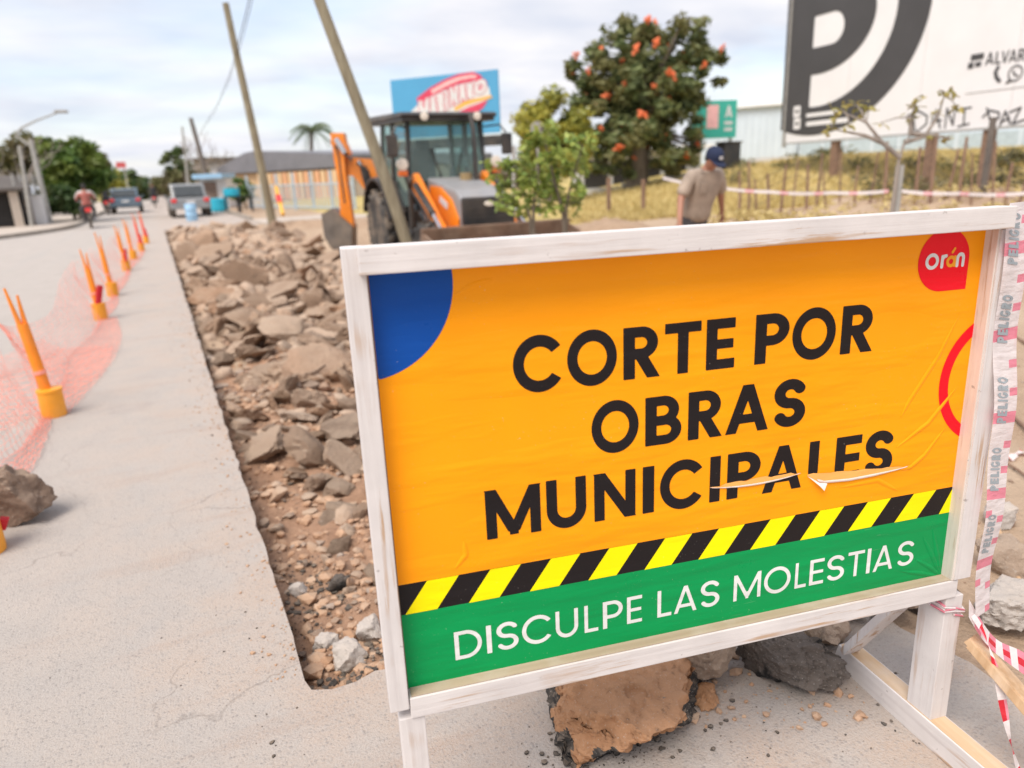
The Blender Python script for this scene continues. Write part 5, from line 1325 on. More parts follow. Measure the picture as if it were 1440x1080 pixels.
def hand(sk, wrist_i, wrist, dirv, side, scale=1.0):
    """palm with four unequal curled fingers and a thumb leaving its side"""
    d = Vector(dirv).normalized(); s = Vector(side).normalized(); n = d.cross(s)
    palm = sk.pt(wrist+d*.055*scale, (.030*scale, .018*scale), wrist_i)
    kn = sk.pt(wrist+d*.088*scale, (.034*scale, .015*scale), palm)
    for k, (off, ln) in enumerate(((-.028, .070), (-.009, .080), (.010, .074), (.028, .058))):
        p0 = wrist+d*.095*scale+s*off*scale
        sk.chain(kn, [(p0, .0095*scale), (p0+d*ln*.5*scale+n*.012*scale, .0085*scale), (p0+d*ln*.85*scale+n*.038*scale, .007*scale)])
    t0 = wrist+d*.040*scale-s*.034*scale
    sk.chain(palm, [(t0, .011*scale), (t0+d*.032*scale-s*.018*scale+n*.012*scale, .0095*scale), (t0+d*.060*scale-s*.020*scale+n*.024*scale, .008*scale)])
def head_shape(parent, pos, yaw, pitch, r=.105, hairm=None, name='head_hair'):
    pass
def worker():
    x, y = gxy(963, 8.7); z = tz(x, y)
    root = empty('person', 'man in beige short-sleeved shirt and navy cap walking behind the sign, head bowed', 'person')
    root.location = (x, y, z)
    fx = (-FWD*.9+RGT*.42).normalized()          # he walks to the right and towards us
    root.rotation_euler = (math.radians(-14), 0, math.atan2(fx.y, fx.x)-math.pi/2)
    # local: y ahead, x to his right
    H = 1.66
    sk = SK()
    pel = sk.pt((0, 0, .92), (.155, .115))
    wa = sk.pt((0, .01, 1.08), (.150, .115), pel); ch = sk.pt((0, .03, 1.27), (.165, .12), wa); nb = sk.pt((0, .045, 1.40), (.085, .075), ch)
    nk = sk.pt((0, .075, 1.455), (.052, .055), nb); hd = sk.pt((0, .115, 1.525), (.068, .078), nk); tp = sk.pt((0, .125, 1.60), (.068, .085), hd)
    sk.chain(hd, [((0, .175, 1.485), (.034, .03))]); sk.chain(hd, [((0, .208, 1.53), (.012, .014))])
    for s in (-1, 1): sk.chain(hd, [((s*.078, .105, 1.535), (.010, .022))])
    sw = {1: .18, -1: -.10}
    for s in (-1, 1):
        sh = sk.pt((s*.185, .03, 1.36), .062, ch); el = sk.pt((s*.31, .02+sw[s]*.2, 1.13), .045, sh)
        wr = sk.pt((s*.41, .06+sw[s]*.9, .92), .030, el)
        d = Vector((s*.05, sw[s]*.5+.1, -.25)); hand(sk, wr, sk.v[wr], d, (0, 1, .2))
        hp = sk.pt((s*.095, 0, .86), .095, pel); kn = sk.pt((s*.10, .06*s+.05, .48), .062, hp); an = sk.pt((s*.10, .16*s-.03, .09), .045, kn)
        sk.chain(an, [((s*.11, .16*s+.10, .045), (.042, .035))])
    def zone(c): return 1 if c.z < .93 and abs(c.x) < .235 and c.z > .10 else (2 if c.z <= .10 else 0)
    me = skin_mesh('body', sk.v, sk.e, sk.r, [M['skin'], M['trousers'], M['tshirtdark']], zone, 2)
    body = link('body', me, root)
    # loose shirt, open sleeves to the elbow
    st = SK(); a = st.pt((0, 0, .80), (.205, .165)); b_ = st.pt((0, 0, .95), (.195, .155), a); c_ = st.pt((0, .015, 1.10), (.185, .145), b_); d_ = st.pt((0, .03, 1.28), (.195, .14), c_)
    e_ = st.pt((0, .045, 1.405), (.10, .088), d_)
    for s in (-1, 1): st.chain(d_, [((s*.19, .03, 1.35), .088), ((s*.262, .025+sw[s]*.1, 1.22), .085), ((s*.312, .025+sw[s]*.22, 1.12), .080)])
    sme = skin_mesh('shirt', st.v, st.e, st.r, [M['shirt']], None, 2)
    link('shirt', sme, root)
    b = MB(); T = Matrix.Translation((0, .118, 1.565)) @ Matrix.Rotation(math.radians(-16), 4, 'X')
    b.lathe([(.098, -.005), (.101, .03), (.094, .068), (.07, .10), (.03, .115)], 20, T @ Matrix.Diagonal((.92, 1.12, 1, 1)))
    cap = b.build('cap', M['navy'], root, smooth=True)
    b = MB(); vs_ = []; fs = []
    for i in range(9):
        t = math.radians(-65+130*i/8); vs_ += [T @ Vector((.090*math.sin(t), .098*math.cos(t)*1.05, .004)), T @ Vector((.082*math.sin(t), .10+.085*math.cos(t), -.012)), T @ Vector((.082*math.sin(t), .10+.085*math.cos(t), -.018)), T @ Vector((.090*math.sin(t), .098*math.cos(t)*1.05, -.004))]
    for i in range(8):
        k = i*4
        for j in range(4): fs.append((k+j, k+4+j, k+4+(j+1) % 4, k+(j+1) % 4))
    b.add(vs_, fs); b.build('cap_brim', M['navy'], cap)
    b = MB(); b.box(T @ Vector((0, .104, .05)), (.045, .012, .035)); b.build('cap_badge', M['white'], cap)
    b = MB(); b.lathe([(.086, -.05), (.090, -.005)], 18, T @ Matrix.Translation((0, -.012, 0)) @ Matrix.Diagonal((.92, 1.05, 1, 1))); b.build('hair', M['hair'], root)
    b = MB()
    for s in (-1, 1): b.ball((s*.030, .192, 1.548), (.011, .008, .007), 8, 5)
    b.build('eyes', M['hair'], root)
    b = MB(); b.box((.09, .155, 1.24), (.09, .01, .11)); b.build('shirt_pocket', M['shirt'], root)
worker()
def far_person(name, label, x, y, rz, top, legs, pose='stand', scale=1.0, group=None):
    root = empty(name, label, 'person', (x, y, tz(x, y) if not (-2.9 < x < 3.4) else 0), rz, group)
    sk = SK()
    if pose == 'stand':
        pel = sk.pt((0, 0, .92), (.15, .11)); ch = sk.pt((0, .01, 1.25), (.18, .12), pel); nk = sk.pt((0, .02, 1.45), .055, ch); sk.chain(nk, [((0, .03, 1.55), .085), ((0, .03, 1.63), .08)])
        for s in (-1, 1):
            sk.chain(ch, [((s*.19, 0, 1.37), .062), ((s*.25, .02, 1.12), .045), ((s*.26, .08, .88), .032), ((s*.26, .10, .78), (.035, .02))])
            sk.chain(pel, [((s*.1, 0, .86), .09), ((s*.11, .03*s, .48), .06), ((s*.11, -.03*s, .09), .045), ((s*.12, .10, .04), .04)])
        zf = lambda c: 1 if c.z < .92 and abs(c.x) < .22 else (0 if c.z > 1.44 or c.z < .98 and abs(c.x) > .2 else 2)
    else:
        pel = sk.pt((0, 0, .86), (.16, .13)); ch = sk.pt((0, .08, 1.20), (.185, .13), pel); nk = sk.pt((0, .10, 1.38), .055, ch); sk.chain(nk, [((0, .12, 1.48), .085), ((0, .12, 1.56), .08)])
        for s in (-1, 1):
            sk.chain(ch, [((s*.2, .07, 1.31), .065), ((s*.32, .22, 1.10), .045), ((s*.30, .45, 1.06), .033), ((s*.29, .53, 1.05), (.035, .025))])
            sk.chain(pel, [((s*.12, .06, .82), .09), ((s*.22, .40, .68), .065), ((s*.17, .22, .30), .045), ((s*.17, .34, .26), .04)])
        zf = lambda c: 1 if c.z < .88 else (0 if c.z > 1.38 or (c.y > .3 and c.z > .9) else 2)
    me = skin_mesh('body', sk.v, sk.e, sk.r, [M['skin'], legs, top], zf, 1); link('body', me, root)
    hz = 1.61 if pose == 'stand' else 1.54; hy = .03 if pose == 'stand' else .12
    b = MB(); b.ball((0, hy-.015, hz), (.088, .10, .085), 10, 6); b.build('hair', M['hair'], root)
    root.scale = (scale,)*3
    return root

# ------------------------------------------------------------------ vehicles far down the street
def car(name, label, x, y, rz, paint, L_=4.2, Wd=1.72, Hh=1.48, style='sedan'):
    root = empty(name, label, 'car', (x, y, 0), rz, 'cars in the street')
    T = Matrix(((0, 0, 1, 0), (1, 0, 0, 0), (0, 1, 0, 0), (0, 0, 0, 1)))      # profile x -> forward y, profile y -> up
    h = L_/2
    if style == 'pickup':
        body = [(-h, .42), (-h, .98), (-.15, 1.0), (.95, 1.0), (h-.1, .86), (h, .62), (h-.05, .38)]; roof = [(-.25, .98), (-.05, Hh), (.75, Hh), (1.25, .98)]
    else:
        body = [(-h, .40), (-h+.03, .86), (-h+.35, .93), (.9, .92), (h-.1, .76), (h, .55), (h-.05, .34)]; roof = [(-h+.32, .90), (-h+.75, Hh-.03), (-.2, Hh), (.45, Hh-.04), (1.15, .90)]
    b = MB(); b.prism(body, -Wd/2, Wd/2, T); b.build('body', paint, root, bevel=.05)
    b = MB(); b.prism(roof, -Wd/2+.13, Wd/2-.13, T); b.build('cabin', paint, root, bevel=.05)
    y0 = roof[0][0]; y1 = roof[1][0]
    b = MB(); b.bar((0, y0+.03-.03, .98), (0, y1-.055, Hh-.12), Wd-.50, .05, up=(0, 1, 0)); b.build('rear_window', M['carglass'], root)
    b = MB(); b.bar((0, roof[-1][0]+.0, .98), (0, roof[-2][0]+.055, Hh-.12), Wd-.50, .05, up=(0, 1, 0)); b.build('windscreen', M['carglass'], root)
    for s in (-1, 1):
        b = MB(); q = [(y0+.22, .96), (y1+.08, Hh-.12), (roof[-2][0]-.05, Hh-.12), (roof[-1][0]-.22, .96)]; b.prism(q, s*(Wd/2-.125)-.008, s*(Wd/2-.125)+.008, T); b.build('side_window', M['carglass'], root)
        b = MB(); b.box((s*(Wd/2-.16), -h-.005, .80), (.24, .06, .17)); b.build('tail_light', M['tail_red'], root, bevel=.01)
        b = MB(); b.box((s*(Wd/2-.2), h-.05, .66), (.3, .08, .14)); b.build('headlight', M['lampwhite'], root, bevel=.01)
        b = MB(); b.box((s*(Wd/2+.08), .85, .98), (.16, .08, .12)); b.build('side_mirror', paint, root, bevel=.02)
        for yy in (-h+.82, h-.82):
            Tw = Matrix.Translation((s*(Wd/2-.09), yy, .32)) @ Matrix.Rotation(math.pi/2, 4, 'Y')
            b = MB(); b.lathe([(.2, -.11), (.30, -.11), (.32, -.08), (.32, .08), (.30, .11), (.2, .11)], 18, Tw); w = b.build('wheel', M['rubber'], root)
            b = MB(); b.lathe([(.2, -.10), (.2, .10)], 12, Tw); b.build('rim', M['chrome'], w)
    b = MB(); b.box((0, -h-.02, .50), (Wd-.1, .12, .2)); bp_ = b.build('rear_bumper', paint if style != 'pickup' else M['machine_black'], root, bevel=.03)
    b = MB(); b.box((0, -h-.03, .72), (.4, .02, .12)); b.build('number_plate', M['white'], root)
    return root
car('parked_car', 'silver car parked at the right kerb just beyond the rubble', 1.55, 40, .02, M['carsilver'], 4.3, 1.75, 1.55)
car('driving_car', 'dark blue-grey car with red tail lights driving away in the open lane', -1.5, 52, 0, M['carblue'], 4.2, 1.72, 1.48)
car('driving_car', 'white car ahead of the dark blue-grey car', -2.0, 68, .03, M['carwhite'], 4.2, 1.7, 1.5)
def motorcycle(label, x, y, rz, paint):
    root = empty('motorcycle', label, 'motorcycle', (x, y, 0), rz, 'motorcycles in the open lane')
    for yy in (-.62, .65):
        T = Matrix.Translation((0, yy, .29)) @ Matrix.Rotation(math.pi/2, 4, 'Y')
        b = MB(); b.lathe([(.21, -.045), (.28, -.05), (.29, 0), (.28, .05), (.21, .045)], 18, T); w = b.build('wheel', M['rubber'], root)
        b = MB(); b.lathe([(.21, -.02), (.21, .02)], 12, T); b.build('rim', M['chrome'], w)
    b = MB(); b.tube([(0, -.62, .29), (0, -.1, .42), (0, .3, .55), (0, .5, .88)], .035, 8); b.tube([(0, .65, .29), (0, .48, .95)], .03, 8); b.box((0, 0, .42), (.24, .36, .26)); b.build('frame', M['machine_black'], root, bevel=.02)
    b = MB(); b.ball((0, .22, .74), (.14, .26, .12)); b.build('fuel_tank', paint, root, smooth=True)
    b = MB(); b.box((0, -.30, .77), (.22, .62, .10)); b.build('seat', M['machine_black'], root, bevel=.03)
    b = MB(); b.tube([(-.36, .42, 1.03), (0, .48, 1.0), (.36, .42, 1.03)], .016, 8); b.build('handlebar', M['chrome'], root)
    b = MB(); b.box((0, -.72, .70), (.20, .16, .16)); b.build('tail_light', M['tail_red'], root, bevel=.02)
    b = MB(); b.box((0, -.80, .48), (.18, .03, .26)); b.build('rear_mudguard', M['machine_black'], root)
    b = MB(); b.tube([(.15, .1, .34), (.17, -.7, .36)], .05, 8); b.build('silencer', M['chrome'], root)
    return root
motorcycle('black motorcycle with a red tail light ridden away from us near the left kerb', -2.35, 33.2, 0.08, M['machine_black'])
far_person('person', 'rider in a pale shirt on the motorcycle near the left kerb', -2.35, 33.2, .08, M['tshirtwhite'], M['trousers'], 'ride', 1.05)
far_person('person', 'passenger in a dull red top on the motorcycle near the left kerb', -2.33, 32.85, .08, M['tshirtred'], M['trousers'], 'ride', 1.0)
motorcycle('dark motorcycle farther ahead, left of the dark blue-grey car', -2.5, 50, 0, M['machine_black'])
far_person('person', 'rider in black on the dark motorcycle farther ahead', -2.5, 50, 0, M['tshirtdark'], M['trousers'], 'ride', 1.05)
motorcycle('dark motorcycle in the middle of the street beyond the cars', .1, 62, 0, M['machine_black'])
far_person('person', 'rider in black on the motorcycle in the middle of the street', .1, 62, 0, M['tshirtdark'], M['trousers'], 'ride', 1.1)

# ------------------------------------------------------------------ poles and wires
def pole(name, label, cat, foot, top, r0, r1, m, n=12, bends=0.0, arm=None, group=None):
    b = MB(); pts = []
    for i in range(9):
        t = i/8; p = Vector(foot).lerp(Vector(top), t); p += Vector((math.sin(t*5)*bends, math.cos(t*4)*bends, 0)) if bends else Vector((0, 0, 0)); pts.append(p)
    b.tube(pts, [r0+(r1-r0)*i/8 for i in range(9)], n); o = b.build(name, m, None, smooth=True)
    return prop(o, label, cat, group)
f = at(386, 324, 22.3); f.z = tz(f.x, f.y)-.3
pole('utility_pole', 'slender leaning wooden pole at the far end of the rubble', 'pole', f, at(318, 4, 21.4), .135, .085, M['polewood'], bends=.02)
f = at(592, 372, 11.0); f.z = tz(f.x, f.y)-.3
pole('utility_pole', 'thick crooked wooden pole leaning across the backhoe', 'pole', f, at(430, -62, 10.4), .095, .070, M['polewood'], bends=.035)
f = at(72, 322, 32); f.z = 0.1
lp = pole('street_lamp', 'grey concrete street lamp with a long curved arm on the left sidewalk', 'street lamp', f, at(43, 196, 32), .13, .09, M['polegrey'])
a0 = at(20, 210, 32)
b = MB(); b.tube([at(40, 204, 32), at(22, 190, 32), at(30, 180, 32), at(50, 170, 32), at(82, 158, 32)], [.05, .05, .045, .04, .035], 8); b.build('arm', M['polegrey'], lp)
b = MB(); q = at(86, 157, 32); b.box(q, (.5, .2, .12)); b.build('lamp_head', M['polegrey'], lp, bevel=.03)
f = at(46, 322, 30); f.z = 0.1
pole('utility_pole', 'grey pole behind the chain-link fence at the far left', 'pole', f, at(27, 205, 30), .075, .06, M['polegrey'])
p1 = pole('utility_pole', 'dark leaning pole beside the bare tree far down the street', 'pole', at(296, 268, 58), at(268, 166, 58), .22, .15, M['poledark'])
pole('utility_pole', 'thin pale pole left of the dark leaning one far down the street', 'pole', at(265, 262, 64), at(256, 178, 64), .12, .08, M['polegrey'])
pole('utility_pole', 'tall grey steel post behind the young tree', 'pole', at(723, 300, 20), at(722, 205, 20), .05, .05, M['polegrey'])
def wire(label, pts, r=.012):
    b = MB(); P_ = []
    for (a, c) in zip(pts[:-1], pts[1:]):
        for i in range(12): P_.append(a.lerp(c, i/12))
    P_.append(pts[-1]); b.tube(P_, r, 5); prop(b.build('overhead_cable', M['wire']), label, 'cable', 'overhead cables')
wire('overhead cable sagging from the far dark pole past the slender pole, left strand', [at(284, 182, 58), at(305, 148, 40), at(322, 108, 27), at(334, 66, 20), at(348, 10, 15), at(358, -40, 12)], .010)
wire('thinner overhead cable running close beside the sagging left strand', [at(282, 186, 58), at(303, 156, 40), at(324, 110, 27), at(339, 62, 20), at(353, 8, 15), at(362, -40, 12)], .008)
b = MB(); a = at(388, 262, 22.2); c = at(398, 302, 21.2); b.tube([a, c], [.05, .06], 8); o = prop(b.build('guy_wire_guard', M['billyellow']), 'yellow guy-wire guard with a red band beside the slender pole', 'guard')
b = MB(); b.tube([a.lerp(c, .35), a.lerp(c, .6)], [.075, .075], 8); b.build('red_band', M['tail_red'], o)

# ------------------------------------------------------------------ trees
def leaf_cloud(r, centres, n_per, size, spread):
    """many small leaf faces spread through clumps"""
    vs_ = []; fs = []
    for c, cr in centres:
        k = n_per
        d = r.normal(size=(k, 3)); d /= np.linalg.norm(d, axis=1)[:, None]
        p = np.array(c)+d*np.array(cr)*(r.rand(k, 1)**.45)*spread
        u = r.normal(size=(k, 3)); u[:, 2] *= .5; u /= np.linalg.norm(u, axis=1)[:, None]
        w = np.cross(u, d+r.normal(size=(k, 3))*.7); w /= np.linalg.norm(w, axis=1)[:, None]+1e-9
        s = size*r.uniform(.6, 1.35, (k, 1))
        b = len(vs_)
        q = np.stack([p-u*s, p+w*s*.42, p+u*s, p-w*s*.42], 1).reshape(-1, 3)
        vs_ += q.tolist(); fs += [(b+4*i, b+4*i+1, b+4*i+2, b+4*i+3) for i in range(k)]
    return vs_, fs
def tree(name, label, foot, blobs, m, trunk=.25, n_clump=60, per=60, leaf=.16, seed=1, bark=None, cl=.22, group='trees', fork=True, flowers=0, cat='tree', hollow=.35, trunkto=None):
    """blobs: (centre, radii) ellipsoids that make up the crown"""
    r = np.random.RandomState(seed); root = empty(name, label, cat, group=group)
    foot = Vector(foot); root.location = foot
    vol = np.array([b_[1][0]*b_[1][1]*b_[1][2] for b_ in blobs])**.7; vol = vol/vol.sum()
    cents = []
    for (c, R_3), w in zip(blobs, vol):
        k = max(3, int(round(n_clump*w)))
        for _ in range(k):
            d = r.normal(size=3); d /= np.linalg.norm(d); q = hollow+(1-hollow)*r.rand()**.5
            p = Vector(c)-foot+Vector((d[0]*R_3[0]*q, d[1]*R_3[1]*q, d[2]*R_3[2]*q))
            s = cl*(R_3[0]+R_3[2])*r.uniform(.65, 1.3); cents.append((tuple(p), (s, s, s*.75)))
    vs_, fs = leaf_cloud(r, cents, per, leaf, 1.0)
    me = bpy.data.meshes.new('crown'); me.from_pydata(vs_, [], fs); me.materials.append(m); cr = link('crown', me, root)
    bk = bark or M['bark']
    top = Vector(trunkto)-foot if trunkto is not None else Vector(blobs[0][0])-foot
    b = MB(); fk = top*.55 if fork else top*.9
    b.tube([(0, 0, -.3), fk*.5+Vector((trunk*.3, 0, 0)), fk, top], [trunk*1.2, trunk*.9, trunk*.75, trunk*.4], 10)
    for i in range(min(26, len(cents))):
        q = Vector(cents[r.randint(len(cents))][0]); mid = fk.lerp(q, .5)+Vector((0, 0, .12*(q-fk).length)); b.tube([fk.lerp(top, r.rand()*.6), mid, q], [trunk*.38, trunk*.22, trunk*.07], 6)
    b.build('trunk', bk, root, smooth=True)
    if flowers:
        fm = MB(); 
        for _ in range(9):
            fm.ball((r.normal()*.07, r.normal()*.07, r.normal()*.05), (.07, .05, .035), 6, 4, 0, Matrix.Rotation(r.rand()*6, 4, 'Z'))
        me = fm.mesh('blossom', [M['blossom']])
        for i in range(flowers):
            for _ in range(60):
                p, s = cents[r.randint(len(cents))]
                p = Vector(p)+Vector((0, 0, s[2]*.8))-FWD*s[0]*.9
                if r.rand() < .5 or True: break
            o = link('blossom', me, root); o.location = p; o.rotation_euler = (r.rand()*3, r.rand()*3, r.rand()*3); o.scale = (r.uniform(.7, 1.6), r.uniform(.7, 1.4), r.uniform(.5, 1.1))
    return root
def bl(px_list, d, depth=1.0):
    """crown ellipsoids from outline boxes (u, v, ru, rv) at distance d"""
    return [(tuple(at(u, v, d+dd)), (ru*d/1000, ru*d/1000*depth, rv*d/1000)) for u, v, ru, rv, dd in [(*q, 0) if len(q) == 4 else q for q in px_list]]
x, y = gxy(893, 30)
tree('tulip_tree', 'big dark green tree with orange-red blossoms behind the walking man', (x, y, tz(x, y)), bl([(905, 140, 60, 55), (870, 110, 55, 55), (935, 75, 62, 42), (985, 95, 28, 36), (845, 150, 38, 55), (900, 205, 70, 40, -.5), (955, 185, 45, 45), (860, 215, 40, 28), (945, 228, 40, 18), (895, 58, 46, 30), (828, 112, 26, 42), (998, 112, 20, 40), (935, 130, 50, 45)], 30), M['leaftulip'], .42, 215, 84, .16, 4, cl=.15, flowers=70)
x, y = gxy(775, 27)
tree('golden_tree', 'yellow-green rounded tree left of the tree with blossoms', (x, y, tz(x, y)), bl([(775, 175, 42, 36), (755, 195, 30, 40), (805, 190, 30, 34), (780, 215, 45, 34)], 27), M['leafyellow'], .2, 70, 120, .13, 5, cl=.2)
x, y = gxy(105, 36)
tree('street_tree', 'bushy bright green tree on the left sidewalk above the motorcycle', (x, y, .1), bl([(105, 240, 36, 36), (82, 222, 24, 26), (120, 235, 24, 34), (95, 262, 36, 22)], 36, .8), M['leafmid'], .2, 80, 110, .17, 6, cl=.2)
x, y = gxy(30, 42)
tree('street_tree', 'olive sparse tree at the far left behind the dark house', (x, y, .1), bl([(35, 225, 34, 30), (10, 245, 30, 32), (55, 215, 20, 20)], 42), M['leafolive'], .2, 70, 70, .18, 7, cl=.2)
x, y = gxy(95, 34)
tree('bush', 'dark round bush behind the street lamp foot', (x, y, .1), bl([(92, 282, 24, 18), (70, 280, 18, 20), (112, 285, 16, 16)], 34, .8), M['leafdark'], .08, 40, 90, .13, 8, cl=.24, cat='bush')
x, y = gxy(157, 75)
tree('street_tree', 'yellowish round tree far down the left side of the street', (x-1, y, .1), bl([(155, 262, 16, 20), (142, 268, 12, 14)], 75), M['leafyellow'], .2, 30, 70, .3, 9, cl=.25)
x, y = gxy(188, 95)
tree('street_tree', 'dark tree far down the street left of its vanishing end', (x-1.5, y, .1), bl([(186, 262, 18, 18), (178, 248, 10, 10), (198, 270, 12, 12)], 95), M['leafdark'], .25, 36, 70, .35, 10, cl=.25)
x, y = gxy(130, 60)
tree('street_tree', 'pale olive tree top behind the bushy bright green tree', (x-1, y, .1), bl([(142, 232, 12, 16), (120, 225, 18, 12)], 60), M['leafolive'], .2, 30, 60, .25, 11, cl=.25)
x, y = gxy(242, 80)
tree('street_tree', 'dense dark hedge-like tree on the right side far down the street', (x+1.2, y, .1), bl([(240, 258, 26, 16), (262, 252, 16, 20), (225, 262, 12, 12)], 80), M['leafolive'], .3, 50, 80, .28, 12, cl=.22)
x, y = gxy(246, 70)
tree('feathery_tree', 'thin feathery palm-like tree above the dense hedge-like tree', (x+1.2, y, .1), bl([(246, 215, 12, 12), (238, 230, 14, 8), (256, 228, 14, 8)], 70), M['leafdark'], .12, 16, 40, .3, 13, cl=.2, fork=False)
x, y = gxy(340, 44)
tree('bush', 'green shrub beside the pale blue kiosk', (x, y, 0), bl([(340, 266, 16, 14), (330, 272, 10, 9), (352, 268, 8, 9)], 44), M['leafmid'], .06, 24, 90, .14, 14, cl=.26, cat='bush')
x, y = gxy(220, 170)
tree('distant_trees', 'hazy dark trees closing the far end of the street', (x, y, 0), bl([(205, 268, 8, 8), (222, 266, 6, 8), (236, 270, 10, 8)], 170), M['leafdark'], .3, 24, 60, .5, 15, cl=.3)
for k, (u0, v, ru, rv, d, lab) in enumerate(((425, 222, 30, 10, 75, 'low trees showing over the grey school roof'), (610, 250, 40, 12, 60, 'low green trees behind the backhoe'), (720, 235, 40, 20, 55, 'dark trees right of the backhoe cab'), (300, 250, 26, 14, 72, 'grey-green trees behind the pale blue kiosk'))):
    x, y = gxy(u0, d); tree('distant_trees', lab, (x, y, 0), bl([(u0, v+8, ru, rv), (u0-ru*.5, v+14, ru*.6, rv), (u0+ru*.5, v+12, ru*.6, rv)], d), M['leafolive'], .2, 40, 60, .22, 30+k, cl=.25)
def bare_tree(label, foot, h, seed, m, spread=.5):
    r = random.Random(seed); root = empty('bare_tree', label, 'tree', foot, group='trees'); b = MB()
    def grow(p, d, l, rad, lv):
        q = p+d*l; b.tube([p, p.lerp(q, .5)+Vector((r.gauss(0, l*.04), r.gauss(0, l*.04), 0)), q], [rad, rad*.85, rad*.7], 5 if lv else 8)
        if lv >= 5: return
        for _ in range(2 if lv else 4):
            nd_ = (d+Vector((r.gauss(0, spread), r.gauss(0, spread), r.gauss(.1, .2)))).normalized(); grow(q, nd_, l*r.uniform(.62, .82), rad*.62, lv+1)
    grow(Vector((0, 0, -.2)), Vector((0, 0, 1)), h*.3, h*.022, 0); b.build('branches', m, root)
x, y = gxy(288, 62); bare_tree('bare grey tree beside the dark leaning pole far down the street', (x, y, 0), 6.4, 2, M['barkgrey'])
x, y = gxy(312, 66); bare_tree('smaller bare tree right of the dark leaning pole', (x, y, 0), 5.6, 5, M['barkgrey'])
x, y = gxy(22, 33); bare_tree('bare twiggy tree behind the fence at the far left', (x, y, 0), 4.6, 8, M['barkgrey'])
def palm():
    x, y = gxy(438, 62); root = empty('palm_tree', 'tall palm tree rising over the grey school roof', 'tree', (x, y, 0)); top = at(438, 182, 62)-Vector((x, y, 0))
    b = MB(); b.tube([(0, 0, 0), (.1, 0, top.z*.5), top], [.28, .2, .16], 10); b.build('trunk', M['barkgrey'], root)
    r = random.Random(4)
    for i in range(22):
        a = i*2.4; el = r.uniform(-.5, 1.1); L_ = r.uniform(1.8, 2.3); b = MB(); d = Vector((math.cos(a), math.sin(a), 0)); pts = []
        for k in range(7):
            t = k/6; pts.append(top+d*L_*t*math.cos(el*.6)+Vector((0, 0, L_*(math.sin(el)*t-.75*t*t))))
        b.tube(pts, [.03, .028, .025, .02, .015, .01, .006], 4)
        for k in range(1, 14):
            t = k/14; i0 = min(5, int(t*6)); p = pts[i0].lerp(pts[i0+1], t*6-i0); s = d.cross(Vector((0, 0, 1)))
            for sg in (-1, 1):
                q = p+s*sg*.55*(1-.4*t)+d*.22+Vector((0, 0, -.28)); w = d*.05; b.add([p-w, p+w, q], [(0, 1, 2)])
        b.build('frond', M['leafdark'], root)
palm()

# young trees in front: leaves big enough to tell apart are parts of their own
def leafy(name, label, stems, tips, leaf_m, n_leaf, size, seed, bark, stuff_leaf=0, spread=.2):
    r = np.random.RandomState(seed); base = stems[0][0]; root = empty(name, label, 'tree', base)
    b = MB()
    for st in stems:
        k = len(st); P_ = [Vector(p)-Vector(base) for p in st]; b.tube(P_, [max(.004, .026*(1-.8*i/(k-1))) for i in range(k)], 7)
    tw = []
    for t in tips:
        c = Vector(t[0])-Vector(base); tr = t[1]
        near = min((Vector(p)-Vector(base) for st in stems for p in st[1:]), key=lambda p: (p-c).length)
        b.tube([near, near.lerp(c, .5)+Vector((0, 0, .02)), c], [.010, .007, .003], 5)
        for _ in range(4):
            e = c+Vector(r.normal(0, tr*.6, 3)); b.tube([c, e], [.004, .002], 4); tw.append((e, tr*.35))
        tw.append((c, tr*.6))
    b.build('trunk', bark, root)
    L_ = MB(); L_.add([(0, 0, 0), (.19, .16, .05), (.24, .5, .08), (.12, .85, .04), (0, 1, -.05), (-.12, .85, .04), (-.24, .5, .08), (-.19, .16, .05), (0, .5, 0)], [(0, 1, 8), (1, 2, 8), (2, 3, 8), (3, 4, 8), (4, 5, 8), (5, 6, 8), (6, 7, 8), (7, 0, 8)])
    me = L_.mesh('leaf', [leaf_m], smooth=True)
    for i in range(n_leaf):
        c, tr = tw[r.randint(len(tw))]; o = link('leaf', me, root); o.location = c+Vector(r.normal(0, tr, 3)); s = size*r.uniform(.6, 1.25)
        o.rotation_euler = (r.normal(-.3, .6), r.normal(0, .5), r.rand()*6.28); o.scale = (s, s, s)
    if stuff_leaf:
        vs_, fs = leaf_cloud(r, [(tuple(c), (tr*1.5,)*3) for c, tr in tw], max(1, stuff_leaf//len(tw)), size*.5, spread*5)
        m2 = bpy.data.meshes.new('foliage'); m2.from_pydata(vs_, [], fs); m2.materials.append(leaf_m); prop(link('foliage', m2, root), kind='stuff')
    return root
d = 8.6
A_ = lambda u, v, dd=0: at(u, v, d+dd)
r_ = random.Random(3)
gx, gy = gxy(795, d); gb = Vector((gx, gy, tz(gx, gy)-.05)); gx, gy = gxy(747, d); gb2 = Vector((gx, gy, tz(gx, gy)-.05))
tips = [(A_(u, v, r_.uniform(-.35, .35)), .10) for u, v in ((755, 200), (775, 190), (740, 222), (720, 236), (700, 240), (765, 225), (790, 215), (815, 215), (825, 198), (800, 240), (770, 250), (735, 255), (712, 262), (750, 275), (785, 272), (810, 262), (722, 285), (742, 297), (768, 292), (795, 288), (815, 285), (760, 182), (748, 240), (782, 235), (808, 202), (705, 285), (780, 260), (730, 272), (820, 240), (765, 268))]
leafy('young_tree', 'young bright green tree with fresh leaves in front of the backhoe bucket', [[gb, A_(792, 300), A_(782, 262), A_(770, 215), A_(762, 180)], [gb, A_(796, 290), A_(808, 240), A_(820, 205)], [gb2, A_(746, 310), A_(738, 275), A_(712, 245)], [gb2, A_(750, 290), A_(758, 240), A_(752, 200)]], tips, M['leafbright'], 270, .115, 3, M['bark'], 950, .2)
d = 7.2
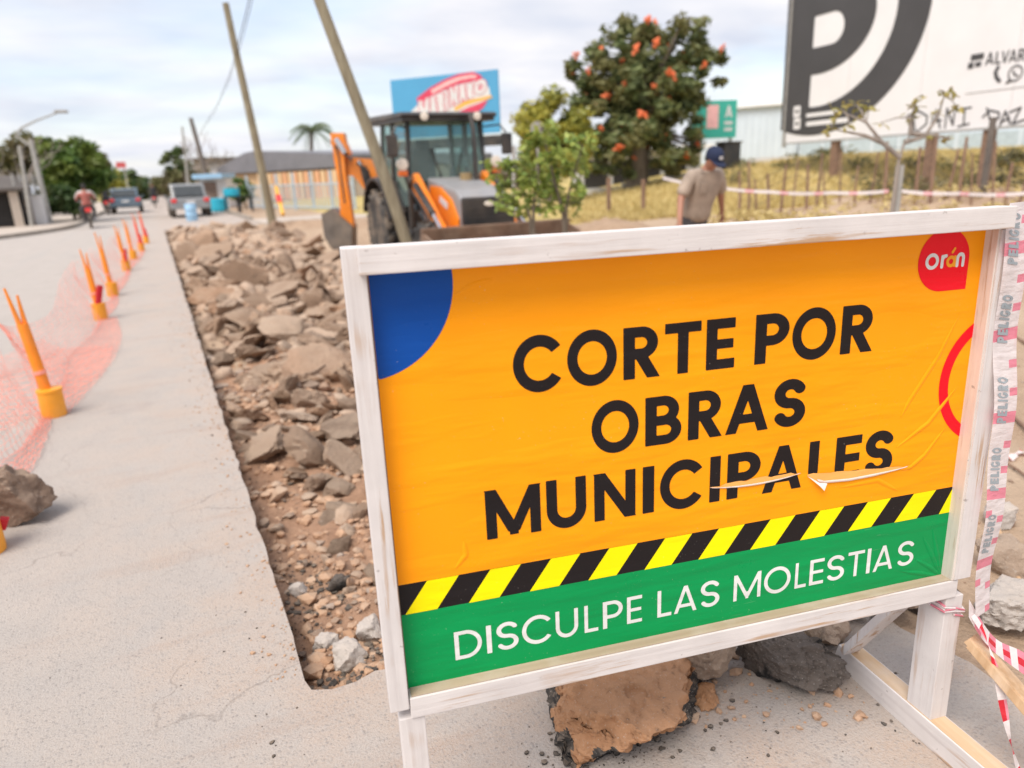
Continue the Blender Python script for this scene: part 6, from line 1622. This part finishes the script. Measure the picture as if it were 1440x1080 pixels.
gx, gy = gxy(1257, d); gb = Vector((gx, gy, tz(gx, gy)-.05))
tips = [(A_(u, v, r_.uniform(-.2, .2)), rr) for u, v, rr in ((1180, 158, .05), (1205, 148, .05), (1165, 182, .04), (1222, 155, .05), (1195, 178, .04), (1240, 172, .03), (1278, 152, .04), (1290, 140, .03), (1325, 128, .035), (1338, 130, .025), (1315, 158, .04), (1310, 192, .03), (1330, 196, .025), (1345, 150, .025), (1282, 165, .03))]
leafy('sapling', 'spindly sapling with sparse yellowish leaves behind the right end of the sign', [[gb, A_(1258, 270), A_(1264, 225), A_(1272, 200), A_(1282, 188)], [A_(1266, 222), A_(1240, 200), A_(1218, 172), A_(1190, 160)], [A_(1272, 200), A_(1300, 192), A_(1318, 165), A_(1328, 135)], [A_(1240, 200), A_(1215, 190), A_(1172, 182)], [A_(1280, 190), A_(1282, 165), A_(1288, 142)], [A_(1282, 188), A_(1310, 190), A_(1335, 195)]], tips, M['leafpale'], 130, .075, 6, M['barkgrey'])
b = MB(); q = at(1266, 232, 7.25); gx, gy = gxy(1263, 7.25); b.tube([(gx, gy, tz(gx, gy)-.1), q], [.045, .04], 8); prop(b.build('support_stake', M['polegrey']), 'short grey stake tied beside the spindly sapling', 'stake')

# ------------------------------------------------------------------ billboards
def frame_on(p0, p1):
    """matrix of an upright board running from p0 to p1: x along it, y up, z out of its face towards the eye"""
    x = (p1-p0); x.z = 0; x.normalize(); z = x.cross(Vector((0, 0, 1)));
    if z.dot(Vector((0, 0, EYE))-p0) < 0: z = -z
    y = Vector((0, 0, 1))
    return Matrix(((x.x, y.x, z.x, p0.x), (x.y, y.y, z.y, p0.y), (x.z, y.z, z.z, p0.z), (0, 0, 0, 1)))
def on_board(T, u, v):
    """board coordinates of the point seen at photo pixel (u, v)"""
    r = RC @ Vector((u-720, -(v-540), -FPX)); n = Vector((T[0][2], T[1][2], T[2][2])); p0 = T.translation; e = Vector((0, 0, EYE))
    t = (p0-e).dot(n)/r.dot(n); q = T.inverted() @ (e+r*t); return q.x, q.y
def big_billboard():
    p0, p1 = at(1104, 203, 25), at(1440, 177, 17.5); p1.z = p0.z
    T = frame_on(p0, p1); L_ = (p1-p0).length*1.9
    root = empty('roadside_billboard', 'huge white billboard with a charcoal letter P emblem on the grassy verge', 'billboard'); root.matrix_world = T
    for i in range(6):
        w = L_/6; b = MB(); b.box((w*(i+.5), 3.6, -.03), (w-.012, 7.2, .05)); b.build('sheet', M['billwhite'], root)
    o = lambda u, v: on_board(T, u, v)
    NZ = (0, 0, 1)
    P_ = lambda z: (lambda x, y: Vector((x, y, z)))
    def ptsf(px): return [o(u, v) for u, v in px]
    # charcoal field: left edge, big arc, rounded foot
    x0 = o(1108, 20)[0]; cx, cyy = o(1155, 32); rx = o(1309, 22)[0]-cx; yb = o(1135, 191)[1]; ry = cyy-yb
    ell = lambda cx, cy, rx, ry: (lambda x, y: (np.hypot((x-cx)/rx, (y-cy)/ry)-1)*min(rx, ry))
    field = I_(ell(cx, cyy, rx, ry), HP(x0, 0, -1, 0))
    ro = o(1261, 25)[0]-cx; ri = o(1231, 32)[0]-cx; xl = o(1139, 130)[0]
    yo = o(1140, 151)[1]; yi = o(1141, 106)[1]
    ringw = I_(ell(cx, cyy, ro, cyy-yo), N_(ell(cx, cyy, ri, cyy-yi)), HP(xl, 0, -1, 0))
    c0 = o(1144, 24); c1 = o(1143, 68); xr = o(1187, 40)[0]; hr = (c0[1]-c1[1])/2; ccy = (c0[1]+c1[1])/2; ccx = xr-hr
    counter = U_(I_(DISC(ccx, ccy, hr), HP(ccx, 0, -1, 0)), R_(c1[0], c1[1], ccx+.01, c0[1]))
    fld = I_(field, N_(ringw), N_(counter))
    b = MB(); shape(b, fld, (x0-.1, yb-.2, cx+rx+.2, 7.15), .05, P_(.004), 0, NZ); b.build('letter_emblem', M['billdark'], root)
    # little crest and two caption bars in the foot
    for (u, v, w, h) in ((1121, 157, .30, .34), (1121, 174, .30, .34)):
        q = o(u, v); b = MB(); shape(b, I_(R_(q[0]-w/2, q[1]-h/2, q[0]+w/2, q[1]+h/2), N_(DISC(q[0], q[1], .07))), (q[0]-w, q[1]-h, q[0]+w, q[1]+h), .03, P_(.010), 0, NZ); b.build('crest', M['billwhite'], root)
    q0, q1 = o(1134, 165), o(1182, 160); b = MB(); b.box(((q0[0]+q1[0])/2, q0[1]+.05, .008), (q1[0]-q0[0], .11, .004)); b.build('caption_bar', M['billwhite'], root)
    q0, q1 = o(1134, 176), o(1192, 170); b = MB(); b.box(((q0[0]+q1[0])/2, q0[1]+.03, .008), (q1[0]-q0[0], .13, .004)); b.build('caption_bar', M['billwhite'], root)
    # name line, phone and chat marks
    for i, (ch, u0, u1) in enumerate((('A', 1385, 1397), ('L', 1399, 1407), ('V', 1407, 1418), ('A', 1418, 1429), ('R', 1431, 1440.5))):
        a, c = o(u0, 92-.12*(u0-1385)), o(u1, 92-.12*(u1-1385)); q = o(u0, 75-.12*(u0-1385))
        b = MB(); letter(b, ch, .17, a[0], c[0], a[1], q[1], P_(.005), None, 0, NZ, res=.03); b.build('letter', M['billdark'], root)
    q = o(1371, 86); b = MB(); shape(b, U_(R_(q[0]-.12, q[1]+.02, q[0]+.22, q[1]+.16), R_(q[0]-.17, q[1]-.16, q[0]-.02, q[1]-.02), R_(q[0]+.02, q[1]-.14, q[0]+.18, q[1]-.03)), (q[0]-.4, q[1]-.4, q[0]+.4, q[1]+.4), .02, P_(.005), 0, NZ); b.build('name_badge', M['billdark'], root)
    q = o(1404, 104); b = MB(); shape(b, I_(POLYL([(q[0]-.03, q[1]+.15), (q[0]-.08, q[1]+.05), (q[0]-.04, q[1]-.07), (q[0]+.05, q[1]-.16)], .09)), (q[0]-.4, q[1]-.4, q[0]+.4, q[1]+.4), .02, P_(.005), 0, NZ); b.build('phone_mark', M['billdark'], root)
    q = o(1428, 103); b = MB(); shape(b, U_(RING(q[0], q[1], .18, .035), POLYL([(q[0]-.13, q[1]-.12), (q[0]-.2, q[1]-.2), (q[0]-.07, q[1]-.17)], .03), POLYL([(q[0]-.06, q[1]+.06), (q[0]-.02, q[1]-.03), (q[0]+.07, q[1]-.06)], .04)), (q[0]-.4, q[1]-.4, q[0]+.4, q[1]+.4), .02, P_(.005), 0, NZ); b.build('chat_mark', M['billdark'], root)
    # sprayed scrawl: DANI PAZ
    b = MB()
    def scrawl(lines, t=.045):
        for ln in lines:
            pts = [o(u, v) for u, v in ln]; xs = [p[0] for p in pts]; ys = [p[1] for p in pts]
            shape(b, POLYL(pts, t), (min(xs)-.1, min(ys)-.1, max(xs)+.1, max(ys)+.1), .02, P_(.006), 0, NZ)
    scrawl([[(1284, 160), (1287, 185)], [(1276, 163), (1292, 156), (1304, 163), (1303, 174), (1291, 184), (1280, 187)], [(1308, 183), (1317, 154), (1322, 180)], [(1310, 172), (1324, 169)], [(1329, 180), (1332, 152), (1340, 176), (1344, 148)], [(1347, 154), (1366, 151)], [(1357, 152), (1355, 176)], [(1347, 178), (1363, 174)],
            [(1388, 152), (1395, 178)], [(1382, 165), (1392, 155), (1405, 158), (1405, 166), (1393, 172)], [(1405, 180), (1414, 156), (1421, 174)], [(1407, 172), (1420, 166)], [(1420, 158), (1436, 151), (1424, 174), (1442, 168)]])
    b.build('sprayed_scrawl', M['billdark'], root)
    # steel edge frame and stub posts
    b = MB(); b.box((-.07, 3.6, 0), (.05, 7.4, .1)); b.box((-.30, 3.6, -.25), (.05, 7.4, .06))
    for k in range(17): b.bar((-.07, .2+.43*k, 0), (-.30, .42+.43*k, -.25), .03, .03)
    b.build('edge_frame', M['polegrey'], root)
    for u in (1172, 1306, 1386):
        q = o(u, 195); b = MB(); b.box((q[0], -1.0, -.12), (.22, 2.0, .2)); b.build('post', M['fencewood'], root)
    b = MB(); b.box((L_/2, .02, -.02), (L_, .06, .10)); b.build('lower_rail', M['polegrey'], root)
    sy = o(1390, 128); b = MB(); b.box((sy[0]+4.4, sy[1], -.001), (10, .02, .01)); b.build('seam', M['polegrey'], root)
big_billboard()
def blue_billboard():
    p0, p1 = at(556, 205, 40), at(704, 200, 40); p1.z = p0.z = at(630, 193, 40).z; d1 = FWD*-2.5; p1 += d1
    T = frame_on(p0, p1); L_ = (p1-p0).length; o = lambda u, v: on_board(T, u, v)
    ht = o(558, 112)[1]
    root = empty('roadside_billboard', 'sky blue billboard with white lettering MARINARO above the backhoe cab', 'billboard'); root.matrix_world = T
    P_ = lambda z: (lambda x, y: Vector((x, y, z))); NZ = (0, 0, 1)
    b = MB(); b.box((L_/2, ht/2, -.06), (L_, ht, .1)); b.build('sheet', M['billblue'], root)
    b = MB(); b.box((L_/2, -.35, -.15), (L_*1.02, .5, .2)); b.build('lower_frame', M['machine_black'], root)
    for x in (.2, .8): 
        b = MB(); b.tube([(L_*x, -.3, -.3), (L_*x, -p0.z-.3, -.3)], .18, 10); b.build('post', M['polegrey'], root)
    def band(name, m, top, bot, z):
        b = MB(); pl_ = [Vector((*o(u, v), z)) for u, v in top]+[Vector((*o(u, v), z)) for u, v in reversed(bot)]; n = len(top)
        b.add(pl_, [(i, i+1, 2*n-2-i, 2*n-1-i) for i in range(n-1)]); orient(b, 0, Vector(NZ)); b.build(name, m, root)
    band('white_cloud', M['white'], [(578, 157), (590, 145), (620, 128), (655, 116), (680, 112), (688, 124), (690, 136)], [(578, 160), (590, 160), (620, 160), (655, 158), (672, 152), (684, 142), (690, 137)], .004)
    band('red_arch', M['billred'], [(586, 138), (604, 124), (625, 112), (645, 104), (665, 101), (677, 106)], [(588, 147), (606, 135), (627, 125), (645, 118), (664, 114), (678, 113)], .010)
    band('arch_text_strip', M['billpink'], [(606, 127), (627, 115), (646, 108), (664, 105), (670, 106)], [(608, 132), (628, 121), (646, 113), (663, 109.5), (670, 110)], .016)
    band('yellow_swoosh', M['billyellow'], [(638, 152), (655, 142), (672, 138), (690, 134), (692, 136)], [(641, 156), (656, 148), (672, 143), (690, 138), (692, 138)], .016)
    band('red_swoosh', M['billred'], [(645, 157), (660, 150), (672, 146), (686, 140)], [(660, 158), (672, 157), (679, 152), (684, 144)], .012)
    ls = [('M', 591, 605), ('A', 605, 616), ('R', 617, 626), ('I', 628, 632), ('N', 634, 645), ('A', 646, 657), ('R', 658, 667), ('O', 668, 685)]
    for i, (ch, u0, u1) in enumerate(ls):
        for gm, gr, z in ((M['billred'], .9, .020), (M['white'], 0, .026)):
            k = i/7; vt = 142-k*24-5*math.sin(k*2.6); vb = 166-k*34+3
            a = o(u0-gr, vb+gr); c = o(u1+gr, vb+gr); tp = o(u0, vt-gr)
            b = MB(); 
            def pl_(x, y, a=a, c=c, z=z): return Vector((x, y+(x-a[0])*.22, z))
            letter(b, ch, .30+.12*(gr > 0), a[0], c[0], a[1], tp[1], pl_, None, 0, NZ, res=.03); b.build('letter' if gr == 0 else 'letter_outline', gm, root)
blue_billboard()
def teal_billboard():
    p0, p1 = at(972, 196, 33), at(1034, 194, 33); p1.z = p0.z; T = frame_on(p0, p1); L_ = (p1-p0).length; ht = 1.55
    root = empty('roadside_billboard', 'small teal billboard with a pink block between the tree and the huge white one', 'billboard'); root.matrix_world = T
    b = MB(); b.box((L_/2, ht/2, 0), (L_, ht, .1)); b.build('sheet', M['teal'], root)
    b = MB(); b.box((L_*.46, ht*.58, .055), (L_*.26, ht*.62, .01)); b.build('pink_block', M['billpink'], root)
    b = MB(); letter(b, 'A', .24, L_*.74, L_*.90, ht*.55, ht*.85, lambda x, y: Vector((x, y, .056)), None, 0, (0, 0, 1), res=.03); b.build('letter', M['white'], root)
    for k in range(2): b = MB(); b.box((L_*.82, ht*(.40-.17*k), .055), (L_*.18, ht*.09, .01)); b.build('white_bar', M['white'], root)
    for x in (.1, .9): b = MB(); b.tube([(L_*x, .0, -.12), (L_*x, -p0.z+.5, -.12)], .07, 8); b.build('post', M['polegrey'], root)
teal_billboard()

# ------------------------------------------------------------------ buildings
def wall_block(name, m, p0, p1, depth, z0, z1, parent):
    """box whose front face runs from p0 to p1"""
    x = Vector((p1.x-p0.x, p1.y-p0.y, 0)); l = x.length; x.normalize(); n = Vector((-x.y, x.x, 0))
    if n.dot(FWD) < 0: n = -n
    T = Matrix(((x.x, n.x, 0, p0.x), (x.y, n.y, 0, p0.y), (0, 0, 1, 0), (0, 0, 0, 1)))
    b = MB(); b.box((l/2, depth/2, (z0+z1)/2), (l, depth, z1-z0), T); return b.build(name, m, parent), T, l
def buildings():
    # white warehouse behind the billboards
    r1 = empty('warehouse', 'long pale blue-white sheet-metal warehouse behind the billboards', 'warehouse')
    p0, p1 = at(985, 240, 46), at(1480, 215, 34); z1 = at(1060, 150, 44).z
    w, T, l = wall_block('wall', M['bluewhite'], p0, at(1120, 230, 43), 8, 0, z1, r1)
    for i in range(14): b = MB(); b.box((l*(i+.5)/14, -.02, z1/2+.6), (.06, .05, z1-1.3), T); b.build('wall_rib', M['bluewhite'], r1)
    b = MB(); b.box((l/2, 3.9, z1+.06), (l+.4, 8.4, .12), T); b.build('roof', M['billwhite'], r1)
    w2, T2, l2 = wall_block('wall', M['bluewhite'], at(1122, 230, 42.6), p1, 6, 0, at(1440, 175, 35).z+.9, r1)
    for i in range(9):
        b = MB(); b.box((l2*(i+.5)/9, -.03, 1.9), (1.1, .06, 1.0), T2); b.build('window', M['railblue'], r1)
    # white shed seen under the big tree
    r2 = empty('market_shed', 'low white shed with dark openings under the tree with blossoms', 'shed')
    w, T, l = wall_block('wall', M['white'], at(818, 262, 38), at(985, 252, 38), 6, 0, 2.25, r2)
    for i, (x, wd) in enumerate(((.12, 1.2), (.33, .8), (.55, 1.3), (.8, .9))): b = MB(); b.box((l*x, -.02, 1.1), (wd, .06, 1.5), T); b.build('opening', M['darkhole'], r2)
    b = MB(); b.box((l/2, 2.6, 2.33), (l+.8, 7, .14), T); b.build('roof', M['billwhite'], r2)
    r3 = empty('low_wall', 'low whitish wall along the far edge of the dry grass', 'wall')
    for i in range(5):
        a = at(815+60*i, 262-3.2*i, 31); c = at(815+60*(i+1)-1, 262-3.2*(i+1), 31); zz = tz(a.x, a.y); wall_block('panel', M['white'], a, c, .2, zz-.5, zz+.30, r3)
    q = at(1023, 240, 30); b = MB(); zz = tz(q.x, q.y); b.box((q.x, q.y, zz+.55), (.85, .5, 1.1)); b.box((q.x, q.y, zz+1.12), (.95, .6, .06)); o = b.build('meter_cabinet', M['machine_black'], None, bevel=.03); prop(o, 'dark square cabinet standing in front of the pale warehouse', 'cabinet')
    # school: grey arched roof, orange and yellow columns
    r4 = empty('school_building', 'long school with a grey roof and orange and yellow columns down the street', 'building')
    A, B = at(322, 262, 60), at(500, 262, 50); zt = at(400, 243, 56).z
    w, T, l = wall_block('wall', M['cream'], A, B, 14, 0, zt+.2, r4)
    n = 17
    for i in range(n):
        x = l*(.34+.65*i/(n-1)); b = MB(); b.box((x, -.35, zt-.95), (.46, .4, 1.9), T); b.build('column', M['colorange'] if i % 2 else M['colyellow'], r4)
    b = MB(); b.box((l*.15, -.05, zt-.8), (l*.26, .1, 1.7), T); b.build('yellow_bay', M['colyellow'], r4)
    b = MB(); b.box((l*.66, -.03, zt-2.7), (l*.62, .08, 1.2), T); b.build('glazed_strip', M['railblue'], r4)
    for i in range(6): b = MB(); b.box((l*(.38+.10*i), -.06, zt-2.7), (.5, .06, 1.3), T); b.build('window', M['darkhole'], r4)
    b = MB(); prof = []
    for i in range(13):
        t = i/12; prof.append((-.4+(l+.8)*t, zt+.2+1.5*(min(1, .25+t/.38) if t < .3 else max(.35, 1-(t-.3)*.75))))
    prof = [(-.4, zt+.15)]+prof+[(l+.4, zt+.15)]
    Tp = T @ Matrix(((1, 0, 0, 0), (0, 0, 1, 0), (0, 1, 0, 0), (0, 0, 0, 1))); b.prism(prof, -.6, 14, Tp); b.build('roof', M['roofgrey'], r4)
    # blue-grey rail fence in front
    r5 = empty('rail_fence', 'pale blue-grey rail fence in front of the school', 'fence')
    a, c = at(352, 292, 44), at(500, 300, 34); z_ = 0
    x = c-a; x.z = 0; l = x.length; x.normalize(); nb = 44
    for i in range(nb+1): p = a+x*l*i/nb; b = MB(); b.box((p.x, p.y, .70), (.05, .05, 1.25)); b.build('bar', M['railblue'], r5)
    for z in (.15, 1.28): b = MB(); b.bar(Vector((a.x, a.y, z)), Vector((c.x, c.y, z)), .06, .08); b.build('rail', M['railblue'], r5)
    for i in range(7): p = a+x*l*i/6; b = MB(); b.box((p.x, p.y, .95), (.13, .13, 1.9)); b.build('post', M['railblue'], r5)
    # kiosk, barrels
    r6 = empty('kiosk', 'small pale blue and white kiosk beyond the parked silver car', 'kiosk')
    w, T, l = wall_block('wall', M['white'], at(286, 290, 48), at(322, 288, 48), 2.5, 0, 1.9, r6)
    b = MB(); b.box((l/2, .4, 2.0), (l+.2, 2.4, .28), T); b.build('awning', M['paleblue'], r6)
    b = MB(); b.box((l*.35, -.03, .95), (.9, .08, 1.4), T); b.build('doorway', M['brickred'], r6)
    for u, v, d, sc, m, lab in ((309, 292, 40, .46, 'cyan', 'wide cyan barrel in front of the kiosk'), (328, 289, 39, .40, 'cyan', 'cyan barrel lid on a stand right of the wide cyan barrel'), (272, 318, 31.2, .23, 'paleblue', 'pale blue barrel at the far end of the rubble beside the silver car')):
        q = at(u, v, d); b = MB(); h = sc*(3.1 if m == 'paleblue' else 1.5 if u < 320 else 1.0); zz = 0 if m == 'paleblue' else .05 if u < 320 else .83
        b.lathe([(sc*.95, 0), (sc, .04), (sc, h*.32), (sc*1.04, h*.34), (sc, h*.37), (sc, h*.66), (sc*1.04, h*.69), (sc, h*.72), (sc, h*.97), (sc*.93, h)], 18, Matrix.Translation((q.x, q.y, zz))); o = b.build('barrel', M[m], None, smooth=True); prop(o, lab, 'barrel', 'barrels by the kiosk')
    for u, lab in ((328, 'thin dark stall table under the cyan lid'), (348, 'thin dark stall table right of the cyan lid')):
        q = at(u, 300, 39); r7 = empty('stall_table', lab, 'table', (q.x, q.y, 0)); b = MB(); b.box((0, 0, .8), (.7, .6, .05)); b.build('table_top', M['machine_black'], r7)
        for i in (-1, 1):
            for j in (-1, 1): b = MB(); b.box((i*.3, j*.25, .39), (.05, .05, .77)); b.build('leg', M['machine_black'], r7)
    # far houses behind the bare trees
    for k, (u0, u1, d, h, mm, lab) in enumerate(((278, 300, 85, 4.2, 'cream', 'tall cream house front beside the bare trees down the street'), (300, 330, 70, 3.4, 'white', 'white house wall left of the school roof'), (225, 250, 120, 3.0, 'brickred', 'low brown house far down the right side'))):
        r8 = empty('house', lab, 'house'); w, T, l = wall_block('wall', M[mm], at(u0, 270, d), at(u1, 270, d-3), 6, 0, h, r8)
        b = MB(); b.box((l/2, 2.8, h+.1), (l+.6, 7, .2), T); b.build('roof', M['roofdark'], r8)
        for i in range(2): b = MB(); b.box((l*(.3+.4*i), -.03, h*.55), (.9, .08, 1.1), T); b.build('window', M['darkhole'], r8)
    # dark roofed house at the far left
    r9 = empty('house', 'dark open-fronted house with a pale pillar at the left edge', 'house')
    w, T, l = wall_block('wall', M['brickred'], at(-75, 330, 29), at(32, 318, 30.5), 6, .1, 1.62, r9)
    b = MB(); b.box((l*.80, -.03, .80), (1.5, .08, 1.3), T); b.build('dark_opening', M['darkhole'], r9)
    b = MB(); b.box((l-.1, -.25, .80), (.32, .3, 1.4), T); b.build('pillar', M['cream'], r9)
    b = MB(); T9 = T @ Matrix(((0, 0, 1, 0), (1, 0, 0, 0), (0, 1, 0, 0), (0, 0, 0, 1))); b.prism([(-.6, 1.52), (-.6, 1.64), (3, 2.2), (7, 1.7), (7, 1.58), (3, 2.08)], -.6, l+.5, T9); b.build('roof', M['roofdark'], r9)
    # chain-link fence with posts right of the house, stub walls and a cabinet
    r10 = empty('chain_fence', 'grey chain-link fence between the dark house and the street lamp', 'fence')
    a, c = at(34, 322, 30.5), at(70, 318, 33.5); x = c-a; x.z = 0; l = x.length; x.normalize()
    for i in range(5): p = a+x*l*i/4; b = MB(); b.tube([(p.x, p.y, .1), (p.x, p.y, 2.2)], .045, 8); b.build('post', M['polegrey'], r10)
    b = MB(); T = Matrix(((x.x, 0, 0, a.x), (x.y, 0, 0, a.y), (0, 0, 1, .1), (0, 0, 0, 1)))
    for i in range(int(l/.13)+16):
        for s in (-1, 1):
            q0 = i*.13-2.0 if s > 0 else i*.13; q1 = q0+2.0*s; t0, t1 = 0, 1
            if min(q0, q1) < 0 or max(q0, q1) > l: continue
            b.tube([T @ Vector((q0, 0, 0)), T @ Vector((q1, 0, 2.0))], .006, 3, caps=False)
    prop(b.build('wire_mesh', M['polegrey'], r10), kind='stuff')
    for u, h, m, lab in ((52, 1.0, 'cream', 'squat cream gas box left of the street lamp'), (62, 1.15, 'white', 'whitish meter pillar left of the street lamp')):
        q = at(u, 325, 31.3); b = MB(); b.box((q.x, q.y, .1+h/2), (.42, .35, h)); b.box((q.x, q.y, .1+h+.03), (.5, .42, .06)); prop(b.build('meter_box', M[m], None, bevel=.02), lab, 'meter box')
    # sign and flag things down the street
    q = at(170, 232, 60); r11 = empty('road_sign', 'red square sign on a thin post far down the left side', 'sign', (q.x, q.y, 0)); b = MB(); b.box((0, 0, q.z), (.7, .06, .45)); b.build('sign_plate', M['signred'], r11); b = MB(); b.tube([(.2, 0, 0), (.2, .05, q.z)], .05, 8); b.build('post', M['polegrey'], r11)
    q = at(757, 235, 22); r12 = empty('road_sign', 'round grey sign seen from behind among the young leaves', 'sign', (q.x, q.y, tz(q.x, q.y))); zz = at(757, 182, 22).z-tz(q.x, q.y)
    b = MB(); b.lathe([(.22, -.015), (.22, .015)], 20, Matrix.Translation((0, 0, zz)) @ Matrix.Rotation(math.pi/2, 4, 'X') @ Matrix.Rotation(0, 4, 'Y')); b.build('sign_plate', M['polegrey'], r12); b = MB(); b.tube([(0, .02, 0), (0, .02, zz)], .035, 8); b.build('post', M['polegrey'], r12)
    q = at(127, 300, 44); r13 = empty('shop_sign', 'small blue and yellow shop board on the left sidewalk far down the street', 'sign', (q.x-.6, q.y, .1)); b = MB(); b.box((0, 0, 1.6), (.8, .2, 1.2)); b.build('board', M['paleblue'], r13); b = MB(); b.box((-.65, .1, 1.4), (.5, .2, 1.9)); b.build('yellow_board', M['colyellow'], r13)
    b = MB(); b.box((0, 0, .5), (.15, .15, 1)); b.build('post', M['polegrey'], r13)
    # old fridge-like slab and tyre pile at the pole foot
buildings()

# ------------------------------------------------------------------ stick fence, tape and grass on the verge
def verge():
    root = empty('stick_fence', 'rustic fence of thin crooked sticks and wire along the dry grass', 'fence')
    r = random.Random(9); prev = None; k = 0; tops = []
    us = [1042, 1056, 1068, 1084, 1100, 1118, 1137, 1150, 1166, 1184, 1206, 1226, 1246, 1290, 1312, 1334, 1352, 1372, 1402, 1418, 1436, 1460, 1490]
    for u in us:
        d = 18.0-4.0*(u-1040)/400; x, y = gxy(u, d); z = tz(x, y); h = r.uniform(.95, 1.45); tlt = Vector((r.gauss(0, .07), r.gauss(0, .07), 1))
        p = Vector((x, y, z-.1)); b = MB(); rr = r.uniform(.022, .042); b.tube([p, p+tlt*h*.5+Vector((r.gauss(0, .02), 0, 0)), p+tlt*h], [rr, rr*.9, rr*.7], 7); b.build('post', M['fencewood'], root); tops.append(p+tlt*h)
    for u, d0, hh in ((1385, 15.2, 1.55), (856, 21, 1.0), (905, 21, .9)):
        x, y = gxy(u, d0); z = tz(x, y); b = MB(); b.box((x, y, z+hh/2-.1), (.09, .09, hh+.2)); b.build('post', M['poledark'] if u > 1000 else M['fencewood'], root)
    for f in (.35, .65, .92):
        b = MB(); b.tube([t+Vector((0, 0, -(1-f)*1.0)) for t in tops], .006, 4); b.build('wire', M['wire'], root)
    # tape stretched along the works
    for pts, lab in ((((932, 250, 12.5), (1000, 262, 12.0), (1085, 270, 11.6), (1170, 271, 11.2), (1256, 268, 10.8)), 'white and red tape stretched from the walking man to the spindly sapling'), (((1262, 268, 10.8), (1350, 272, 10.4), (1440, 272, 10.2), (1540, 272, 10)), 'white and red tape stretched right from the spindly sapling')):
        P_ = [at(u, v, d) for u, v, d in pts]; path = []
        for a, c in zip(P_[:-1], P_[1:]):
            for i in range(14): path.append(a.lerp(c, i/14)-Vector((0, 0, .02*math.sin(math.pi*i/14))))
        b = MB(); ribbon(b, path, [(0, .15*math.sin(i*.3), 1) for i in range(len(path))], .048, None, None, lambda i, j: 1 if (i//2) % 4 == 3 and j != 1 else 0)
        prop(b.build('barrier_tape', [M['white_tape'], M['pink_tape']]), lab, 'tape')
    # dry grass
    r = np.random.RandomState(12); n = 42000
    u = r.uniform(800, 1520, n); d = 19+r.rand(n)**1.3*15
    l = (u-720)/FPX*d*1.01; x = FWD.x*d+RGT.x*l; y = FWD.y*d+RGT.y*l; z = terrain(x, y)
    keep = fbm(x*.8, y*.8) > -.22; x, y, z = x[keep], y[keep], z[keep]; n = len(x)
    h = r.uniform(.05, .22, n); a = r.uniform(0, 6.28, n); w = r.uniform(.012, .03, n); lx = r.normal(0, .10, n); ly = r.normal(0, .10, n)
    p = np.stack([x, y, z-.02], 1); s = np.stack([np.cos(a)*w, np.sin(a)*w, 0*w], 1); t = np.stack([x+lx, y+ly, z+h], 1)
    vs_ = np.stack([p-s, p+s, t], 1).reshape(-1, 3); fs = np.arange(3*n).reshape(-1, 3)
    me = bpy.data.meshes.new('grass'); me.from_pydata(vs_.tolist(), [], fs.tolist()); me.materials.append(M['drygrass']); prop(link('grass', me), kind='stuff')
    # weeds: dry stalks beside the fence and green tufts near the man
    cents = []
    for _ in range(70):
        u_ = r.uniform(1000, 1460); d_ = r.uniform(13.0, 16.5); x_, y_ = gxy(u_, d_); cents.append(((x_, y_, tz(x_, y_)+.08), (.25, .25, .16)))
    vs_, fs = leaf_cloud(r, cents, 46, .06, 1.0); me = bpy.data.meshes.new('weeds'); me.from_pydata(vs_, [], fs); me.materials.append(M['drygrass']); prop(link('weeds', me), kind='stuff')
    cents = []
    for _ in range(40):
        u_ = r.uniform(1030, 1440); d_ = r.uniform(24, 32) if u_ < 1200 else r.uniform(18.5, 24); x_, y_ = gxy(u_, d_); cents.append(((x_, y_, tz(x_, y_)+.15), (.5, .5, .3)))
    vs_, fs = leaf_cloud(r, cents, 60, .09, 1.0); me = bpy.data.meshes.new('weeds'); me.from_pydata(vs_, [], fs); me.materials.append(M['leafolive']); prop(link('weeds', me), kind='stuff')
verge()
